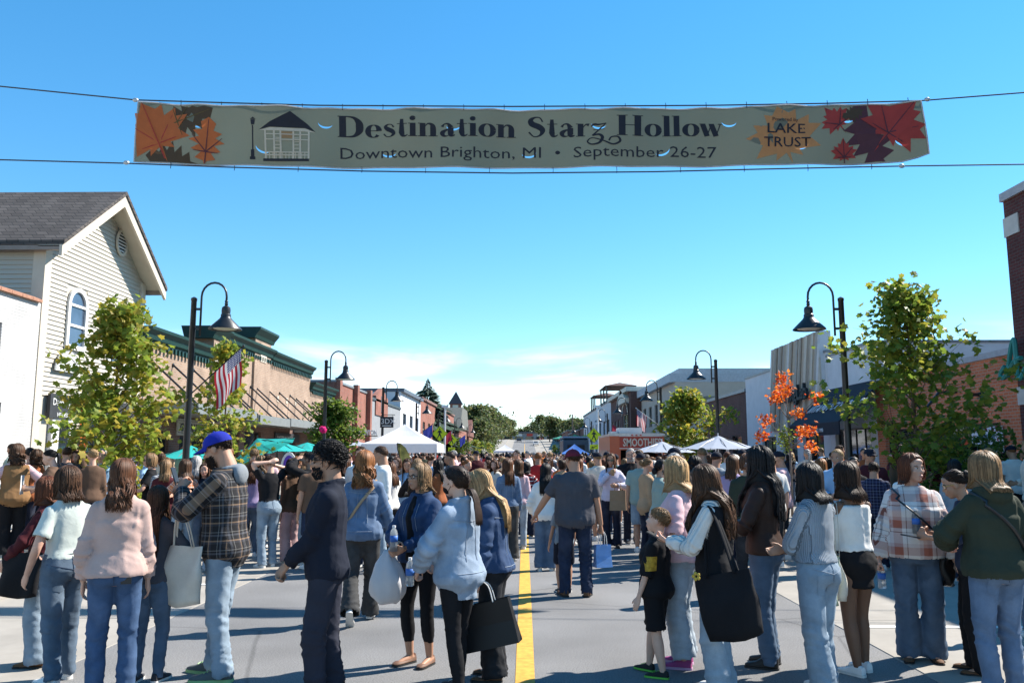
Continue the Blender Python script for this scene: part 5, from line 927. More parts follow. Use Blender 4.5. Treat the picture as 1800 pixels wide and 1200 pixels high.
# --- cloth materials; pattern coordinates come from the 'pc' attribute (u across, v along the limb or torso, metres)
def ramp_stops(t, stops):
    r = t.nodes.new('ShaderNodeValToRGB'); r.color_ramp.interpolation = 'CONSTANT'; e = r.color_ramp.elements
    while len(e) < len(stops): e.new(.5)
    for i, (p, c) in enumerate(stops): e[i].position = p; e[i].color = (*c, 1)
    return r
def cloth(name, col, kind='plain', per=.1, cols=None, rough=.85, var=.1, dirt=None):
    if name in MATS: return MATS[name]
    m = bpy.data.materials.new(name); m.use_nodes = True; t = m.node_tree; b = t.nodes['Principled BSDF']; L = t.links.new
    b.inputs['Roughness'].default_value = rough; b.inputs['Specular IOR Level'].default_value = .18
    a = t.nodes.new('ShaderNodeAttribute'); a.attribute_name = 'pc'; s = t.nodes.new('ShaderNodeSeparateXYZ'); L(a.outputs['Vector'], s.inputs[0])
    tc = t.nodes.new('ShaderNodeTexCoord')
    def frac(o, p, off=0):
        d = t.nodes.new('ShaderNodeMath'); d.operation = 'MULTIPLY_ADD'; L(o, d.inputs[0]); d.inputs[1].default_value = 1 / p; d.inputs[2].default_value = off
        f = t.nodes.new('ShaderNodeMath'); f.operation = 'FRACT'; L(d.outputs[0], f.inputs[0]); return f.outputs[0]
    def mixc(x, y, fac, bt='MIX'):
        n = t.nodes.new('ShaderNodeMix'); n.data_type = 'RGBA'; n.blend_type = bt
        for i, v in ((0, fac), (6, x), (7, y)):
            if hasattr(v, 'links'): L(v, n.inputs[i])
            else: n.inputs[i].default_value = v if i == 0 else (*v, 1)
        return n.outputs[2]
    out = None
    if kind == 'plaid':
        r1 = ramp_stops(t, cols); r2 = ramp_stops(t, cols); L(frac(s.outputs[0], per), r1.inputs[0]); L(frac(s.outputs[1], per), r2.inputs[0]); out = mixc(r1.outputs[0], r2.outputs[0], .5)
    elif kind == 'stripes':
        r2 = ramp_stops(t, cols); L(frac(s.outputs[1], per), r2.inputs[0]); out = r2.outputs[0]
    nz = t.nodes.new('ShaderNodeTexNoise'); nz.inputs['Scale'].default_value = 9 if kind == 'denim' else 5; nz.inputs['Detail'].default_value = 6; L(tc.outputs['Object'], nz.inputs['Vector'])
    mr = t.nodes.new('ShaderNodeMapRange'); mr.inputs[1].default_value = .32; mr.inputs[2].default_value = .68; L(nz.outputs[0], mr.inputs[0])
    if out is None:
        v_ = .17 if kind == 'denim' else var
        out = mixc(tuple(c * (1 - v_) for c in col), tuple(min(1, c * (1 + v_)) for c in col), mr.outputs[0])
    f2 = t.nodes.new('ShaderNodeTexNoise'); f2.inputs['Scale'].default_value = 420 if kind == 'denim' else 260; f2.inputs['Detail'].default_value = 2; L(tc.outputs['Object'], f2.inputs['Vector'])
    r3 = t.nodes.new('ShaderNodeMapRange'); r3.inputs[1].default_value = .3; r3.inputs[2].default_value = .7; r3.inputs[3].default_value = .82 if kind == 'denim' else .92; r3.inputs[4].default_value = 1.18 if kind == 'denim' else 1.06; L(f2.outputs[0], r3.inputs[0])
    out = mixc(out, r3.outputs[0], 1.0, 'MULTIPLY')
    if kind == 'denim':                              # worn, paler denim where the noise says so
        w_ = t.nodes.new('ShaderNodeAttribute'); w_.attribute_name = 'wear'
        out = mixc(out, tuple(min(.75, c * 1.5 + .05) for c in col), w_.outputs['Fac'])
    L(out, b.inputs['Base Color'])
    bp = t.nodes.new('ShaderNodeBump'); bp.inputs['Strength'].default_value = .35; bp.inputs['Distance'].default_value = .006
    n4 = t.nodes.new('ShaderNodeTexNoise'); n4.inputs['Scale'].default_value = 22; n4.inputs['Detail'].default_value = 5; n4.inputs['Distortion'].default_value = .8; L(tc.outputs['Object'], n4.inputs['Vector']); hsrc = n4.outputs[0]
    if kind == 'rib':
        w = t.nodes.new('ShaderNodeMath'); w.operation = 'SINE'; k = t.nodes.new('ShaderNodeMath'); k.operation = 'MULTIPLY'; L(s.outputs[0], k.inputs[0]); k.inputs[1].default_value = 2 * math.pi / per; L(k.outputs[0], w.inputs[0]); hsrc = w.outputs[0]; bp.inputs['Distance'].default_value = .006; bp.inputs['Strength'].default_value = .9
    L(hsrc, bp.inputs['Height']); L(bp.outputs[0], b.inputs['Normal'])
    MATS[name] = m; return m
SKIN = {k: mat('skin_' + k, c, .52, .08, 12, spec=.35) for k, c in dict(fair=(.58, .33, .235), pale=(.62, .38, .28), tan=(.44, .235, .15), olive=(.36, .2, .13), brown=(.15, .075, .045), dark=(.075, .038, .025)).items()}
HAIRC = dict(brown=(.062, .03, .016), darkbrown=(.028, .015, .010), black=(.009, .008, .009), blonde=(.34, .215, .105), darkblonde=(.19, .115, .058), auburn=(.105, .035, .016), grey=(.34, .33, .32), white=(.6, .58, .54), ginger=(.21, .085, .03), chestnut=(.085, .036, .018))
def hairm(k): return mat('hair_' + k, HAIRC[k], .56, .2, 30, spec=.22, attr='hc')
M_EYEW = mat('eye_white', (.7, .68, .65), .3); M_IRIS = mat('eye_iris', (.03, .02, .015), .2); M_LIP = mat('lips', (.40, .14, .115), .45); M_LIPD = mat('lips_dark', (.14, .05, .045), .45)
M_LENS = mat('dark_lens', (.008, .008, .01), .06, spec=.9); M_SHOEW = mat('white_leather', (.72, .71, .69), .5, .06, 9); M_SOLE = mat('white_rubber', (.66, .65, .62), .6, .06, 9); M_SOLED = mat('dark_rubber', (.03, .03, .03), .7)
FPROF = [(.455,.052,.050,-.006),(.485,.096,.068,-.010),(.52,.101,.073,-.011),(.56,.094,.066,-.004),(.61,.078,.054,.002),(.66,.079,.056,.004),(.70,.085,.062,.008),(.735,.086,.066,.011),(.77,.086,.057,.004),(.80,.083,.047,-.003),(.822,.066,.039,-.006),(.840,.043,.035,-.008),(.862,.032,.032,-.004)]
MPROF = [(.455,.054,.052,-.004),(.485,.094,.068,-.008),(.52,.097,.070,-.008),(.56,.094,.066,-.002),(.61,.089,.061,.002),(.66,.092,.062,.003),(.70,.098,.065,.004),(.735,.103,.067,.005),(.77,.107,.062,.001),(.80,.106,.051,-.003),(.822,.078,.043,-.006),(.842,.050,.038,-.007),(.864,.036,.036,-.003)]
HH = .139
def rotm(yaw=0, pitch=0, roll=0): return Matrix.Rotation(R(yaw), 3, 'Z') @ Matrix.Rotation(R(pitch), 3, 'X') @ Matrix.Rotation(R(roll), 3, 'Y')
class Fig:
    """posed skeleton in person space: x right, y forward, z up, metres"""
    def __init__(s, H=1.68, sex='f', girth=1.0, lean=0, side=0, twist=0, head=(0, 0, 0), armR=None, armL=None, feet=None, belly=0, drop=0, sway=0, sh=1.0):
        s.H, s.sex, s.g, s.lean, s.side, s.twist, s.belly = H, sex, girth, lean, side, twist, belly
        s.prof = [tuple(np.array(p) * 1) for p in (FPROF if sex == 'f' else MPROF)]
        s.pel = Vector((sway, 0, .52 - drop)); s.drop = drop
        s.shx = (.083 if sex == 'f' else .103) * (.6 + .4 * girth) * sh
        s.S = {k: s.T(Vector((sg * s.shx, -.008, .787))) for k, sg in (('R', 1), ('L', -1))}
        nk = s.T(Vector((0, -.006, .852))); bend = s.Rz(.852)
        s.neck0 = nk; hm = bend @ Matrix.Identity(3); hr = Matrix.Rotation(R(twist), 3, 'Z') @ rotm(*head)
        hb = nk + Matrix.Rotation(R(-lean * .5), 3, 'X') @ Vector((0, .004, .012)); s.hR = hr; s.hc = hb + hr @ Vector((0, .018, .070)); s.hs = HH   # head centre = eye level
        s.arm = {}
        for k, sg, a in (('R', 1, armR), ('L', -1, armL)):
            a = a or {}; wt = Vector(a.get('w', (sg * (s.shx + .03 + .04 * (girth - 1)), .02, .475 - drop))); hint = Vector(a.get('e', (sg * .5, -1, 0)))
            s.arm[k] = s.ik(s.S[k], wt, .168, .150, hint) + (a.get('hand', 'relax'), a.get('palm'), a.get('dir'))
        s.leg = {}
        feet = feet or ((.055, .01, -8), (-.055, -.01, 8))
        for k, sg, f in (('R', 1, feet[0]), ('L', -1, feet[1])):
            hp = s.pel + Vector((sg * .050 * (.5 + .5 * girth), -.004, -.025)); an = Vector((f[0], f[1] - .012, .044 + (f[3] if len(f) > 3 else 0)))
            kn, an2 = s.ik(hp, an, .230, .224, Vector((sg * .12 + math.sin(R(-f[2])) * .6, 1, 0)))
            s.leg[k] = (hp, kn, an2, f[2], f[4] if len(f) > 4 else 0)
    def t(s, z): return min(1.15, max(0, (z - .52) / .30))
    def Rz(s, z):
        t = s.t(z); return Matrix.Rotation(R(s.twist * t), 3, 'Z') @ Matrix.Rotation(R(-s.lean * t), 3, 'X') @ Matrix.Rotation(R(s.side * t), 3, 'Y')
    def T(s, p): q = Vector((p[0], p[1], p[2] - .52)); return s.pel + s.Rz(p[2]) @ q
    def ik(s, A, W, la, lb, hint):
        d = W - A; L = d.length; mxl = (la + lb) * .999
        if L > mxl: W = A + d * (mxl / L); d = W - A; L = mxl
        x = (la * la - lb * lb + L * L) / (2 * L); h = math.sqrt(max(0, la * la - x * x)); u = d.normalized(); n = hint - u * hint.dot(u); n = n.normalized() if n.length > 1e-6 else u.orthogonal().normalized()
        return (A + u * x + n * h, W)
    def ring(s, z, infl=0, k=1.0):
        P = s.prof; z_ = min(max(z, P[0][0]), P[-1][0])
        for i in range(len(P) - 1):
            if P[i][0] <= z_ <= P[i + 1][0]: break
        f = (z_ - P[i][0]) / (P[i + 1][0] - P[i][0]); r = [P[i][j] * (1 - f) + P[i + 1][j] * f for j in range(4)]
        g = 1 + (s.g - 1) * (1 if z < .79 else max(0, 1 - (z - .79) / .05)); bl = s.belly * math.exp(-((z - .60) / .07) ** 2)
        return r[1] * g * k + infl + bl * .35, r[2] * g * k + infl + bl * .5, r[3] + bl * .5
    def loft(s, b, zs, infl, n=22, k=1.0, sup=2.3):
        """torso solid through heights zs (superellipse sections)"""
        o = []; inf = infl if hasattr(infl, '__len__') else [infl] * len(zs)
        for z, e in zip(zs, inf):
            rx, ry, yo = s.ring(z, e, k)
            for j in range(n):
                a = 2 * math.pi * j / n; c, sn = math.cos(a), math.sin(a); c = math.copysign(abs(c) ** (2 / sup), c); sn = math.copysign(abs(sn) ** (2 / sup), sn)
                o.append(s.T(Vector((rx * c, yo + ry * sn, z))) * s.H)
        f = [(i * n + j, i * n + (j + 1) % n, (i + 1) * n + (j + 1) % n, (i + 1) * n + j) for i in range(len(zs) - 1) for j in range(n)] + [tuple(range(n))[::-1], tuple(range((len(zs) - 1) * n, len(zs) * n))]
        b.add(o, f)
    def limb(s, b, pts, rad, n=12, sub=4, flat=1.0):
        Q = cr_spline([tuple(p) + (r,) for p, r in zip(pts, rad)], sub); b.tube([Vector(q[:3]) * s.H for q in Q], [q[3] * s.H for q in Q], n, flat=flat)
    def hand(s, b, k):
        E, W, pose, palm, hd = s.arm[k]; sg = 1 if k == 'R' else -1
        y = (Vector(hd) if hd else (W - E)).normalized()
        z = Vector(palm) if palm else Vector((-sg, 0, 0))          # palm normal (towards the body by default)
        z = (z - y * z.dot(y)); z = z.normalized() if z.length > 1e-4 else y.orthogonal().normalized(); x = y.cross(z)
        if sg < 0: x = -x                                                                 # x: towards the thumb
        M = lambda p: (W + x * p[0] + y * p[1] + z * p[2]) * s.H
        cur = dict(relax=(14, 22, 18), fist=(70, 85, 55), hold=(38, 48, 35), flat=(3, 5, 4), point=(8, 8, 6))[pose]
        sc_ = 1.0 if s.sex == 'f' else 1.1
        pr = [(0, -.012, 0, .0125), (0, .008, 0, .0155), (.001, .028, .001, .0185), (.001, .047, .001, .0175), (.0, .056, .001, .012)]
        Q = cr_spline(pr, 3); o = []; n = 10
        for q in Q:
            for j in range(n): a = 2 * math.pi * j / n; o.append(M((q[0] * sc_ + 1.28 * q[3] * math.cos(a) * sc_, q[1] * sc_, q[2] + .55 * q[3] * math.sin(a) * sc_)))
        b.add(o, [(i * n + j, i * n + (j + 1) % n, (i + 1) * n + (j + 1) % n, (i + 1) * n + j) for i in range(len(Q) - 1) for j in range(n)] + [tuple(range(n))[::-1], tuple(range((len(Q) - 1) * n, len(Q) * n))])
        for i, (fx, ln, r) in enumerate(((.0165, .042, .0053), (.0055, .047, .0055), (-.0055, .044, .0053), (-.0165, .035, .0047))):
            p = np.array((fx, .050, 0.)); ang = 0; pts = [(*p, r * 1.05)]; c_ = cur if not (pose == 'point' and i > 0) else (60, 70, 50)
            for j, fr in enumerate((.44, .32, .24)):
                ang += R(c_[j] * (1 + .1 * i)); p = p + np.array((fx * .10 * (1 - j * .5), math.cos(ang), math.sin(ang))) * ln * fr; pts.append((*p, r * (1 - .1 * (j + 1))))
            b.tube([M((q[0] * sc_, q[1] * sc_, q[2] * sc_)) for q in pts], [q[3] * s.H * sc_ for q in pts], 7)
        th = [(.012, .008, .004, .0075), (.026, .022, .008, .0068), (.033 if pose in ('relax', 'flat') else .026, .040, .012 if pose in ('relax', 'flat') else .022, .0058), (.034 if pose in ('relax', 'flat') else .018, .053, .014 if pose in ('relax', 'flat') else .028, .0048)]
        b.tube([M((q[0] * sc_, q[1] * sc_, q[2] * sc_)) for q in th], [q[3] * s.H * sc_ for q in th], 7)
        return M, W * s.H
    def hp(s, p): return (s.hc + s.hR @ (Vector(p) * s.hs)) * s.H
    def body(s, voxel, dec, bare=(), legs_bare=False):
        b = MB(); hs = s.hs * s.H; Rm = s.hR
        E = lambda c, r: b.ell(s.hp(c), tuple(q * hs for q in r), Rm, 16, 10)
        fe = s.sex == 'f'
        E((0, -.06, .12), (.335, .41, .375)); E((0, .10, -.12), (.272, .27, .33)); E((0, .20, -.385), (.13 if fe else .155, .13, .10)); E((0, .05, -.3), (.215 if fe else .24, .24, .16))
        E((0, .315, .075), (.2, .06, .04)); E((0, .30, .22), (.2, .07, .12))
        for sg in (1, -1):
            E((sg * .16, .25, -.11), (.1, .1, .085)); E((sg * .335, -.02, -.04), (.03, .085, .135)); E((sg * .045, .375, -.135), (.04, .05, .035)); E((sg * .135, .285, .0), (.075, .06, .05))
        E((0, .36, -.265), (.095, .05, .03)); E((0, .352, -.315), (.08, .05, .03))
        b.tube([s.hp((0, .33, .05)), s.hp((0, .375, -.05)), s.hp((0, .425 if fe else .445, -.125)), s.hp((0, .375, -.165))], [.035 * hs, .04 * hs, .05 * hs, .04 * hs], 8)
        nr = (.030 if fe else .038)
        s.limb(b, [s.T((0, -.012, .80)), s.T((0, -.010, .845)), s.hc + Rm @ (Vector((0, -.13, -.28)) * HH), s.hc + Rm @ (Vector((0, -.12, .05)) * HH)], [nr * 1.5, nr * 1.12, nr, nr * .95])
        s.loft(b, [.465, .485, .52, .56, .61, .66, .70, .735, .77, .80, .822, .840, .855], -.006, k=.93)
        for k in 'RL':
            Ej, W = s.arm[k][:2]; S = s.S[k]; g = .8 + .2 * s.g; q = (.0255, .025, .0205, .0195, .0135) if fe else (.029, .029, .024, .0225, .016)
            s.limb(b, [S, S.lerp(Ej, .45), Ej, Ej.lerp(W, .35), W], [r * g for r in q]); b.ell(S * s.H, (.027 * s.H * g,) * 3)
            s.hand(b, k)
            hpt, kn, an, fy, pt = s.leg[k]; q = (.052, .046, .033, .034, .019) if legs_bare else (.046, .040, .029, .029, .018)
            s.limb(b, [hpt, hpt.lerp(kn, .45), kn, kn.lerp(an, .35), an], [r * g for r in q])
            fr = Matrix.Rotation(R(fy), 3, 'Z') @ Matrix.Rotation(R(pt), 3, 'X'); b.tube([(an + fr @ Vector(p)) * s.H for p in ((0, -.018, -.012), (0, .03, -.022), (0, .085, -.034))], [.018 * s.H, .018 * s.H, .012 * s.H], 8)
        return JOBS.add(b, voxel, 3, dec)
    def top(s, voxel, hem=.47, ease=.010, sleeve='long', loose=0.0, hood=False, collar=False, neck=.846, off=False, puff=0):
        ease *= .78; loose *= .8; b = MB(); zs = [z for z in (.42, .45, .47, .49, .52, .56, .61, .66, .70, .735, .77, .80, .822, .838) if z > hem + .008]
        zs = [hem] + zs
        if off: zs = [z for z in zs if z < .79] + [.792]
        else: zs = zs + [neck]
        inf = [ease + loose * max(0, (.74 - z) / .25) * (.5 if z < .5 else .8) for z in zs]
        # loose tops hang from bust and shoulders: never narrower than a share of the width above
        s.loft(b, zs, inf)
        if loose:
            o = MB(); s.loft(o, [z for z in zs if z < .74], [ease + loose * .75] * len([z for z in zs if z < .74]), k=.97); b.add(o.v, o.f)
        for k in 'RL':
            Ej, W = s.arm[k][:2]; S = s.S[k]; g = .82 + .18 * s.g; m = 0 if s.sex == 'f' else .003; e = ease * .7
            if sleeve == 'none': b.ell(S * s.H, ((.030 + e) * s.H,) * 3); continue
            if off: S = S.lerp(Ej, .22)
            r = [.0285 + m + e, .0285 + m + e + puff * .3, .0245 + m + e + puff, .0235 + m + e + puff, .0195 + m + e * .8 + puff * .2]
            if sleeve == 'long': s.limb(b, [S, S.lerp(Ej, .45), Ej, Ej.lerp(W, .45), Ej.lerp(W, .93)], [x * g for x in r])
            elif sleeve == 'elbow': s.limb(b, [S, S.lerp(Ej, .5), Ej.lerp(W, .1)], [r[0] * g, (r[1] + .003) * g, (r[2] + .006) * g])
            elif sleeve == '34': s.limb(b, [S, S.lerp(Ej, .45), Ej, Ej.lerp(W, .55)], [x * g for x in (r[0], r[1], r[2], r[3] + .002)])
            else: s.limb(b, [S, S.lerp(Ej, .4), S.lerp(Ej, .72)], [r[0] * g, (r[1] + .004) * g, (r[1] + .006) * g])
            if not off: b.ell(S * s.H, ((.029 + e + m) * s.H * g,) * 3)
        if collar:
            for z, rr in ((.842, .052), (.856, .047)): pass
            pts = [s.T(Vector((.047 * math.cos(a), -.008 + .043 * math.sin(a), .848 + .010 * (-math.sin(a))))) * s.H for a in [2 * math.pi * i / 18 for i in range(19)]]; b.tube(pts, .0125 * s.H, 8)
        if hood:
            b.ell(s.T(Vector((0, -.058, .828))) * s.H, (.062 * s.H, .034 * s.H, .040 * s.H)); pts = [s.T(Vector((.056 * math.cos(a), -.012 + .05 * math.sin(a), .842 + .012 * (-math.sin(a))))) * s.H for a in [2 * math.pi * i / 18 for i in range(19)]]; b.tube(pts, .017 * s.H, 8)
        return JOBS.add(b, voxel, 2)
    def trousers(s, voxel, style='straight', waist=.60, ease=.006, hem=None):
        b = MB(); g = .85 + .15 * s.g
        if style in ('skirt', 'flareskirt'):
            zs = [.40, .44, .48, .52, .56, waist]; s.loft(b, zs, [.03, .022, .014, .008, .006, .004] if style == 'flareskirt' else [.004] * 6); return JOBS.add(b, voxel, 2)
        s.loft(b, [.468, .485, .52, .56, waist], ease)
        for sg in (1, -1): b.ell((s.pel + Vector((sg * .046 * g, -.034 * g, -.018))) * s.H, (.050 * s.H * g, .044 * s.H * g, .052 * s.H * g))
        q = dict(skinny=(.058, .049, .035, .034, .0245), leggings=(.056, .046, .033, .0335, .0215), straight=(.059, .051, .041, .038, .036), wide=(.060, .056, .050, .053, .058), cargo=(.060, .054, .046, .043, .039), shorts=(.063, .062, .058, .058, .058), bootcut=(.061, .053, .041, .045, .052))[style]
        for k in 'RL':
            hpt, kn, an = s.leg[k][:3]; lo = an + (an - kn).normalized() * (.022 if hem is None else hem)
            if style == 'shorts': s.limb(b, [hpt, hpt.lerp(kn, .5), hpt.lerp(kn, .93)], [q[0] * g, q[1] * g, q[2] * g])
            else: s.limb(b, [hpt, hpt.lerp(kn, .45), kn, kn.lerp(an, .45), lo], [r * g for r in q])
        return JOBS.add(b, voxel, 2)
    def segs(s):
        H = s.H; out = [(s.T((0, 0, .45)) * H, s.T((0, 0, .85)) * H, 0, .075)]
        for i, k in enumerate('RL'):
            E, W = s.arm[k][:2]; out += [(s.S[k] * H, E * H, 1 + i, .03), (E * H, W * H, 3 + i, .024)]
            h, kn, an = s.leg[k][:3]; out += [((h + Vector((0, 0, -.03))) * H, kn * H, 5 + i, .05), (kn * H, an * H, 7 + i, .04)]
        return out
def open_ends(me, TT, SG, fig, legs, hemz, short=False):
    """cut the closed ends so hems, cuffs and trouser legs are open edges"""
    dirs = {sid: (B - A).normalized() for A, B, sid, r in fig.segs()}; bm = bmesh.new(); bm.from_mesh(me); bm.verts.ensure_lookup_table(); dele = []
    for f in bm.faces:
        i = f.verts[0].index; sid = int(SG[i]); n = f.normal
        if not legs and sid == 0:
            if n.z < -.62 and f.calc_center_median().z < hemz + .05: dele.append(f)
        elif (not legs and sid in (1, 2, 3, 4)) or (legs and sid in (5, 6, 7, 8)):
            if (sid in (3, 4, 7, 8)) != short and n.dot(dirs[sid]) > .66 and TT[i] > (.80 if not short else .5): dele.append(f)
            elif short and sid in (3, 4) and n.dot(dirs[sid]) > .66 and TT[i] < .6: dele.append(f)
    bmesh.ops.delete(bm, geom=dele, context='FACES'); bm.to_mesh(me); bm.free()
def finish_cloth(me, fig, amp=.008, fold=1.0, seed=0, legs=False, hemz=None, short=False):
    """fold displacement along normals plus pattern coordinates, from each vertex's nearest limb axis"""
    n = len(me.vertices); co = np.empty(n * 3); me.vertices.foreach_get('co', co); co = co.reshape(-1, 3)
    no = np.empty(n * 3); me.vertices.foreach_get('normal', no); no = no.reshape(-1, 3)
    best = np.full(n, 1e9); U = np.zeros(n); V = np.zeros(n); SG = np.zeros(n); W = np.zeros(n); TT = np.zeros(n)
    for A, B, sid, r in fig.segs():
        if legs and 0 < sid < 5 or (not legs and sid > 4): continue
        A = np.array(A); B = np.array(B); d = B - A; L = np.linalg.norm(d); d /= L; rel = co - A; t = rel @ d; tc = np.clip(t, 0, L); dist = np.linalg.norm(rel - tc[:, None] * d, axis=1) / (r * fig.H)
        m = dist < best; best[m] = dist[m]
        side = np.array((1, 0, 0.)) if sid in (0, 5, 6, 7, 8) else np.cross(d, (0, 0, 1.)) if abs(d[2]) < .8 else np.array((.7, .7, 0)); side = side - d * (side @ d); side /= np.linalg.norm(side) + 1e-9
        u = rel @ side
        if sid == 0: u = np.where(np.abs(no[:, 0]) > .75, co[:, 1] + .3, u)
        U[m] = u[m]; V[m] = t[m]; SG[m] = sid; TT[m] = t[m] / L
        # creases gather at elbow, knee, hem
        w = np.ones(n) * .5
        if sid in (1, 2, 5, 6): w = .35 + .9 * np.clip((t / L - .55) / .45, 0, 1)
        if sid in (3, 4): w = 1.15 - .5 * np.clip(t / L, 0, 1)
        if sid in (7, 8): w = .55 + .75 * np.abs(t / L - .45) / .5
        W[m] = w[m]
    Q = np.stack([U * 7 + seed * 3.7, V * 19 + U * 9, SG * 5.3 + seed], 1); r1 = 1 - np.abs(vnoise(Q + .3 * vnoise(Q * .7)[:, None])); r1 = r1 * r1
    Q2 = np.stack([U * 16 + seed, V * 4.5 - U * 3, SG * 2.1 + seed * 1.3], 1); r2 = 1 - np.abs(vnoise(Q2)); r2 = r2 * r2
    Q3 = np.stack([co[:, 0] * 9 + seed, co[:, 1] * 9, co[:, 2] * 9], 1); r3 = vnoise(Q3)
    tors = (SG == 0); lin = np.where(tors, .45 * r1 + .75 * r2, 1.0 * r1 + .25 * r2)
    if legs: r1 = 1 - np.abs(vnoise(np.stack([U * 11 + seed, V * 24 + U * 16 * np.sign(U), SG * 3.1 + seed], 1))); r1 = r1 ** 3; lin = .65 * r1 + .5 * r2
    disp = amp * fold * (W * (lin - (.42 if not legs else .3)) * (2.1 if not legs else 1.8) + .28 * r3); co2 = co + no * disp[:, None]
    me.vertices.foreach_set('co', co2.ravel())
    a = me.attributes.new('pc', 'FLOAT_VECTOR', 'POINT'); a.data.foreach_set('vector', np.stack([U, V, SG], 1).ravel())
    if legs:
        wear = np.clip(.5 * np.exp(-((TT - .45) / .3) ** 2) * ((SG == 5) | (SG == 6)) * np.clip(np.abs(no[:, 1]) * 1.2 - .2, 0, 1) * (.6 + .6 * vnoise(co * 7)) + .25 * (lin - .5), 0, .6)
    else: wear = np.clip(.5 * (lin - .45) + .12 * vnoise(co * 8), 0, .45)
    a = me.attributes.new('wear', 'FLOAT', 'POINT'); a.data.foreach_set('value', wear)
    if hemz is not None: open_ends(me, TT, SG, fig, legs, hemz, short)
    me.shade_smooth(); me.update()
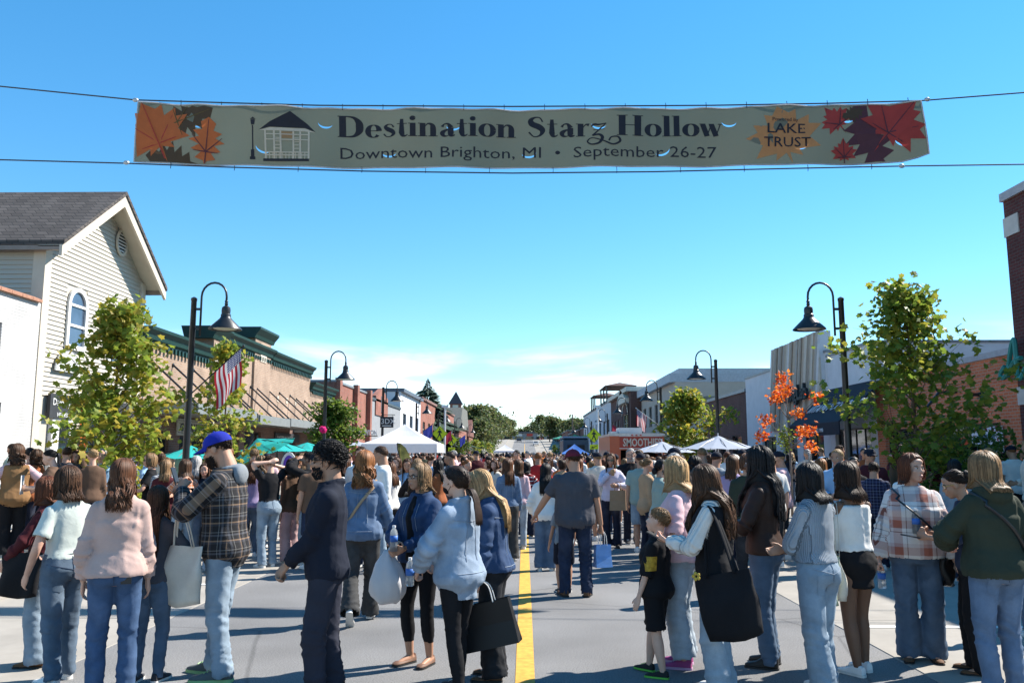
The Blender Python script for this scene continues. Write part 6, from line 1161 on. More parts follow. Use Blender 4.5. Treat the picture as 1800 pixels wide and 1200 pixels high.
# --- hair
def hair(fig, style, n=150, seed=0, length=.2, wave=.0, fringe=False, vol=1.0, part=0.0, fwd=False, low=False, hat=False, out_=.01):
    """style: long, short, curly, bun, pony, braids, crop; length in body heights below the ear"""
    rg = random.Random(seed * 13 + 5); b = MB(); H = fig.H; hs = fig.hs; tone = []
    C = Vector((0, -.06, .12)); RAD = Vector((.325, .41, .375))
    tmax = lambda az: R(np.interp(abs(az), [0, 35, 62, 90, 130, 180], [54 if not fringe else 74, 62, 88, 104, 122, 128]))
    bulk = max(1.05, (1.09 if style not in ('crop', 'short') else 1.06) * (1 + (vol - 1) * .5))
    def hp_(az, th, k):                               # on the skull; az 0 = face side
        a = R(az); d = Vector((math.sin(th) * math.sin(a), math.sin(th) * math.cos(a), math.cos(th))); return fig.hc + fig.hR @ ((C + Vector((d.x * RAD.x, d.y * RAD.y, d.z * RAD.z)) * k) * hs)
    nz = lambda p, f: noise.noise(Vector(p) * f + Vector((seed, 0, 0)))
    def lock(pts, rad, n_=5, flat=.55, t_=None):
        k0 = len(b.v); b.tube([p * H for p in pts], [r * H for r in rad], n_, flat=flat); tone.extend([t_ if t_ is not None else rg.uniform(.6, 1.45)] * (len(b.v) - k0))
    # scalp shell
    if hat: bulk *= .985
    na, nt_ = 30, 9; o = []
    for i in range(na):
        az = -180 + 360 * i / na; tm = tmax(az)
        for j in range(nt_ + 1):
            th = tm * j / nt_; k = bulk + .035 * nz((math.sin(R(az)) * 2, math.cos(R(az)) * 2, th * 2), 2.2) * (2.2 if style == 'curly' else 1); k = (k if j < nt_ else .97) * (.9 if hat and th < R(70) else 1)
            o.append(hp_(az, max(th, .02), k) * H)
    m_ = nt_ + 1; k0 = len(b.v); b.add(o, [(i * m_ + j, ((i + 1) % na) * m_ + j, ((i + 1) % na) * m_ + j + 1, i * m_ + j + 1) for i in range(na) for j in range(nt_)]); tone.extend([.8] * (len(b.v) - k0))
    zsh = .80
    def torso_push(p, out):
        if p.z < .885 - fig.drop:
            rx, ry, yo = fig.ring(min(.835, p.z + fig.drop), .006 + out_ + out); c = fig.T(Vector((0, yo, min(p.z + fig.drop, .84)))); q = Vector((p.x - c.x, p.y - c.y)); ex = q.x / (rx + .01); lim = min(1, max(0, (.885 - fig.drop - p.z) / .04)); ry += .006 * lim * (p.z > .76 - fig.drop)
            if abs(ex) < 1:
                yb = ry * math.sqrt(1 - ex * ex)
                if abs(q.y) < yb: p = Vector((p.x, c.y + (-1 if q.y < .012 else 1) * (abs(q.y) + (yb - abs(q.y)) * lim), p.z))
        return p
    def fall(az, th0, k, ln, wv, ph, steps=9, fw=0):
        """a strand: along the skull from th0 to ear level, then hanging"""
        th1 = min(tmax(az), R(100)); P = [hp_(az, th0 + (th1 - th0) * i / 4, k) for i in range(5)] if th0 < th1 - .1 else [hp_(az, th1, k)]
        p = P[-1].copy(); v = (P[-1] - P[-2]).normalized() if len(P) > 1 else Vector((0, 0, -1)); out = P[-1] - fig.hc; st = ln / steps
        for i in range(steps):
            v = v.lerp(Vector((-.10 * out.x / .05 * (.25 if i < 4 else 0), -.08 * out.y / .05 * (.25 if i < 4 else 0) + fw, -1)).normalized(), .55).normalized(); p = p + v * st; p = torso_push(p, .004 + .01 * (k - 1)); w_ = wv * min(1, (i + 1) / 3)
            P.append(p + Vector((math.sin(ph + i * 1.25) * w_, math.cos(ph * 1.7 + i * 1.1) * w_, 0)))
        return P
    if style in ('long', 'braids', 'bob'):
        azs = list(range(62, 299, 8)); rows = [fall(az, R(30), bulk * .99, length * (.93 + .06 * nz((az * .05, 0, 0), 1.3)), wave * .5, az * .04, 10) for az in azs]; k0 = len(b.v); m_ = len(rows[0])
        # back curtain as a closed thin sheet
        inner = [[p + (fig.hc - p).normalized() * .012 if j < 5 else p + Vector((0, .012 if abs(180 - az) < 70 else 0, 0)) for j, p in enumerate(r)] for az, r in zip(azs, rows)]
        V_ = [p * H for r in rows for p in r] + [p * H for r in inner for p in r]; q = len(rows) * m_
        F_ = [(i * m_ + j, (i + 1) * m_ + j, (i + 1) * m_ + j + 1, i * m_ + j + 1) for i in range(len(rows) - 1) for j in range(m_ - 1)]; F_ += [tuple(x + q for x in reversed(f)) for f in F_]
        F_ += [(i * m_ + m_ - 1, (i + 1) * m_ + m_ - 1, q + (i + 1) * m_ + m_ - 1, q + i * m_ + m_ - 1) for i in range(len(rows) - 1)]
        b.add(V_, F_); tone.extend([.75] * (len(b.v) - k0))
        for i in range(n):
            az = rg.choice([-1, 1]) * (180 - abs(rg.gauss(0, 62))); az = max(-176, min(176, az))
            if abs(az) < 52: az = math.copysign(rg.uniform(52, 80), az)
            th0 = R(rg.uniform(4, 60)); k = bulk * rg.uniform(1.0, 1.07); ln = length * rg.uniform(.72, 1.06)
            if style == 'braids': lock(fall(az, th0, k, ln * 1.05, wave, rg.uniform(0, 6), 14), [.0046] * 19 if th0 < R(100) else [.0046] * 15, 5, 1.0) if False else None
            P = fall(az, th0, k, ln, wave * rg.uniform(.7, 1.4), (round(az / 25) * .9 + rg.uniform(-.5, .5)) if wave > .004 else rg.uniform(0, 6), (9 if wave > .004 else 6) if style != 'braids' else 13, fw=.25 if fwd and abs(az) < 100 else 0)
            P = [Vector(q) for q in cr_spline([tuple(p) for p in P], 2)] if wave > .004 or style == 'braids' else P; k_ = len(P)
            if style == 'braids': lock(P, [.0052 * (1 + .22 * math.sin(j * 2.2)) * (1 - .3 * j / k_) for j in range(k_)], 5, 1.0)
            else:
                w_ = rg.uniform(.0016, .0042) * vol * (1 if n > 200 else 1.7 if n > 100 else 2.6); lock(P, [w_ * (.5 + .8 * min(1, j / (k_ * .3))) * (1 - .85 * max(0, j / k_ - .55) / .45) for j in range(k_)], 3, .6, None)
        for i in range(n // 5):                       # top strands from the parting to the sides
            az = rg.uniform(25, 80) * rg.choice((-1, 1)); P = [hp_(az + part, R(4) + (min(tmax(az), R(92)) - R(4)) * j / 6, bulk * (1.02 + .02 * math.sin(j))) for j in range(7)]; lock(P, [.006 * (1 - .5 * abs(j - 3) / 3) for j in range(7)], 5, .4)
    elif style in ('short', 'crop', 'curly', 'tousled'):
        for i in range(n):
            az = rg.uniform(-180, 180); tm = tmax(az); th = math.acos(1 - rg.random() * (1 - math.cos(tm))); k = bulk * .98
            if hat and th < R(78): continue
            p0 = hp_(az, th, k); ln = {'crop': .012, 'short': .026, 'curly': .03, 'tousled': .05}[style] * vol
            if style == 'curly':
                nrm = (p0 - (fig.hc + fig.hR @ (C * hs))).normalized(); u = nrm.orthogonal().normalized(); v = nrm.cross(u); ph = rg.uniform(0, 6.3); P = [p0 + nrm * (j * .0035 * vol) + (u * math.cos(ph + j * 1.3) + v * math.sin(ph + j * 1.3)) * .0075 for j in range(7)]; lock(P, [.003, .0036, .0038, .0036, .0034, .003, .002], 3, .8)
            else:
                d = (hp_(az + rg.uniform(-14, 14) * (4 if style == 'tousled' else 1), th + .25 * (rg.uniform(-.6, 1) if style == 'tousled' else 1), k) - p0).normalized(); nrm = (p0 - fig.hc).normalized(); up_ = .9 if style == 'tousled' else .35; P = [p0, p0 + (d * .8 + nrm * up_) * ln * .5, p0 + (d + nrm * .12) * ln]; lock(P, [.0036, .003, .001], 3, .5)
    if style in ('bun', 'pony'):
        for i in range(n // 2):                       # pulled back over the skull to the tie
            az = rg.uniform(-180, 180); tie = Vector((0, -.46, .16 if not low else -.22)); th = tmax(az) * rg.uniform(.35, 1.0); p0 = hp_(az, th, bulk); t3 = fig.hc + fig.hR @ (tie * hs); mid = (p0 + t3) / 2; c0 = fig.hc + fig.hR @ (C * hs); r_ = (mid - c0); mid = c0 + r_.normalized() * max(r_.length, .395 * hs * bulk); lock([p0, p0.lerp(mid, .5) + (p0.lerp(mid, .5) - c0).normalized() * .003, mid, t3], [.004, .0055, .0055, .004], 4, .45)
        t3 = fig.hc + fig.hR @ (Vector((0, -.50, .18 if not low else -.24)) * hs)
        if style == 'bun':
            k0 = len(b.v); b.ell(t3 * H, (.028 * H, .024 * H, .026 * H)); tone.extend([.8] * (len(b.v) - k0))
            for i in range(40): a0 = rg.uniform(0, 6.3); tl = rg.uniform(-1, 1); P = [t3 + fig.hR @ Vector((math.cos(a0 + j * .5) * .029 * math.cos(tl), math.sin(tl) * .02 - .004, math.sin(a0 + j * .5) * .029 * math.cos(tl))) for j in range(7)]; lock(P, [.002, .004, .005, .005, .005, .004, .002], 4, .6)
        else:
            for i in range(int(n * .6)):
                a = rg.uniform(0, 6.3); q = Vector((math.cos(a) * .014, math.sin(a) * .012, 0)) * rg.uniform(.2, 1); p = t3 + fig.hR @ q; v = fig.hR @ Vector((q.x * 12, -.7, .25)); P = [p.copy()]; ln = length * rg.uniform(.75, 1.05); ph = rg.uniform(0, 6)
                for j in range(9): v = v.lerp(Vector((q.x * 4, 0, -1)), .42); p = torso_push(p + v.normalized() * ln / 9, .006); P.append(p + Vector((math.sin(ph + j), math.cos(ph + j), 0)) * wave)
                lock(P, [.0035, .0055, .0062, .0065, .006, .0058, .005, .0042, .003, .001], 5, .55)
    me = b.mesh('hair', [], True); a = me.color_attributes.new('hc', 'FLOAT_COLOR', 'POINT'); t_ = np.ones((len(b.v), 4)); t_[:, :3] = np.array(tone)[:, None]; a.data.foreach_set('color', t_.ravel()); return me
def face_bits(me_parent_mats, fig, skin, browc, detailed=True):
    b = MB(); hs = fig.hs * fig.H
    for sg in (1, -1):
        b.ell(fig.hp((sg * .135, .318, .0)), (.062 * hs, .034 * hs, .028 * hs), fig.hR, 10, 6, 0); b.ell(fig.hp((sg * .132, .343, .0)), (.026 * hs, .014 * hs, .026 * hs), fig.hR, 8, 6, 1)
        b.tube([fig.hp((sg * .065, .345, .068)), fig.hp((sg * .14, .348, .09)), fig.hp((sg * .22, .30, .065))], [.012 * hs, .015 * hs, .007 * hs], 5, 2); b.tube([fig.hp((sg * .075, .345, .02)), fig.hp((sg * .135, .357, .034)), fig.hp((sg * .195, .325, .015))], [.006 * hs, .009 * hs, .006 * hs], 4, 2)
    b.ell(fig.hp((0, .375, -.268)), (.085 * hs, .037 * hs, .020 * hs), fig.hR, 12, 6, 3); b.ell(fig.hp((0, .370, -.305)), (.072 * hs, .036 * hs, .024 * hs), fig.hR, 12, 6, 3)
    return b
def merge_bits(me, b, mats):
    """append small face features to a body mesh"""
    nv = len(me.vertices); co = np.empty(nv * 3); me.vertices.foreach_get('co', co); V = [tuple(p) for p in co.reshape(-1, 3)]; F = [tuple(p.vertices) for p in me.polygons]
    out = bpy.data.meshes.new('body'); out.from_pydata(V + b.v, [], F + [tuple(i + nv for i in f) for f in b.f])
    for m in mats: out.materials.append(m)
    out.polygons.foreach_set('material_index', [0] * len(F) + [i + 1 for i in b.m]); out.shade_smooth(); out.update(); bpy.data.meshes.remove(me); return out
def beard(fig, col, full=1.0):
    rg = random.Random(3); b = MB(); tone = []; hs = fig.hs
    for i in range(int(420 * full)):
        a = rg.uniform(-95, 95); z = rg.uniform(-.5, -.16) if abs(a) > 30 else rg.uniform(-.5, -.34) if rg.random() < .8 else rg.uniform(-.23, -.2); t = (abs(a) / 95) ; d = Vector((math.sin(R(a)) * .262, .10 + math.cos(R(a)) * (.285 - .13 * max(0, (-z - .36) / .14) * (1 - t)), z)); r_ = d - Vector((0, .1, z)); 
        p = fig.hc + fig.hR @ (d * hs); n_ = fig.hR @ r_.normalized(); k0 = len(b.v); b.tube([p * fig.H, (p + n_ * .0015 + Vector((0, 0, -.004))) * fig.H, (p + n_ * .002 + Vector((0, 0, -.009))) * fig.H], [.003 * fig.H, .0025 * fig.H, .0008 * fig.H], 3); tone.extend([rg.uniform(.6, 1.3)] * (len(b.v) - k0))
    me = b.mesh('beard', hairm(col), True); a = me.color_attributes.new('hc', 'FLOAT_COLOR', 'POINT'); t_ = np.ones((len(b.v), 4)); t_[:, :3] = np.array(tone)[:, None]; a.data.foreach_set('color', t_.ravel()); return me
def shades(fig, lens=M_LENS, frame=None, round_=False, clear=False):
    b = MB(); hs = fig.hs * fig.H
    for sg in (1, -1):
        pts = [fig.hp((sg * .14 + .105 * math.cos(a), .378 - .05 * abs(math.cos(a)) * (1 if math.cos(a) * sg > 0 else .2), -.005 + (.078 if not clear else .07) * math.sin(a))) for a in [2 * math.pi * i / 14 for i in range(14)]]
        if not clear: b.add(pts, [tuple(range(14))], 0)
        b.tube(pts + [pts[0]], .010 * hs, 5, 1); b.tube([fig.hp((sg * .24, .335, .02)), fig.hp((sg * .32, .18, .02)), fig.hp((sg * .345, -.02, .01)), fig.hp((sg * .34, -.09, -.05))], .013 * hs, 5, 1)
    b.tube([fig.hp((-.05, .395, .02)), fig.hp((0, .41, .035)), fig.hp((.05, .395, .02))], .011 * hs, 5, 1)
    return b.mesh('glasses', [lens, frame or M_BLACK], True)
def ball_cap(fig, m, brim=None, back=False, tilt=0):
    b = MB(); hs = fig.hs; C = Vector((0, -.06, .15)); RAD = Vector((.365, .45, .37)); n, k = 24, 8; o = []
    q = lambda v: fig.hp(v)
    for j in range(k + 1):
        th = R(94) * j / k
        for i in range(n): a = 2 * math.pi * i / n; d = Vector((math.sin(th) * math.sin(a), math.sin(th) * math.cos(a), math.cos(th))); o.append(q(C + Vector((d.x * RAD.x, d.y * RAD.y, d.z * RAD.z)) * (1 + .012 * math.cos(6 * a) * math.sin(th))))
    f = [(j * n + i, j * n + (i + 1) % n, (j + 1) * n + (i + 1) % n, (j + 1) * n + i) for j in range(k) for i in range(n)]
    b.add(o, f); sgn = -1 if back else 1; br = []
    for z in (0, .028):
        for r_ in (0, 1):
            for i in range(13): a = R(-62 + 124 * i / 12); br.append(q((math.sin(a) * (.345 + .0 * r_), sgn * (-.06 * sgn + math.cos(a) * (.43 + .36 * r_ * math.cos(a * .9))), .135 - .07 * r_ + z - .10 * (math.sin(a) ** 2) * r_)))
    g = 13; b.add(br, [(i, i + 1, g + i + 1, g + i) for i in range(12)] + [(2 * g + i, 3 * g + i, 3 * g + i + 1, 2 * g + i + 1) for i in range(12)] + [(g + i, g + i + 1, 3 * g + i + 1, 3 * g + i) for i in range(12)], 1)
    b.ell(q((0, -.06, .53)), (.03 * hs * fig.H,) * 3, None, 8, 6)
    return b.mesh('cap', [m, brim or m], True)
SHOES = {}
def shoe_mesh(style, m, sole):
    key = (style, m.name, sole.name)
    if key in SHOES: return SHOES[key]
    b = MB(); L = .285
    # stations heel -> toe: y, half width, top z, centre x
    st = [(-.085, .020, .062, 0), (-.078, .031, .085, 0), (-.045, .035, .098 if style != 'flat' else .06, 0), (.0, .036, .096 if style != 'flat' else .05, 0), (.045, .039, .076 if style != 'flat' else .045, .002), (.095, .044, .058 if style != 'flat' else .04, .004), (.14, .043, .046, .003), (.175, .034, .038, 0), (.192, .018, .030, -.002)]
    if style == 'boot': st = [(y, w, z + (.055 if y < .03 else .02 if y < .06 else .004), c) for y, w, z, c in st]
    n = 12; o = []
    for y, w, z, c in st:
        for j in range(n):
            a = 2 * math.pi * j / n; s_, c_ = math.sin(a), math.cos(a); zz = .022 + (z - .022) * max(0, s_) ** .8 if s_ > 0 else .022; o.append((c + w * math.copysign(abs(c_) ** .7, c_), y, zz))
    b.add(o, [(i * n + j, i * n + (j + 1) % n, (i + 1) * n + (j + 1) % n, (i + 1) * n + j) for i in range(len(st) - 1) for j in range(n)] + [tuple(range(n))[::-1], tuple(range((len(st) - 1) * n, len(st) * n))], 0)
    h = .02 if style in ('sneaker',) else .016; pl = [(c + w * 1.06, y) for y, w, z, c in st] + [(c - w * 1.06, y) for y, w, z, c in reversed(st)]; pl = [(x, y + (.006 if y > .17 else -.004 if y < -.08 else 0)) for x, y in pl]
    b.prism(pl, 0, h, 'z', 1)
    if style == 'sneaker':
        for i in range(4): y = .03 + i * .022; b.tube([(-.022, y, .083 - i * .008), (0, y, .090 - i * .008), (.022, y, .083 - i * .008)], .0035, 4, 1)
    SHOES[key] = b.mesh('shoe', [m, sole], 50); return SHOES[key]
JOBS = Jobs(); PEOPLE = []
def person(label, pos, rz, fig, skin='fair', hairstyle=None, hc='brown', top=None, topm=None, legs=None, legm=None, shoes=('sneaker', M_SHOEW, M_SOLE), extra=None, lod=0, group=None, z=0, seed=None, fold=(1, 1), legs_bare=False, lips=None, place=True, xjobs=None):
    """queue one person; meshes are finished in flush_people()"""
    vx = (.0068, .014, .015) if lod == 0 else (.0095, .018, .018) if lod == 1 else (.014, .024, .024)
    d = dict(label=label, pos=pos, rz=rz, fig=fig, skin=skin, hs=hairstyle, hc=hc, topm=topm, legm=legm, shoes=shoes, extra=extra, lod=lod, group=group, z=z, seed=seed if seed is not None else len(PEOPLE) * 1.37, fold=fold, lips=lips, place=place)
    tp_ = top or {}; d['short'] = (tp_.get('sleeve', 'long') in ('short', 'elbow', '34', 'none'), (legs or {}).get('style') == 'shorts'); d['hemz'] = min((fig.T(Vector((x, y, tp_.get('hem', .47)))) * fig.H).z for x, y in ((.09, 0), (-.09, 0), (0, .07), (0, -.07))); d['out'] = tp_.get('ease', .01) + tp_.get('loose', 0) * .8 + (.006 if xjobs else 0)
    d['jb'] = fig.body(vx[0], .15 if lod == 0 else .17 if lod == 1 else .25, legs_bare=legs_bare)
    d['jt'] = fig.top(vx[1], **(top or {})) if topm else None
    d['jl'] = fig.trousers(vx[2], **(legs or {})) if legm else None
    d['jx'] = [(nm, m, JOBS.add(mb, vx[1], 2), am) for nm, m, mb, am in (xjobs(fig) if xjobs else [])]
    PEOPLE.append(d); return d
def flush_people():
    ms = JOBS.run(); roots = []
    for i, d in enumerate(PEOPLE):
        f = d['fig']; root = thing('person', d['label'], 'person', (*d['pos'], d['z']), R(d['rz']), d['group'])
        sk = SKIN[d['skin']]; lp = M_LIPD if d['skin'] in ('brown', 'dark') else M_LIP
        bits = face_bits(None, f, sk, None); hm = hairm(d['hc']); br = mat('brow_' + d['hc'], tuple(c * .6 for c in HAIRC[d['hc']]), .7)
        link('body', merge_bits(ms[d['jb']], bits, [sk, M_EYEW, M_IRIS, br, lp]), root)
        if d['jt'] is not None: me = ms[d['jt']]; me.materials.clear(); me.materials.append(d['topm']); finish_cloth(me, f, .0075, d['fold'][0], d['seed'], False, d['hemz'], d['short'][0]); me.name = 'top'; link('top', me, root)
        if d['jl'] is not None: me = ms[d['jl']]; me.materials.clear(); me.materials.append(d['legm']); finish_cloth(me, f, .0075, d['fold'][1], d['seed'] + 3, True, 0 if not d.get('skirt') else None, d['short'][1]); me.name = 'trousers'; link('skirt' if d.get('skirt') else 'trousers', me, root)
        for nm, m, j, am in d['jx']: me = ms[j]; me.materials.clear(); me.materials.append(m); finish_cloth(me, f, am, 1, d['seed'] + 5, False, min(v.co.z for v in me.vertices) if nm == 'vest' else None); link(nm, me, root)
        if d['hs']:
            kw = dict(d['hs']); st = kw.pop('style'); kw.setdefault('n', 480 if d['lod'] == 0 else 150 if d['lod'] == 1 else 36); me = hair(f, st, seed=int(d['seed'] * 10), out_=d['out'], **kw); me.materials.append(hm); link('hair', me, root)
        if d['shoes']:
            sm = shoe_mesh(*d['shoes'])
            for k in 'RL':
                an = f.leg[k][2]; o = link('shoe', sm, root, tuple((an + Matrix.Rotation(R(f.leg[k][3]), 3, 'Z') @ Matrix.Rotation(R(f.leg[k][4]), 3, 'X') @ Vector((0, .010, -.044))) * f.H)); o.rotation_euler = (R(f.leg[k][4]), 0, R(f.leg[k][3])); s_ = f.H / 1.72 * (.92 if f.sex == 'f' else 1.05); o.scale = (s_, s_, s_)
        d['root'] = root; roots.append(root)
        if d['extra']: d['extra'](f, root)
    PEOPLE.clear(); return roots
# ------------------------------------------------------------------ the people in the foreground
def pp(px, fy, ty, z=0, dh=.0):
    """where a person stands (feet at a photo pixel) and how tall (head top pixel)"""
    g = at(px, fy, Z=z); return (g.x, g.y), at(px, ty, Y=g.y).z - z - dh
def cl(name, c, k='plain', **kw): return cloth(name, c, k, **kw)
DEN = {k: cl('denim_' + k, c, 'denim') for k, c in dict(light=(.21, .27, .33), pale=(.30, .35, .40), mid=(.075, .115, .175), blue=(.048, .088, .17), dark=(.016, .026, .055), acid=(.085, .12, .165), shirt=(.10, .15, .235), jacket=(.020, .045, .105), chambray=(.23, .29, .37), black=(.016, .017, .02), grey=(.045, .045, .045), navy=(.014, .018, .035)).items()}
CLO = {k: cl('cotton_' + k, c) for k, c in dict(black=(.010, .010, .012), rose=(.47, .33, .29), mint=(.50, .55, .51), grey=(.085, .085, .095), slate=(.07, .07, .082), brown=(.12, .07, .045), vest=(.23, .125, .055), pink=(.62, .42, .45), maroon=(.075, .014, .018), white=(.70, .69, .66), cream=(.60, .55, .47), sage=(.25, .33, .30), olive=(.035, .042, .028), navy=(.010, .013, .024), navypants=(.026, .028, .042), lavender=(.60, .56, .68), wine=(.15, .02, .035), leather=(.045, .022, .015), red=(.42, .03, .03), tan=(.38, .26, .16), teal=(.03, .16, .17), rust=(.28, .09, .035), denimgrey=(.2, .24, .28), pinkpat=(.5, .33, .33), hood=(.22, .24, .26), forest=(.02, .05, .03), mustard=(.4, .24, .04), lilac=(.3, .24, .4), orange=(.55, .16, .03), sky=(.25, .4, .58)).items()}
A_, B_, C_, D_ = (.030, .028, .03), (.30, .20, .13), (.018, .018, .02), (.24, .235, .22)
PL_FLAN = cl('flannel_black_tan', A_, 'plaid', per=.135, cols=[(0, C_), (.30, (.05, .05, .06)), (.42, B_), (.5, C_), (.72, (.10, .105, .12)), (.82, C_), (.92, D_), (.955, C_)])
PL_ORANGE = cl('plaid_orange', A_, 'plaid', per=.07, cols=[(0, (.55, .17, .06)), (.45, (.65, .5, .4)), (.6, (.5, .12, .05)), (.8, (.68, .58, .5))])
PL_RUST = cl('plaid_white_rust', A_, 'plaid', per=.22, cols=[(0, (.68, .65, .62)), (.30, (.66, .63, .6)), (.335, (.03, .025, .03)), (.36, (.68, .65, .62)), (.5, (.34, .12, .085)), (.78, (.36, .14, .1)), (.8, (.5, .42, .42)), (.93, (.68, .65, .62))])
PL_GREY = cl('plaid_grey_check', A_, 'plaid', per=.03, cols=[(0, (.12, .13, .15)), (.5, (.5, .5, .5))])
PL_NAVY = cl('plaid_navy', A_, 'plaid', per=.09, cols=[(0, (.012, .015, .04)), (.4, (.05, .06, .12)), (.6, (.01, .01, .025)), (.9, (.14, .15, .2))])
PL_RED = cl('plaid_red_white', A_, 'plaid', per=.12, cols=[(0, (.22, .03, .04)), (.5, (.6, .56, .55))])
ST_RED = cl('stripe_maroon_white', A_, 'stripes', per=.078, cols=[(0, (.17, .016, .022)), (.78, (.66, .62, .6))])
RIB_BLUE = cl('rib_grey_blue', (.30, .345, .40), 'rib', per=.014); RIB_WHITE = cl('knit_white', (.66, .64, .60), 'rib', per=.03)
W_SH, B_SH = ('sneaker', M_SHOEW, M_SOLE), ('boot', mat('black_leather', (.012, .011, .011), .45), M_SOLED)
BR_SH = ('flat', mat('brown_suede', (.12, .06, .03), .8), M_SOLED); BRB_SH = ('boot', mat('tan_suede', (.15, .075, .035), .9), M_SOLED); SAND = ('flat', mat('sandal_leather', (.16, .085, .055), .6), M_SOLED)
PK_SH = ('sneaker', mat('pink_mesh', (.30, .05, .17), .7), mat('pale_pink_rubber', (.5, .3, .45), .6)); GN_SH = ('sneaker', mat('black_mesh', (.02, .022, .02), .8), mat('green_rubber', (.14, .5, .07), .6)); GR_SH = ('sneaker', mat('grey_mesh', (.10, .11, .11), .8), mat('pale_lime_rubber', (.3, .5, .22), .6)); DK_SH = ('sneaker', mat('dark_mesh', (.03, .03, .035), .8), M_SOLE)
def place_as(root, me, name, label, cat, group=None):
    """a thing carried by a person: own top-level object at that person's spot"""
    o = link(name, me, None, root.location, root.rotation_euler[2]); return tag(o, label, cat, group)
def soft_bag(c, w, h, d, yaw=0, n=20, seed=1, tilt=0, open_top=True, round_=3.2, slump=.25):
    """sack: superellipse sections from bottom up, slumped and creased; returns MB in person space, metres; c = top centre"""
    b = MB(); rg = random.Random(seed); K = 9; o = []; Mr = Matrix.Rotation(R(yaw), 3, 'Z') @ Matrix.Rotation(R(tilt), 3, 'Y')
    for i in range(K):
        t = i / (K - 1); ww = w / 2 * (.86 + .14 * math.sin(t * 2.2) + .0); dd = d / 2 * (.75 + slump * math.sin(math.pi * min(1, t * 1.25)) - (.55 * max(0, t - .6) / .4 if open_top else 0))
        for j in range(n):
            a = 2 * math.pi * j / n; ca, sa = math.cos(a), math.sin(a); x = ww * math.copysign(abs(ca) ** (2 / round_), ca); y = dd * math.copysign(abs(sa) ** (2 / round_), sa); q = 1 + .12 * noise.noise(Vector((x * 7 + seed, y * 7, t * 3)))
            o.append(Vector(c) + Mr @ Vector((x * q, y * q + .02 * math.sin(x * 22 + t * 5 + seed), -h * (1 - t) * (1 - .08 * (2 * x / w) ** 2) + .03 * noise.noise(Vector((x * 6, seed, t * 2))))))
    b.add(o, [(i * n + j, i * n + (j + 1) % n, (i + 1) * n + (j + 1) % n, (i + 1) * n + j) for i in range(K - 1) for j in range(n)] + [tuple(range(n))[::-1]] + ([] if open_top else [tuple(range((K - 1) * n, K * n))]))
    return b, Mr
def tote(root, label, m, c, w, h, d, yaw, to, hm=None, seed=1, tilt=0, name='tote_bag', cat='bag', hr=.009, flatten=.35, pr=None):
    b, Mr = soft_bag(c, w, h, d, yaw, seed=seed, tilt=tilt); c = Vector(c); to = Vector(to)
    for s_ in (1, -1):
        p0, p1 = c + Mr @ Vector((-w * .24, s_ * d * .14, -.015)), c + Mr @ Vector((w * .24, s_ * d * .14, -.015)); q = to + Mr @ Vector((0, s_ * .012, 0))
        b.tube([Vector(x) for x in cr_spline([tuple(p0), tuple(p0.lerp(q, .6) + Mr @ Vector((-.02, 0, 0))), tuple(q), tuple(p1.lerp(q, .6) + Mr @ Vector((.02, 0, 0))), tuple(p1)], 4)], hr, 6, 1, flat=flatten)
    o = place_as(root, b.mesh(name, [m, hm or m], True), name, label, cat)
    if pr: pr(o, c, Mr)
    return o
def cross_strap(fig, side, m, z1=.835, z0=.55, w=.018, infl=.022, name='strap'):
    pts = []; n = 40
    for i in range(n + 1):
        a = 2 * math.pi * i / n; x = math.cos(a); f = (x * side + 1) / 2; z = z0 + (z1 - z0) * f ** .8; rx, ry, yo = fig.ring(min(z, .80), infl); k = 1 if z < .80 else max(.35, 1 - (z - .80) / .06)
        pts.append(fig.T(Vector((rx * x * (.9 if z < .8 else .62), yo + ry * math.sin(a) * k, z))) * fig.H)
    b = MB(); b.tube(pts, w, 6, flat=.25); return b.mesh(name, m, True)
def pocket(root, x, z, w=.13, h=.14, m=None, part='trousers', name='pocket', off=.004, diry=1, kind='pocket', yaw=0):
    tr = next(c for c in root.children if c.name.split('.')[0] == part); me = tr.data; bv = BVHTree.FromPolygons([v.co for v in me.vertices], [tuple(p.vertices) for p in me.polygons]); N_, K_ = 6, 6; V = []; Mr = Matrix.Rotation(R(yaw), 3, 'Z')
    for j in range(K_ + 1):
        for i in range(N_ + 1):
            u = (i / N_ - .5) * w; v = -j / K_ * h; 
            if kind == 'pocket': v -= (.018 * (1 - abs(i / N_ - .5) * 2) if j == K_ else 0); u *= 1 - .12 * j / K_
            o = Mr @ Vector((x + u, -diry * .6, 0)) + Vector((0, 0, z + v)); d = Mr @ Vector((0, diry, 0)); hit = bv.ray_cast(o, d); V.append((hit[0] - d * off) if hit[0] else None)
    b = MB(); n = N_ + 1; base = [v if v is not None else Vector((0, 0, 0)) for v in V]; b.add(base, [q for j in range(K_) for i in range(N_) for q in [(j * n + i, j * n + i + 1, (j + 1) * n + i + 1, (j + 1) * n + i)] if all(V[k] is not None for k in q)])
    return link(name, b.mesh(name, m, True), root)
M_BOT = mat('clear_plastic', (.75, .8, .82), .12, .02, 4, spec=.6, trans=.35); M_BOT.node_tree.nodes['Principled BSDF'].inputs['Transmission Weight'].default_value = .85
M_BLUE = mat('bottle_label', (.05, .16, .5), .5); M_CAPW = mat('bottle_cap', (.8, .8, .8), .4)
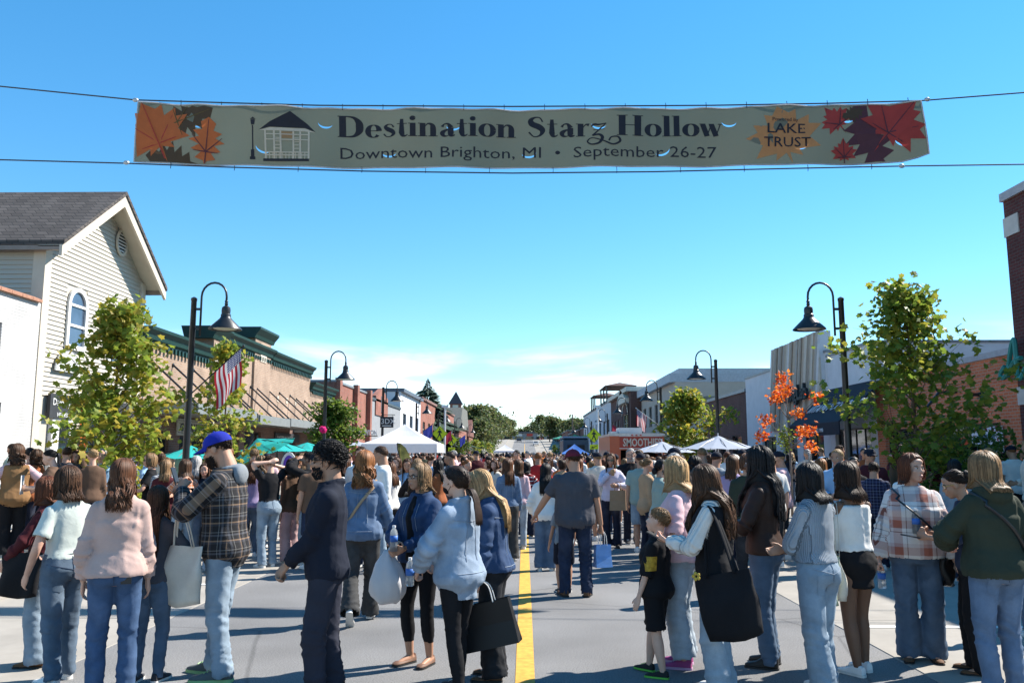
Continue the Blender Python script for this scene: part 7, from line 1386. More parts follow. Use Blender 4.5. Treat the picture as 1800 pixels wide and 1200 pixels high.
def bottle(root, label, c, tilt=(0, 0, 0)):
    t = tag(link('water_bottle', None, None), label, 'bottle'); t.location = root.matrix_basis @ Vector(c); t.rotation_euler = (tilt[0], tilt[1], root.rotation_euler[2])
    b = MB(); b.lathe([(.026, 0), (.032, .006), (.032, .05), (.029, .06), (.032, .07), (.032, .135), (.026, .165), (.0125, .185), (.0125, .195)], n=14); b.build('bottle_body', M_BOT, t, True); b = MB(); b.lathe([(.0327, .078), (.0327, .128)], n=14); b.build('paper_label', M_BLUE, t, True); b = MB(); b.lathe([(.0145, .19), (.0145, .207)], n=10); b.build('cap', M_CAPW, t); return t
def phone(root, label, c, rot=(60, 0, 0)):
    b = MB(); b.bevbox(-.036, .036, -.075, .075, -.004, .004, .003); o = tag(b.build('phone', M_BLACK), label, 'phone'); o.location = root.matrix_basis @ Vector(c); o.rotation_euler = (R(rot[0]), R(rot[1]), root.rotation_euler[2] + R(rot[2])); return o
X = {}
def P(key, label, px, fy, ty, rz, fg, *a, z=0, dx=0, **k):
    pos, H = pp(px, fy, ty, z); d = person(label, (pos[0] + dx, pos[1]), rz - math.degrees(math.atan2(pos[0], pos[1])), fg(H), *a, z=z, **k); X[key] = d; return d
L_ = lambda **k: dict(style='long', **k)
hang = lambda s, o=.0, f=.02, z=.47: dict(w=(s * (.13 + o), f, z))
def front_panel(f, z0, z1, kx, e):
    b = MB(); o = []; n = 20; zs = [z0 + (z1 - z0) * i / 9 for i in range(10)]
    for z in zs:
        rx, ry, yo = f.ring(z, e)
        for j in range(n): a = 2 * math.pi * j / n; o.append(f.T(Vector((rx * kx * math.cos(a) * (1.25 - .5 * (z - z0) / (z1 - z0)), yo + (ry + .002) * math.sin(a) if math.sin(a) > 0 else yo, z))) * f.H)
    b.add(o, [(i * n + j, i * n + (j + 1) % n, (i + 1) * n + (j + 1) % n, (i + 1) * n + j) for i in range(9) for j in range(n)] + [tuple(range(n))[::-1], tuple(range(9 * n, 10 * n))]); return b
# 1 brown vest
def vestx(m, hem=.44, ease=.024): return lambda f: [('vest', m, (lambda b: (f.loft(b, [hem, .47, .49, .52, .56, .61, .66, .70, .735, .77, .80, .82], [ease] * 12), b)[1])(MB()), .010)]
P('vest', 'curly haired woman in a long brown vest over pink sleeves', 16, 978, 782, 8, lambda H: Fig(H, girth=1.12, armR=dict(w=(.19, .12, .60), e=(1, -.6, -.4)), armL=dict(w=(-.16, .14, .60), e=(-1, -.5, -.4))), 'fair', L_(length=.12, wave=.009, vol=1.3), 'brown', dict(hem=.5, ease=.016, puff=.008), CLO['pink'], dict(style='wide'), CLO['black'], W_SH, z=.14, lod=1, xjobs=vestx(CLO['vest']))
P('paper', 'black haired woman in a brown tee reading a white sheet', 80, 985, 790, 80, lambda H: Fig(H, girth=1.15, head=(0, -14, 0), armL=dict(w=(-.07, .19, .66), e=(-1, -.4, -.8), hand='hold'), armR=dict(w=(.05, .19, .64), e=(1, -.4, -.8), hand='hold')), 'pale', dict(style='pony', length=.13), 'black', dict(hem=.49, ease=.014, sleeve='short'), CLO['brown'], dict(style='straight'), DEN['dark'], z=.14, lod=1)
P('maroon', 'woman in a dark maroon sweater and pale jeans half hidden behind the mint tee', 66, 1168, 838, 62, lambda H: Fig(H, head=(0, -10, 0), armL=dict(w=(-.10, .16, .55), e=(-1, -.6, 0))), 'fair', L_(length=.1), 'auburn', dict(hem=.49, ease=.016, loose=.012), CLO['maroon'], dict(style='wide'), DEN['light'], BRB_SH)
P('mint', 'brown haired woman in a pale mint tee and faded jeans', 98, 1197, 820, 28, lambda H: Fig(H, head=(22, -4, 0), feet=((.06, .03, -8), (-.055, -.06, 12)), armL=dict(w=(-.14, .06, .50), e=(-.6, -1, 0)), armR=dict(w=(.05, .15, .58), e=(1, -.6, 0))), 'fair', L_(length=.105, wave=.003), 'brown', dict(hem=.565, ease=.008, sleeve='short'), CLO['mint'], dict(style='straight'), DEN['acid'], W_SH, fold=(.8, 1.2))
P('rose', 'auburn haired woman in a dusty pink sweatshirt seen from behind', 190, 1224, 808, -4, lambda H: Fig(H, girth=1.06, head=(-14, 0, 0), feet=((.065, .0, -10), (-.06, .02, 6)), armR=dict(w=(.128, .04, .475)), armL=dict(w=(-.128, .03, .48))), 'fair', L_(length=.155, wave=.006), 'chestnut', dict(hem=.505, ease=.016, loose=.016, puff=.004), CLO['rose'], dict(style='straight'), DEN['blue'], W_SH, fold=(1.5, 1.2))
P('girl', 'girl with waist long brown hair in a grey top', 258, 1197, 855, -25, lambda H: Fig(H, girth=.88, armR=dict(w=(.10, .12, .56), e=(1, -.6, 0))), 'fair', L_(length=.30, wave=.004), 'brown', dict(hem=.5, ease=.014, sleeve='long'), CLO['slate'], dict(style='skinny'), DEN['mid'], DK_SH)
def man_fl(f, r): link('beard', beard(f, 'darkbrown', 1.2), r); link('cap', ball_cap(f, cl('cap_royal_blue', (.016, .028, .30))), r)
P('flannel', 'tall man in a black and tan flannel shirt and royal blue cap', 384, 1190, 757, 66, lambda H: Fig(H, 'm', 1.0, head=(4, -20, 0), lean=2, armL=dict(w=(-.05, .17, .76), e=(-.8, .1, -1), hand='hold'), armR=dict(w=(.03, .19, .74), e=(1, .1, -1), hand='hold'), feet=((.05, .06, -16), (-.06, -.03, 10))), 'tan', dict(style='crop', n=1500, hat=True), 'darkbrown', dict(hem=.44, ease=.017, loose=.012, hood=False), PL_FLAN, dict(style='straight'), DEN['light'], GR_SH, extra=man_fl, fold=(1.2, 1.4), xjobs=lambda f: [('hood', CLO['hood'], (lambda b: (b.ell(f.T(Vector((0, -.066, .815))) * f.H, (.056 * f.H, .026 * f.H, .046 * f.H)), b.tube([f.T(Vector((.054 * math.cos(a), -.014 + .046 * math.sin(a), .838 - .014 * math.sin(a)))) * f.H for a in [2 * math.pi * i / 18 for i in range(19)]], .010 * f.H, 8), b)[2])(MB()), .006)])
P('orange', 'long haired woman in an orange and white plaid shirt', 317, 998, 808, 25, lambda H: Fig(H, armL=dict(w=(-.08, .16, .66), e=(-1, -.5, -.5)), armR=dict(w=(.08, .16, .62), e=(1, -.5, -.5))), 'fair', L_(length=.14), 'brown', dict(hem=.49, ease=.014, loose=.01), PL_ORANGE, dict(style='straight'), DEN['light'], DK_SH, lod=1)
P('peek', 'girl with straight brown hair facing camera beside the plaid shirt', 352, 985, 815, 172, lambda H: Fig(H), 'fair', L_(length=.12), 'brown', dict(hem=.5, ease=.012), CLO['navy'], dict(style='straight'), DEN['mid'], lod=1)
P('shades1', 'blonde woman in sunglasses and black top near the planted tree', 256, 978, 797, 85, lambda H: Fig(H, armL=dict(w=(-.08, .18, .62), e=(-1, -.5, -.5), hand='hold')), 'fair', dict(style='bob', length=.07), 'darkblonde', dict(hem=.5, ease=.012, sleeve='short'), CLO['black'], dict(style='straight'), DEN['dark'], lod=1, extra=lambda f, r: link('sunglasses', shades(f), r))
P('check', 'short haired person in a small grey check shirt', 283, 982, 804, 20, lambda H: Fig(H, 'm', 1.0), 'fair', dict(style='short', n=220), 'darkblonde', dict(hem=.47, ease=.016), PL_GREY, dict(style='straight'), DEN['navy'], lod=1)
P('handhead', 'woman in a black tee and light jeans with one hand on her head', 468, 996, 801, 28, lambda H: Fig(H, girth=1.08, head=(10, 0, 0), armL=dict(w=(-.035, -.055, .945), e=(-1, .2, .15), hand='relax', palm=(.6, .6, 0), dir=(.8, -.2, .3)), armR=dict(w=(.06, .05, .92), e=(1, .3, 0), dir=(-.6, -.1, .5))), 'pale', dict(style='short', n=240), 'brown', dict(hem=.575, ease=.010, sleeve='short'), CLO['black'], dict(style='straight'), DEN['light'], W_SH, lod=1, fold=(1, 1.3))
P('pinktrousers', 'person in faded pink patterned trousers and a dark jacket', 508, 988, 806, 40, lambda H: Fig(H), 'fair', L_(length=.1), 'darkbrown', dict(hem=.47, ease=.016), CLO['brown'], dict(style='wide'), CLO['pinkpat'], W_SH, lod=1)
P('blackjacket', 'person in a glossy black jacket shading the eyes with a hand', 537, 990, 795, 75, lambda H: Fig(H, girth=1.05, head=(0, 8, 0), armL=dict(w=(-.02, .10, .93), e=(-1, .6, -.3), hand='flat'), armR=dict(w=(.05, .18, .75), e=(1, 0, -.6))), 'olive', dict(style='short', n=240), 'black', dict(hem=.5, ease=.02, puff=.006), CLO['black'], dict(style='wide'), DEN['light'], W_SH, lod=1)
def man_nv(f, r): link('beard', beard(f, 'black', .6), r); link('sunglasses', shades(f), r)
P('navy', 'bearded man with curly black hair and sunglasses in dark navy clothes', 565, 1240, 781, 84, lambda H: Fig(H, 'm', 1.03, lean=-1, head=(2, 2, 0), armL=dict(w=(-.02, .145, .535), e=(-.9, -.8, 0), hand='hold', palm=(.3, -1, 0)), armR=dict(w=(.03, .15, .53), e=(.9, -.8, 0), hand='hold', palm=(-.3, -1, 0)), feet=((.06, -.03, -12), (-.05, .03, 6))), 'olive', dict(style='tousled', n=1300, vol=.8), 'black', dict(hem=.475, ease=.013, loose=.008, collar=True), CLO['navy'], dict(style='cargo'), CLO['navypants'], B_SH, extra=man_nv, fold=(1.1, 1.6))
P('wavy', 'woman with wavy golden brown hair and denim shirt walking away', 634, 1092, 795, -6, lambda H: Fig(H, girth=1.02, lean=3, feet=((.045, .10, -4), (-.045, -.17, 4, .055, -48)), armR=dict(w=(.15, .09, .50)), armL=dict(w=(-.15, -.03, .49))), 'fair', L_(length=.15, wave=.011, vol=1.25), 'ginger', dict(hem=.475, ease=.016, loose=.014), DEN['shirt'], dict(style='bootcut'), DEN['grey'], W_SH, extra=lambda f, r: link('crossbody_strap', cross_strap(f, 1, CLO['tan'], w=.016, infl=.03), r), fold=(1.4, 1.3))
def w_gl(f, r):
    link('glasses', shades(f, clear=True), r)
P('glasses', 'woman in glasses with blonde bob, dark denim jacket and black leggings', 735, 1167, 815, 142, lambda H: Fig(H, girth=1.1, head=(-18, 2, 0), armR=dict(w=(.03, .155, .60), e=(1, -.5, -.3), hand='hold', palm=(-.4, -.6, 0)), armL=dict(w=(-.02, .165, .585), e=(-1, -.5, -.3), hand='hold', palm=(.4, -.6, 0))), 'tan', dict(style='bob', length=.085, wave=.003, fringe=False), 'darkblonde', dict(hem=.50, ease=.016, collar=True, loose=.006), DEN['jacket'], dict(style='leggings', hem=-.06), CLO['black'], SAND, extra=w_gl, fold=(1.3, .6), xjobs=lambda f: [('black_shirt_front', CLO['black'], front_panel(f, .515, .84, .36, .026), .003)])
def w_mask(f, r):
    b = MB(); b.ell(f.hp((0, .19, -.24)), (.235 * f.hs * f.H, .235 * f.hs * f.H, .19 * f.hs * f.H), f.hR, 14, 10); link('face_mask', b.mesh('face_mask', CLO['black'], True), r)
    for s_ in (1, -1): b = MB(); b.tube([f.hp((s_ * .2, .25, -.14)), f.hp((s_ * .335, .0, -.02)), f.hp((s_ * .34, -.07, -.05)), f.hp((s_ * .2, .2, -.36))], .0022, 4); link('mask_loop', b.mesh('mask_loop', CLO['black']), r)
P('mask', 'woman with dark ponytail and black face mask in a pale denim overshirt', 803, 1220, 820, 48, lambda H: Fig(H, girth=1.05, head=(18, -3, 0), armL=dict(w=(-.10, .15, .54), e=(-1, -.6, 0), hand='hold', palm=(.3, -.5, 0)), armR=dict(w=(.06, .17, .55), e=(1, -.5, 0), hand='hold'), feet=((.055, .05, -8), (-.05, -.05, 8))), 'pale', dict(style='pony', length=.17, low=True), 'darkbrown', dict(hem=.415, ease=.018, loose=.020, puff=.009, collar=True), DEN['chambray'], dict(style='leggings', hem=.0), CLO['black'], DK_SH, extra=w_mask, fold=(1.6, .7))
P('blonde', 'woman with long strawberry blonde hair looking down in a blue denim jacket', 866, 1192, 822, 78, lambda H: Fig(H, girth=1.04, lean=4, head=(0, -28, 0), armL=dict(w=(-.145, .05, .47), e=(-.5, -1, 0), hand='fist'), armR=dict(w=(.06, .14, .56), e=(1, -.6, 0))), 'fair', L_(length=.25, wave=.002), 'blonde', dict(hem=.505, ease=.018, loose=.010, collar=True, puff=.005), DEN['jacket'], dict(style='wide'), DEN['black'], BR_SH, fold=(1.5, 1.2))
P('stripe', 'woman in a maroon sweater with thin white stripes on the centre line', 926, 943, 812, -4, lambda H: Fig(H, girth=1.05, armR=dict(w=(.1, .14, .6), e=(1, -.5, -.3)), armL=dict(w=(-.1, .14, .6), e=(-1, -.5, -.3))), 'fair', L_(length=.09), 'black', dict(hem=.49, ease=.02, loose=.015), ST_RED, dict(style='wide'), DEN['navy'], DK_SH, lod=1)
P('whitesw', 'woman with long black hair in a loose white sweater and jeans', 960, 1002, 815, -6, lambda H: Fig(H, armR=dict(w=(.12, .1, .53)), armL=dict(w=(-.14, .08, .52))), 'fair', L_(length=.23), 'black', dict(hem=.46, ease=.018, loose=.02, puff=.006), CLO['white'], dict(style='wide'), DEN['mid'], W_SH, lod=1, fold=(1.4, 1))
P('auburnden', 'woman with long auburn hair and short denim jacket in the line', 893, 985, 806, 12, lambda H: Fig(H), 'fair', L_(length=.2), 'chestnut', dict(hem=.53, ease=.016), DEN['shirt'], dict(style='wide'), DEN['grey'], W_SH, lod=1)
P('pinksl', 'woman with brown hair in a pale pink long sleeve top in the crowd line', 912, 965, 808, 8, lambda H: Fig(H), 'fair', L_(length=.13), 'brown', dict(hem=.5, ease=.012), CLO['pink'], dict(style='straight'), DEN['pale'], W_SH, lod=1)
P('greytee', 'heavy set man in a charcoal tee and maroon cap pointing down', 1012, 1048, 790, 6, lambda H: Fig(H, 'm', 1.26, belly=.03, head=(30, -6, 0), sh=1.02, armL=dict(w=(-.265, .13, .545), e=(-.4, -1, -.2), hand='point', palm=(.4, 0, -.8)), armR=dict(w=(.185, .03, .475), hand='fist'), feet=((.075, .0, -14), (-.075, .02, 12))), 'tan', dict(style='crop', n=900, hat=True), 'brown', dict(hem=.455, ease=.016, sleeve='short', loose=.008), CLO['slate'], dict(style='straight'), DEN['dark'], ('flat', mat('brown_suede', (.12, .06, .03), .8), M_SOLED), extra=lambda f, r: link('cap', ball_cap(f, cl('cap_maroon', (.13, .018, .035))), r), fold=(1.5, 1.5))
P('kidbehind', 'child in a grey tee beside the man in the maroon cap', 992, 1040, 868, 10, lambda H: Fig(H, girth=.9, armL=dict(w=(-.15, .05, .47))), 'tan', dict(style='short', n=160), 'brown', dict(hem=.47, ease=.014, sleeve='short'), CLO['denimgrey'], dict(style='shorts'), CLO['navy'], DK_SH, lod=1, legs_bare=True)
P('drink', 'woman in sunglasses and white shirt sipping an iced drink', 1076, 962, 797, 176, lambda H: Fig(H, head=(0, -4, 0), armR=dict(w=(.005, .115, .795), e=(1, -.1, -1), hand='hold', palm=(-.5, -.5, 0), dir=(-.7, .1, .4)), armL=dict(w=(-.07, .15, .66), e=(-1, -.3, -.6), hand='hold')), 'tan', L_(length=.16, wave=.006, fwd=True), 'chestnut', dict(hem=.49, ease=.014), CLO['lavender'], dict(style='bootcut'), DEN['navy'], B_SH, lod=1, extra=lambda f, r: link('sunglasses', shades(f), r))
def man_bk(f, r): link('glasses', shades(f, clear=True), r); link('beard', beard(f, 'grey', 1.0), r)
P('blacksw', 'grey bearded man in glasses and a black sweatshirt holding papers', 1112, 955, 788, 196, lambda H: Fig(H, 'm', 1.1, belly=.02, head=(-20, -4, 0), armL=dict(w=(-.08, .17, .60), e=(-1, -.3, -.5), hand='hold'), armR=dict(w=(.12, .12, .58), e=(1, -.5, -.3))), 'fair', dict(style='crop', n=260), 'grey', dict(hem=.47, ease=.018, loose=.008), CLO['black'], dict(style='straight'), DEN['navy'], DK_SH, lod=1, extra=man_bk)
P('sage', 'dark haired woman in a sage green top facing right with folded arms', 1166, 1012, 808, -78, lambda H: Fig(H, girth=1.1, head=(0, 0, 0), armL=dict(w=(.05, .14, .62), e=(-1, -.3, -.6)), armR=dict(w=(-.04, .15, .60), e=(1, -.3, -.6))), 'tan', dict(style='bun', low=True), 'black', dict(hem=.48, ease=.018, loose=.015), CLO['sage'], dict(style='straight'), DEN['black'], W_SH, lod=1, fold=(1.5, 1))
P('olivewoman', 'blonde woman in an olive cardigan behind the sage green top', 1140, 985, 806, -60, lambda H: Fig(H, armL=dict(w=(.0, .16, .62), e=(-1, -.3, -.6))), 'fair', dict(style='bun'), 'darkblonde', dict(hem=.44, ease=.018), CLO['tan'], dict(style='straight'), DEN['navy'], W_SH, lod=1)
P('pinktee', 'blonde woman in sunglasses and pink tee with her arm around the boy', 1200, 1170, 805, 76, lambda H: Fig(H, girth=1.1, head=(2, -4, 0), armL=dict(w=(-.15, .10, .56), e=(-.6, -1, -.3), hand='relax', palm=(.6, .2, -.5), dir=(.1, .8, -.6)), armR=dict(w=(.10, .12, .56), e=(1, -.6, 0))), 'fair', dict(style='bob', length=.115, vol=1.1), 'blonde', dict(hem=.50, ease=.016, sleeve='elbow', loose=.012), CLO['pink'], dict(style='wide', hem=-.01), DEN['pale'], PK_SH, extra=lambda f, r: link('sunglasses', shades(f), r), fold=(1.2, 1.3))
def boyfig(H): f = Fig(H, girth=1.12, lean=-4, head=(12, 12, 0), armL=dict(w=(-.15, .06, .45)), armR=dict(w=(.12, .08, .5)), feet=((.05, .09, -10), (-.06, -.05, 8))); f.hs = .165; f.hc = f.hc + Vector((0, 0, .012)); return f
def boyx(f, r): pocket(r, -.10, .735 * f.H, .10, .11, mat('yellow_print', (.42, .26, .03), .7, .5, 40), 'top', 'printed_emblem', .004, 1, 'patch', yaw=-40)
P('boy', 'blond boy in black tee and shorts leaning back against the woman', 1156, 1186, 899, 66, boyfig, 'pale', dict(style='short', n=600, vol=.8), 'darkblonde', dict(hem=.455, ease=.018, sleeve='elbow', loose=.012), CLO['black'], dict(style='shorts'), CLO['black'], GN_SH, legs_bare=True, extra=boyx)
P('phonegirl', 'woman with long wavy brown hair, black vest and white knit sleeves', 1264, 1216, 818, 72, lambda H: Fig(H, girth=1.0, head=(0, -16, 0), lean=1, armL=dict(w=(-.07, .20, .655), e=(-.7, -.5, -1), hand='hold', palm=(.4, -.2, .8)), armR=dict(w=(.05, .18, .63), e=(1, -.5, -.6), hand='hold')), 'fair', L_(length=.27, wave=.010, vol=1.15), 'brown', dict(hem=.54, ease=.014, puff=.006), RIB_WHITE, dict(style='wide'), DEN['pale'], W_SH, xjobs=vestx(CLO['black'], .50, .020), fold=(1.1, 1.2))
P('braids', 'tall woman with long black braids in a brown leather jacket', 1352, 1170, 788, 74, lambda H: Fig(H, girth=1.02, head=(4, -3, 0), armL=dict(w=(-.06, .165, .625), e=(-.9, -.7, -.4), hand='fist'), armR=dict(w=(.05, .16, .62), e=(1, -.6, -.4))), 'dark', dict(style='braids', length=.27, wave=.003, n=110, vol=1.15), 'black', dict(hem=.51, ease=.016, loose=.006), cl('brown_leather', (.040, .020, .014), rough=.5), dict(style='straight'), DEN['mid'], B_SH, fold=(1.2, 1.3))
P('darktop', 'brown haired person in a dark olive sweater behind the braids', 1322, 1050, 798, 5, lambda H: Fig(H, girth=1.08), 'tan', dict(style='bob', length=.05), 'chestnut', dict(hem=.46, ease=.02), CLO['olive'], dict(style='straight'), DEN['black'], lod=1)
P('silver', 'silver haired woman in sunglasses facing camera', 1298, 990, 800, 176, lambda H: Fig(H, girth=1.05), 'fair', L_(length=.1), 'white', dict(hem=.47, ease=.016, neck=.83), CLO['brown'], dict(style='straight'), DEN['navy'], lod=1, extra=lambda f, r: link('sunglasses', shades(f), r))
P('rib', 'black haired woman with crossed arms in a grey blue ribbed sweater', 1446, 1218, 815, 52, lambda H: Fig(H, head=(8, -6, 0), armL=dict(w=(.05, .125, .625), e=(-1, -.2, -.5), hand='relax', dir=(1, .1, .1)), armR=dict(w=(-.05, .14, .61), e=(1, -.2, -.5)), feet=((.05, .04, -8), (-.055, -.04, 10))), 'tan', dict(style='bob', length=.115), 'black', dict(hem=.565, ease=.015, puff=.007, loose=.006), RIB_BLUE, dict(style='wide'), DEN['light'], W_SH, fold=(.6, 1.4))
P('skirt', 'woman in a white off shoulder sweater and short black skirt', 1512, 1182, 812, 42, lambda H: Fig(H, girth=.97, head=(24, -6, 0), armL=dict(w=(.02, .14, .62), e=(-1, -.3, -.6)), armR=dict(w=(-.03, .15, .61), e=(1, -.3, -.6)), feet=((.05, .03, -6), (-.05, -.03, 10))), 'brown', dict(style='bob', length=.13), 'darkbrown', dict(hem=.575, ease=.016, off=True, puff=.010), CLO['white'], dict(style='flareskirt', waist=.61), CLO['black'], W_SH, legs_bare=True, fold=(1.2, 1.4))['skirt'] = True
P('plaid', 'red haired woman in a white and rust plaid top holding a water bottle', 1622, 1160, 800, 186, lambda H: Fig(H, girth=1.26, belly=.012, head=(38, 2, 0), armR=dict(w=(.175, .04, .475), hand='fist'), armL=dict(w=(-.175, .05, .47))), 'fair', dict(style='bob', length=.085, wave=.003, vol=1.15), 'auburn', dict(hem=.495, ease=.02, loose=.02, puff=.012), PL_RUST, dict(style='wide'), DEN['mid'], BR_SH, extra=lambda f, r: link('crossbody_strap', cross_strap(f, 1, M_BLACK, w=.011, infl=.05), r), fold=(1.1, 1.2))
P('aviators', 'woman in gold sunglasses with pulled back dark hair and black trousers', 1722, 1182, 826, 96, lambda H: Fig(H, head=(0, -16, 0), lean=3, armL=dict(w=(-.04, .2, .66), e=(-1, -.5, -.6), hand='hold'), armR=dict(w=(.04, .19, .68), e=(1, -.5, -.6), hand='hold')), 'tan', dict(style='bun'), 'darkbrown', dict(hem=.5, ease=.012, sleeve='34'), DEN['dark'], dict(style='wide'), CLO['black'], BR_SH, extra=lambda f, r: link('sunglasses', shades(f, mat('brown_lens', (.12, .04, .015), .1, spec=.8), mat('gold_wire', (.5, .36, .12), .3, metal=.8)), r))
P('olive', 'blonde woman in a dark olive hooded jacket and light jeans', 1766, 1228, 796, 34, lambda H: Fig(H, girth=1.08, head=(22, -4, 0), armL=dict(w=(-.09, .17, .60), e=(-1, -.5, -.2), hand='hold'), armR=dict(w=(.14, .10, .53))), 'fair', dict(style='bob', length=.10, vol=1.1), 'darkblonde', dict(hem=.49, ease=.022, loose=.018, hood=True, puff=.008), CLO['olive'], dict(style='straight'), DEN['shirt'], W_SH, extra=lambda f, r: link('crossbody_strap', cross_strap(f, -1, M_BLACK, w=.014, infl=.05), r), fold=(1.5, 1.3))
P('navyplaid', 'person in a navy plaid shirt standing in the shade', 1546, 1000, 812, -10, lambda H: Fig(H, 'm', 1.02), 'olive', dict(style='short', n=200), 'darkbrown', dict(hem=.46, ease=.016), PL_NAVY, dict(style='straight'), DEN['navy'], lod=1)
P('whiteback', 'dark haired woman in a white top with a thin strap in the shade', 1603, 1010, 812, 15, lambda H: Fig(H), 'tan', L_(length=.12), 'black', dict(hem=.5, ease=.014), CLO['white'], dict(style='straight'), DEN['black'], lod=1)
P('greyden', 'black haired person in a grey denim shirt beside the plaid top', 1692, 1020, 808, 10, lambda H: Fig(H), 'olive', L_(length=.1), 'black', dict(hem=.47, ease=.018), CLO['denimgrey'], dict(style='straight'), DEN['navy'], lod=1)
P('childedge', 'child in worn jeans and white sneakers by the olive jacket', 1812, 1118, 900, 60, lambda H: Fig(H, girth=.9), 'fair', L_(length=.1), 'brown', dict(hem=.48, ease=.014), CLO['navy'], dict(style='straight'), DEN['mid'], W_SH, lod=1)
# someone sitting on the kerb
def sitfig(H): return Fig(H, drop=.30, lean=22, head=(0, -14, 0), armL=dict(w=(-.06, .24, .34), e=(-1, 0, -.2)), armR=dict(w=(.06, .24, .34), e=(1, 0, -.2)), feet=((.06, .24, -5), (-.06, .22, 5)))
d = person('person in a white sweater sitting on the kerb in the shade', (KR + .02, 11.1), 60, sitfig(1.64), 'tan', dict(style='short', n=200), 'darkbrown', dict(hem=.5, ease=.016), CLO['white'], dict(style='straight'), DEN['mid'], W_SH, lod=1); X['sit'] = d
# background people one can tell apart on the left walk
for px, fy, ty, rz, hs_, hc_, tp, lb in ((40, 965, 787, 20, dict(style='short'), 'black', 'navy', 'black haired person in a navy shirt by the white brick shop'), (52, 968, 790, 60, L_(length=.1, wave=.008), 'brown', 'rust', 'curly brown haired person in a rust top by the white brick shop'), (106, 960, 786, 0, dict(style='short'), 'brown', 'slate', 'brown haired man in a charcoal shirt near the shop door'), (122, 958, 793, 165, L_(length=.1), 'auburn', 'black', 'auburn haired woman in black facing the street near the shop door'), (152, 972, 790, 10, dict(style='bun'), 'blonde', 'brown', 'woman with a blonde bun in a dark brown tee near the shop door'), (168, 962, 788, 170, dict(style='crop'), 'grey', 'sky', 'grey haired man in a light blue shirt near the shop door')):
    P(lb, lb, px, fy, ty, rz, (lambda H: Fig(H, 'm' if 'man' in lb.split() else 'f')), 'fair', hs_, hc_, dict(hem=.48, ease=.015), CLO[tp], dict(style='straight'), DEN['navy'], z=.14, lod=2, extra=(lambda f, r: link('sunglasses', shades(f), r)) if 'grey haired man' in lb else None)
flush_people()
def RT(k): return X[k]['root'], X[k]['fig']
# ---- things they carry
r, f = RT('paper'); b = MB(); c = f.arm['L'][1] * f.H + Vector((.05, .06, .02)); b.box(c.x - .11, c.x + .11, c.y, c.y + .004, c.z - .12, c.z + .16); place_as(r, b.mesh('paper_sheet', M_WHITEP), 'paper_sheet', 'white paper sheet held by the woman in brown', 'paper')
r, f = RT('maroon'); tote(r, 'black tote bag hanging from the maroon sweater', CLO['black'], (-.24, .06, .93), .36, .36, .1, 80, f.S['L'] * f.H + Vector((-.02, 0, .05)), seed=4)
r, f = RT('flannel'); tote(r, 'white canvas tote bag hanging at the flannel shirt', CLO['cream'], (-.19, .24, 1.02), .36, .46, .09, 75, f.arm['L'][0] * f.H + Vector((0, .02, .02)), seed=2, pr=lambda o, c, Mr: None); phone(r, 'dark phone in the hands of the flannel shirt man', (f.arm['L'][1] + Vector((.03, .05, .05))) * f.H, (70, 0, 0))
r, f = RT('glasses'); c = (f.arm['R'][1] + f.arm['L'][1]) * .5 * f.H
b = MB(); o = []; n = 26; K = 12
for i in range(K):
    t = i / (K - 1); ra = float(np.interp(t, [0, .12, .4, .7, .9, 1], [.55, .92, 1.0, .72, .3, .16])); 
    for j in range(n): a = 2 * math.pi * j / n; q = 1 + .10 * math.sin(a * 5 + t * 4) * (.3 + t) + .12 * noise.noise(Vector((math.cos(a) * 2, math.sin(a) * 2, t * 3))); o.append((.12 + .17 * ra * q * math.cos(a), .27 + .12 * ra * q * math.sin(a), c.z - .45 + .42 * t + .02 * noise.noise(Vector((a, 1, 0)))))
b.add(o, [(i * n + j, i * n + (j + 1) % n, (i + 1) * n + (j + 1) % n, (i + 1) * n + j) for i in range(K - 1) for j in range(n)] + [tuple(range(n))[::-1], tuple(range((K - 1) * n, K * n))]); b.tube([Vector(q) for q in cr_spline([(.08, .27, c.z - .08), (.05, .24, c.z + .0), (.09, .22, c.z + .01), (.15, .27, c.z - .08)], 4)], .018, 6, flat=.5)
place_as(r, b.mesh('plastic_bag', mat('white_plastic', (.72, .71, .72), .35, .04, 8, trans=.3), True), 'plastic_bag', 'white plastic carrier bag held by the woman in glasses', 'bag'); bottle(r, 'clear water bottle clasped by the woman in glasses', (c.x + .0, c.y + .07, c.z - .03))
r, f = RT('mask'); c = f.arm['L'][1] * f.H; bottle(r, 'clear water bottle in the hand of the masked woman', (c.x + .0, c.y + .09, c.z - .13))
def boxbag(root, label, m, c, w, h, d, yaw, tilt=0, hm=None, hh=.16):
    b = MB(); Mr = Matrix.Rotation(R(yaw), 3, 'Z') @ Matrix.Rotation(R(tilt), 3, 'Y'); c = Vector(c); k = .94
    V = [Vector((sx * w / 2 * (k if z else 1), sy * d / 2 * (.6 if z else 1), -h * (1 - z))) for z in (0, 1) for sx, sy in ((-1, -1), (1, -1), (1, 1), (-1, 1))]; V = V[:4] + [(V[i] + V[i + 4]) * .5 + Vector((0, (-.012 if i in (0, 1) else .012) * -1, 0)) for i in range(4)] + V[4:]
    b.add([c + Mr @ v for v in V], [(3, 2, 1, 0)] + [(j * 4 + i, j * 4 + (i + 1) % 4, j * 4 + 4 + (i + 1) % 4, j * 4 + 4 + i) for j in (0, 1) for i in range(4)])
    for s_ in (1, -1): b.tube([c + Mr @ Vector(q) for q in cr_spline([(-w * .2, s_ * d * .3, -.01), (-w * .17, s_ * d * .2, hh * .7), (0, s_ * .01, hh), (w * .17, s_ * d * .2, hh * .7), (w * .2, s_ * d * .3, -.01)], 4)], .005, 5, 1)
    return place_as(root, b.mesh('shopping_bag', [m, hm or m]), 'shopping_bag', label, 'bag')
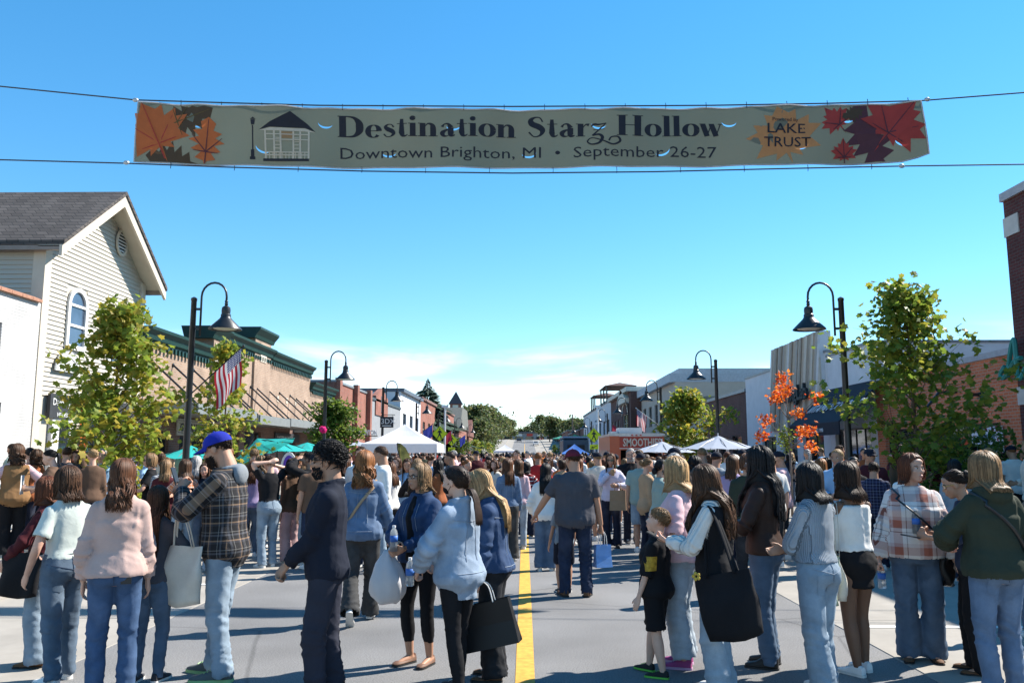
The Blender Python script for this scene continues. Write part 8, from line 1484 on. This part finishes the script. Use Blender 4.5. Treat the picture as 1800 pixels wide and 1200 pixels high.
r, f = RT('blonde'); c = f.arm['L'][1] * f.H; boxbag(r, 'large black paper shopping bag with white handles', mat('black_paper', (.008, .008, .009), .45), (c.x - .0, c.y - .05, c.z - .16), .44, .33, .13, 88, 14, M_WHITEP)
r, f = RT('greytee'); c = f.arm['R'][1] * f.H; boxbag(r, 'light blue gift bag held by the man in charcoal', mat('blue_paper', (.16, .32, .62), .5, .2, 10), (c.x + .02, c.y + .02, c.z - .24), .22, .27, .11, 20, 0, M_WHITEP)
r, f = RT('drink'); c = f.arm['L'][1] * f.H; boxbag(r, 'brown kraft paper bag on the arm of the drinking woman', mat('kraft_paper', (.34, .22, .13), .8), (c.x - .02, c.y + .06, c.z - .08), .30, .36, .15, 0, 0); c = f.arm['R'][1] * f.H
b = MB(); b.lathe([(.028, 0), (.036, .11), (.038, .115)], n=12); b.tube([(0, 0, .1), (.01, 0, .2)], .004, 5, 1); o = tag(b.build('iced_drink', [mat('iced_coffee', (.42, .27, .15), .2), M_SHOEW], None, True), 'clear cup of iced coffee at the lips of the woman in sunglasses', 'drink'); o.location = r.matrix_basis @ Vector((c.x - .06, c.y + .05, c.z - .05))
r, f = RT('blacksw'); c = f.arm['L'][1] * f.H; b = MB(); b.box(c.x - .06, c.x + .2, c.y + .02, c.y + .2, c.z + .02, c.z + .03); place_as(r, b.mesh('booklet', CLO['cream']), 'booklet', 'cream booklet held by the grey bearded man', 'booklet')
r, f = RT('phonegirl'); c = f.arm['L'][1] * f.H; phone(r, 'pale phone held by the woman in the black vest', (c.x + .03, c.y + .1, c.z + .03), (25, 0, 0))
tote(r, 'big black canvas tote bag on the shoulder of the black vest', CLO['black'], (-.235, -.12, .88), .48, .46, .16, 78, f.S['L'] * f.H + Vector((-.01, -.01, .055)), seed=3, tilt=14, hr=.016)
b = MB()
for k in range(5): a = k * 1.257; b.ell((-.335, .03 + .02 * math.cos(a), .86 + .02 * math.sin(a)), (.008, .014, .014), None, 6, 4)
place_as(r, b.mesh('flower_charm', mat('yellow_felt', (.5, .36, .06), .8), True), 'flower_charm', 'small yellow flower charm on the big black tote', 'charm')
r, f = RT('skirt'); tote(r, 'cream tote bag with a red leaf print', CLO['cream'], (-.20, -.02, .93), .34, .36, .09, 60, f.S['L'] * f.H + Vector((-.04, 0, .03)), seed=6, pr=lambda o, c, Mr: [(lambda q: link('leaf_print', q, o))((lambda bb: (bb.add([c + Mr @ Vector((.05 * math.cos(t) * (1 if i % 2 else .5), -.052, -.2 + .05 * math.sin(t) * (1 if i % 2 else .5))) for i, t in enumerate([2 * math.pi * j / 10 for j in range(10)])], [tuple(range(10))]), bb)[1])(MB()).mesh('leaf_print', CLO['red']))])
r, f = RT('rib'); tote(r, 'pale green tote bag behind the ribbed sweater', mat('sage_canvas', (.32, .36, .26), .8), (.20, .10, .95), .30, .36, .08, 85, f.S['R'] * f.H + Vector((.03, 0, .03)), seed=9)
r, f = RT('plaid'); c = f.arm['R'][1] * f.H; bottle(r, 'half empty water bottle hanging from the plaid sleeve', (c.x - .01, c.y + .02, c.z - .24)); b, Mr = soft_bag((-.235, .05, .86), .24, .24, .08, 70, seed=5, open_top=False); place_as(r, b.mesh('crossbody_bag', mat('black_leather', (.012, .011, .011), .45), True), 'crossbody_bag', 'black leather crossbody bag at the hip of the plaid top', 'bag')
r, f = RT('aviators'); c = f.arm['R'][1] * f.H; bottle(r, 'clear water bottle held by the woman in gold sunglasses', (c.x - .0, c.y + .08, c.z - .02)); c = f.arm['L'][1] * f.H; phone(r, 'phone in a tan case held by the woman in gold sunglasses', (c.x + .02, c.y + .12, c.z), (10, 0, 0))
for k, x_, z_, m_ in (('rose', .075, .865, DEN['blue']), ('rose', -.075, .865, DEN['blue']), ('mint', .07, .86, DEN['acid']), ('mint', -.07, .86, DEN['acid']), ('rib', .07, .87, DEN['light']), ('rib', -.07, .87, DEN['light']), ('olive', .075, .85, DEN['shirt']), ('olive', -.075, .85, DEN['shirt']), ('handhead', .075, .87, DEN['light']), ('handhead', -.075, .87, DEN['light']), ('whitesw', .07, .8, DEN['mid']), ('greytee', .085, .84, DEN['dark'])):
    r, f = RT(k); pocket(r, x_, z_ * f.H / 1.68, .125, .135, m_)
r, f = RT('rose'); b = MB(); b.bevbox(.045, .115, -.150, -.140, .80, .885, .003); place_as(r, b.mesh('phone', M_BLACK), 'phone', 'black phone sticking out of a back jeans pocket', 'phone')

def seam(root, part, pts, m, diry=1, w=.0022, off=.003):
    """stitched seam: a thin raised line laid on the garment along points (x, z), seen from behind (diry=1) or in front (-1)"""
    tr = next(c for c in root.children if c.name.split('.')[0] == part); me = tr.data; bv = BVHTree.FromPolygons([v.co for v in me.vertices], [tuple(p.vertices) for p in me.polygons]); Q = []
    for i in range(len(pts) - 1):
        for k in range(8): f_ = k / 8; x = pts[i][0] * (1 - f_) + pts[i + 1][0] * f_; z = pts[i][1] * (1 - f_) + pts[i + 1][1] * f_; h = bv.ray_cast(Vector((x, -diry * .6, z)), Vector((0, diry, 0))); Q.append(h[0] - Vector((0, diry * off, 0)) if h[0] else None)
    run = []; b = MB()
    for q in Q + [None]:
        if q is not None and (not run or (q - run[-1]).length < .09): run.append(q)
        else:
            if len(run) > 2: b.tube(run, w, 4)
            run = [q] if q is not None else []
    if b.v: link('seam', b.mesh('seam', m), root)
M_TH = mat('pale_denim_thread', (.26, .30, .36), .8); M_THD = mat('dark_denim_thread', (.03, .045, .08), .8); M_THT = mat('tan_thread', (.3, .2, .1), .8)
for k, m_ in (('rose', M_THD), ('mint', M_THD), ('rib', M_TH), ('olive', M_THD), ('handhead', M_TH), ('greytee', M_THD), ('flannel', M_TH), ('girl', M_THD)):
    r, f = RT(k); H_ = f.H; zy = .535 * H_
    seam(r, 'trousers', [(-.16, zy + .02), (0, zy - .025), (.16, zy + .02)], m_); seam(r, 'trousers', [(0, .60 * H_), (0, .46 * H_)], m_); seam(r, 'trousers', [(-.2, .592 * H_), (.2, .592 * H_)], m_)
for k, m_ in (('wavy', M_TH), ('mask', M_TH), ('blonde', M_TH), ('glasses', M_TH), ('auburnden', M_TH)):
    r, f = RT(k); H_ = f.H
    seam(r, 'top', [(-.15, .765 * H_), (0, .755 * H_), (.15, .765 * H_)], m_); seam(r, 'top', [(-.045, .76 * H_), (-.06, .56 * H_)], m_); seam(r, 'top', [(.045, .76 * H_), (.06, .56 * H_)], m_); seam(r, 'top', [(-.15, .535 * H_), (.15, .535 * H_)], m_)
r, f = RT('glasses'); seam(r, 'top', [(-.06, .80 * f.H), (-.075, .53 * f.H)], M_TH, -1); seam(r, 'top', [(.06, .80 * f.H), (.075, .53 * f.H)], M_TH, -1)
# ------------------------------------------------------------------ the crowd: varied copies, then the far mass
TMPL = []
def tm(desc, *a, **k): d = person('x', (0, 0), 0, *a, lod=2, **k); d['desc'] = desc; TMPL.append(d)
arm_f = lambda s, z=.6, y=.17: dict(w=(s * .07, y, z), e=(s, -.5, -.5), hand='hold')
tm(('woman', 'long'), Fig(1.66), 'fair', L_(length=.15), 'brown', dict(hem=.49, ease=.014), CLO['white'], dict(style='straight'), DEN['mid'])
tm(('woman', 'wavy'), Fig(1.64, head=(25, -5, 0), armR=arm_f(1), girth=1.1), 'fair', L_(length=.14, wave=.009, vol=1.2), 'brown', dict(hem=.47, ease=.018, loose=.015), CLO['white'], dict(style='wide'), DEN['mid'])
tm(('woman', 'bobbed'), Fig(1.62, head=(-30, 0, 0), girth=1.15, armL=arm_f(-1)), 'fair', dict(style='bob', length=.075), 'brown', dict(hem=.48, ease=.016), CLO['white'], dict(style='straight'), DEN['mid'])
tm(('woman', 'ponytailed'), Fig(1.68, head=(15, 0, 0), armL=arm_f(-1, .7), armR=arm_f(1, .7)), 'tan', dict(style='pony', length=.14), 'brown', dict(hem=.52, ease=.012, sleeve='short'), CLO['white'], dict(style='skinny'), DEN['mid'])
tm(('man', 'short'), Fig(1.78, 'm', 1.08, belly=.015, head=(12, 0, 0)), 'fair', dict(style='short', n=120), 'brown', dict(hem=.46, ease=.015, sleeve='short'), CLO['white'], dict(style='straight'), DEN['mid'])
tm(('man', 'cropped'), Fig(1.80, 'm', 1.0, head=(-25, -4, 0), armR=arm_f(1, .62)), 'olive', dict(style='crop', n=120), 'brown', dict(hem=.46, ease=.018), CLO['white'], dict(style='straight'), DEN['mid'])
tm(('man', 'capped'), Fig(1.79, 'm', 1.15, belly=.02, head=(8, -6, 0)), 'tan', dict(style='crop', n=60, hat=True), 'brown', dict(hem=.45, ease=.016, sleeve='short'), CLO['white'], dict(style='shorts'), DEN['mid'], legs_bare=True, extra=lambda f, r: link('cap', ball_cap(f, CLO['navy']), r))
tm(('woman', 'straight'), Fig(1.60, girth=.95, head=(0, -12, 0), armL=arm_f(-1, .64), armR=arm_f(1, .64)), 'tan', L_(length=.2), 'brown', dict(hem=.5, ease=.012), CLO['white'], dict(style='leggings'), DEN['mid'])
tm(('woman', 'bun'), Fig(1.67, girth=1.05, head=(-15, 0, 0)), 'fair', dict(style='bun'), 'brown', dict(hem=.46, ease=.02, loose=.015), CLO['white'], dict(style='wide'), DEN['mid'])
tm(('child', 'short'), Fig(1.25, girth=.92, head=(10, 5, 0)), 'fair', dict(style='short', n=120), 'brown', dict(hem=.47, ease=.016, sleeve='short'), CLO['white'], dict(style='shorts'), DEN['mid'], legs_bare=True)
roots = flush_people()
HC = [('brown', 3), ('darkbrown', 3), ('black', 3), ('blonde', 2), ('darkblonde', 3), ('auburn', 1), ('grey', 1), ('chestnut', 3), ('ginger', 1)]
HCN = dict(brown='brown', darkbrown='umber', black='black', blonde='blonde', darkblonde='sandy', auburn='auburn', grey='grey', chestnut='chestnut', ginger='ginger')
TC = [('black', 3, 'black'), ('white', 6, 'white'), ('grey', 1, 'dark grey'), ('denimgrey', 3, 'grey blue'), ('navy', 2, 'navy'), ('maroon', 2, 'maroon'), ('cream', 4, 'cream'), ('sage', 1, 'sage green'), ('olive', 1, 'dark olive'), ('pink', 4, 'pale pink'), ('red', 1, 'red'), ('rust', 2, 'rust'), ('tan', 2, 'tan'), ('sky', 3, 'sky blue'), ('mustard', 1, 'mustard'), ('forest', 1, 'forest green'), ('lilac', 1, 'lilac'), ('orange', 1, 'orange'), ('brown', 1, 'brown')]
LC = [('mid', 3, 'blue jeans'), ('dark', 3, 'dark jeans'), ('light', 2, 'light jeans'), ('black', 4, 'black trousers')]
def pick(rg, L): return rg.choice([x for x in L for _ in range(x[1])])
used_first = [False] * len(roots); LABELS = {}
def crowd(pos, rz, rg, where, z=0, ti=None):
    ti = rg.randrange(len(roots) - 1) if ti is None else ti
    if rg.random() < .06: ti = len(roots) - 1
    src = roots[ti]; r = src if not used_first[ti] else copy_tree(src); used_first[ti] = True
    r.location = (*pos, z); r.rotation_euler = (0, 0, R(rz)); s_ = rg.uniform(.95, 1.04); r.scale = (s_, s_, s_)
    h, t_, l_ = pick(rg, HC), pick(rg, TC), pick(rg, LC); kind, hs_ = TMPL_D[ti]
    for c in r.children:
        n = c.name.split('.')[0]; m = {'hair': hairm(h[0]), 'top': CLO[t_[0]], 'trousers': DEN[l_[0]]}.get(n)
        if m: c.material_slots[0].link = 'OBJECT'; c.material_slots[0].material = m
    hd = {'capped': 'in a navy cap', 'bun': 'with %s hair in a bun' % HCN[h[0]], 'ponytailed': 'with a %s ponytail' % HCN[h[0]]}.get(hs_, 'with %s %s hair' % (hs_, HCN[h[0]]))
    r['label'] = '%s %s, %s top, %s, %s' % (kind, hd, t_[2], ('dark shorts' if l_[0] in ('dark', 'black') else 'jean shorts') if hs_ in ('capped',) or kind == 'child' else l_[2], where); r['group'] = 'people in the street crowd'; r['category'] = 'person'; return r
TMPL_D = [d['desc'] for d in TMPL]
rg = random.Random(11); taken = [tuple(d['root'].location[:2]) for d in X.values()] + [tuple(d['pos']) for d in X.values()]
blocks_ = [TRAILB, TRUCKB]
def free(x, y, dm):
    return all((x - a) ** 2 + (y - c) ** 2 > dm * dm for a, c in taken) and not any(p < x < q and u < y < v for p, q, u, v in blocks_)
n_in = 0
def scatter(n, x0, x1, y0, y1, dm, where, z=0, gap=None):
    global n_in; k = 0; tries = 0
    while k < n and tries < n * 40:
        tries += 1; x, y = rg.uniform(x0, x1), rg.uniform(y0, y1)
        if gap and gap(x, y): continue
        if not free(x, y, dm): continue
        taken.append((x, y)); rz = rg.choice([0, 0, 0, 180, 90, -90, 150, 30]) + rg.gauss(0, 25); crowd((x, y), rz, rg, where, z); k += 1; n_in += 1
mid_gap = lambda x, y: abs(x) < .9 and y < 17
scatter(22, -5.9, -1.6, 12.4, 16, .58, 'past the queue', gap=mid_gap); scatter(20, 2.0, 5.9, 12.4, 16.5, .58, 'past the queue', gap=mid_gap)
scatter(50, -5.9, 5.9, 15.8, 22, .55, 'mid street', gap=mid_gap); scatter(56, -6, 5.9, 22, 31, .55, 'near the white tent'); scatter(36, -6, 5.9, 31, 42, .55, 'beyond the white tent')
scatter(20, -11.8, -7.4, 11.5, 24, .6, 'left pavement', .14); scatter(10, -11.5, -7.8, 24, 36, .7, 'cafe pavement', .14); scatter(28, 6.9, 11.6, 10.5, 21, .6, 'shaded right pavement', .14); scatter(12, 7.0, 11.6, 21, 36, .7, 'right shop pavement', .14)
for t_ in TMPL: pass
for i, u in enumerate(used_first):
    if not u: 
        for c in list(roots[i].children): bpy.data.objects.remove(c)
        bpy.data.objects.remove(roots[i])
# the far crowd, too many and too small to count
b = MB(); rg = random.Random(23); pal = [CLO[k] for k in ('black', 'white', 'navy', 'maroon', 'cream', 'grey', 'rust', 'sky', 'pink', 'red')]; hp_ = [hairm(k) for k in ('brown', 'black', 'darkblonde')]; mats_ = pal + hp_ + [SKIN['fair'], DEN['mid'], DEN['dark']]; nP = len(pal)
for i in range(900):
    y = 42 + 93 * rg.random() ** 1.15; x = rg.uniform(-6.2, 6.2) if rg.random() < .85 else rg.choice((-1, 1)) * rg.uniform(6.5, 11); h = rg.uniform(1.55, 1.82)
    if any(p < x < q and u < y < v for p, q, u, v in blocks_): continue
    z0 = gh(y) + (.14 if abs(x) > 6.4 else 0); a = rg.uniform(0, 6.28); ca, sa = math.cos(a), math.sin(a); m = rg.randrange(nP); w_ = h * .125
    def rr(prof, m_, n=6):
        o = [(x + (r_ * ca * math.cos(t) * 1.0 - r_ * .62 * sa * math.sin(t)), y + (r_ * sa * math.cos(t) + r_ * .62 * ca * math.sin(t)), z0 + h * z) for z, r_ in prof for t in [2 * math.pi * j / n for j in range(n)]]; k = len(prof); b.add(o, [(p * n + j, p * n + (j + 1) % n, (p + 1) * n + (j + 1) % n, (p + 1) * n + j) for p in range(k - 1) for j in range(n)] + [tuple(range((k - 1) * n, k * n))], m_)
    rr([(0, .07 * h), (.3, .075 * h), (.5, .1 * h)], nP + 4 + (i % 2)); rr([(.46, .105 * h), (.62, .1 * h), (.76, .125 * h), (.81, .115 * h), (.845, .04 * h)], m)
    hcx, hcy = x + rg.gauss(0, .02), y; b.ell((hcx, hcy, z0 + h * .915), (.052 * h, .058 * h, .07 * h), None, 6, 4, nP + 3); b.ell((hcx - .018 * h * sa * (1 if i % 3 else -1), hcy - .02 * h * (1 if i % 3 else -1), z0 + h * .935), (.058 * h, .06 * h, .068 * h if i % 2 else .1 * h), None, 7, 4, nP + i % 3)
tag(b.build('distant_crowd', mats_, None, True), 'dense distant crowd filling the far end of the street', 'crowd', kind='stuff')
print('CROWD', n_in)
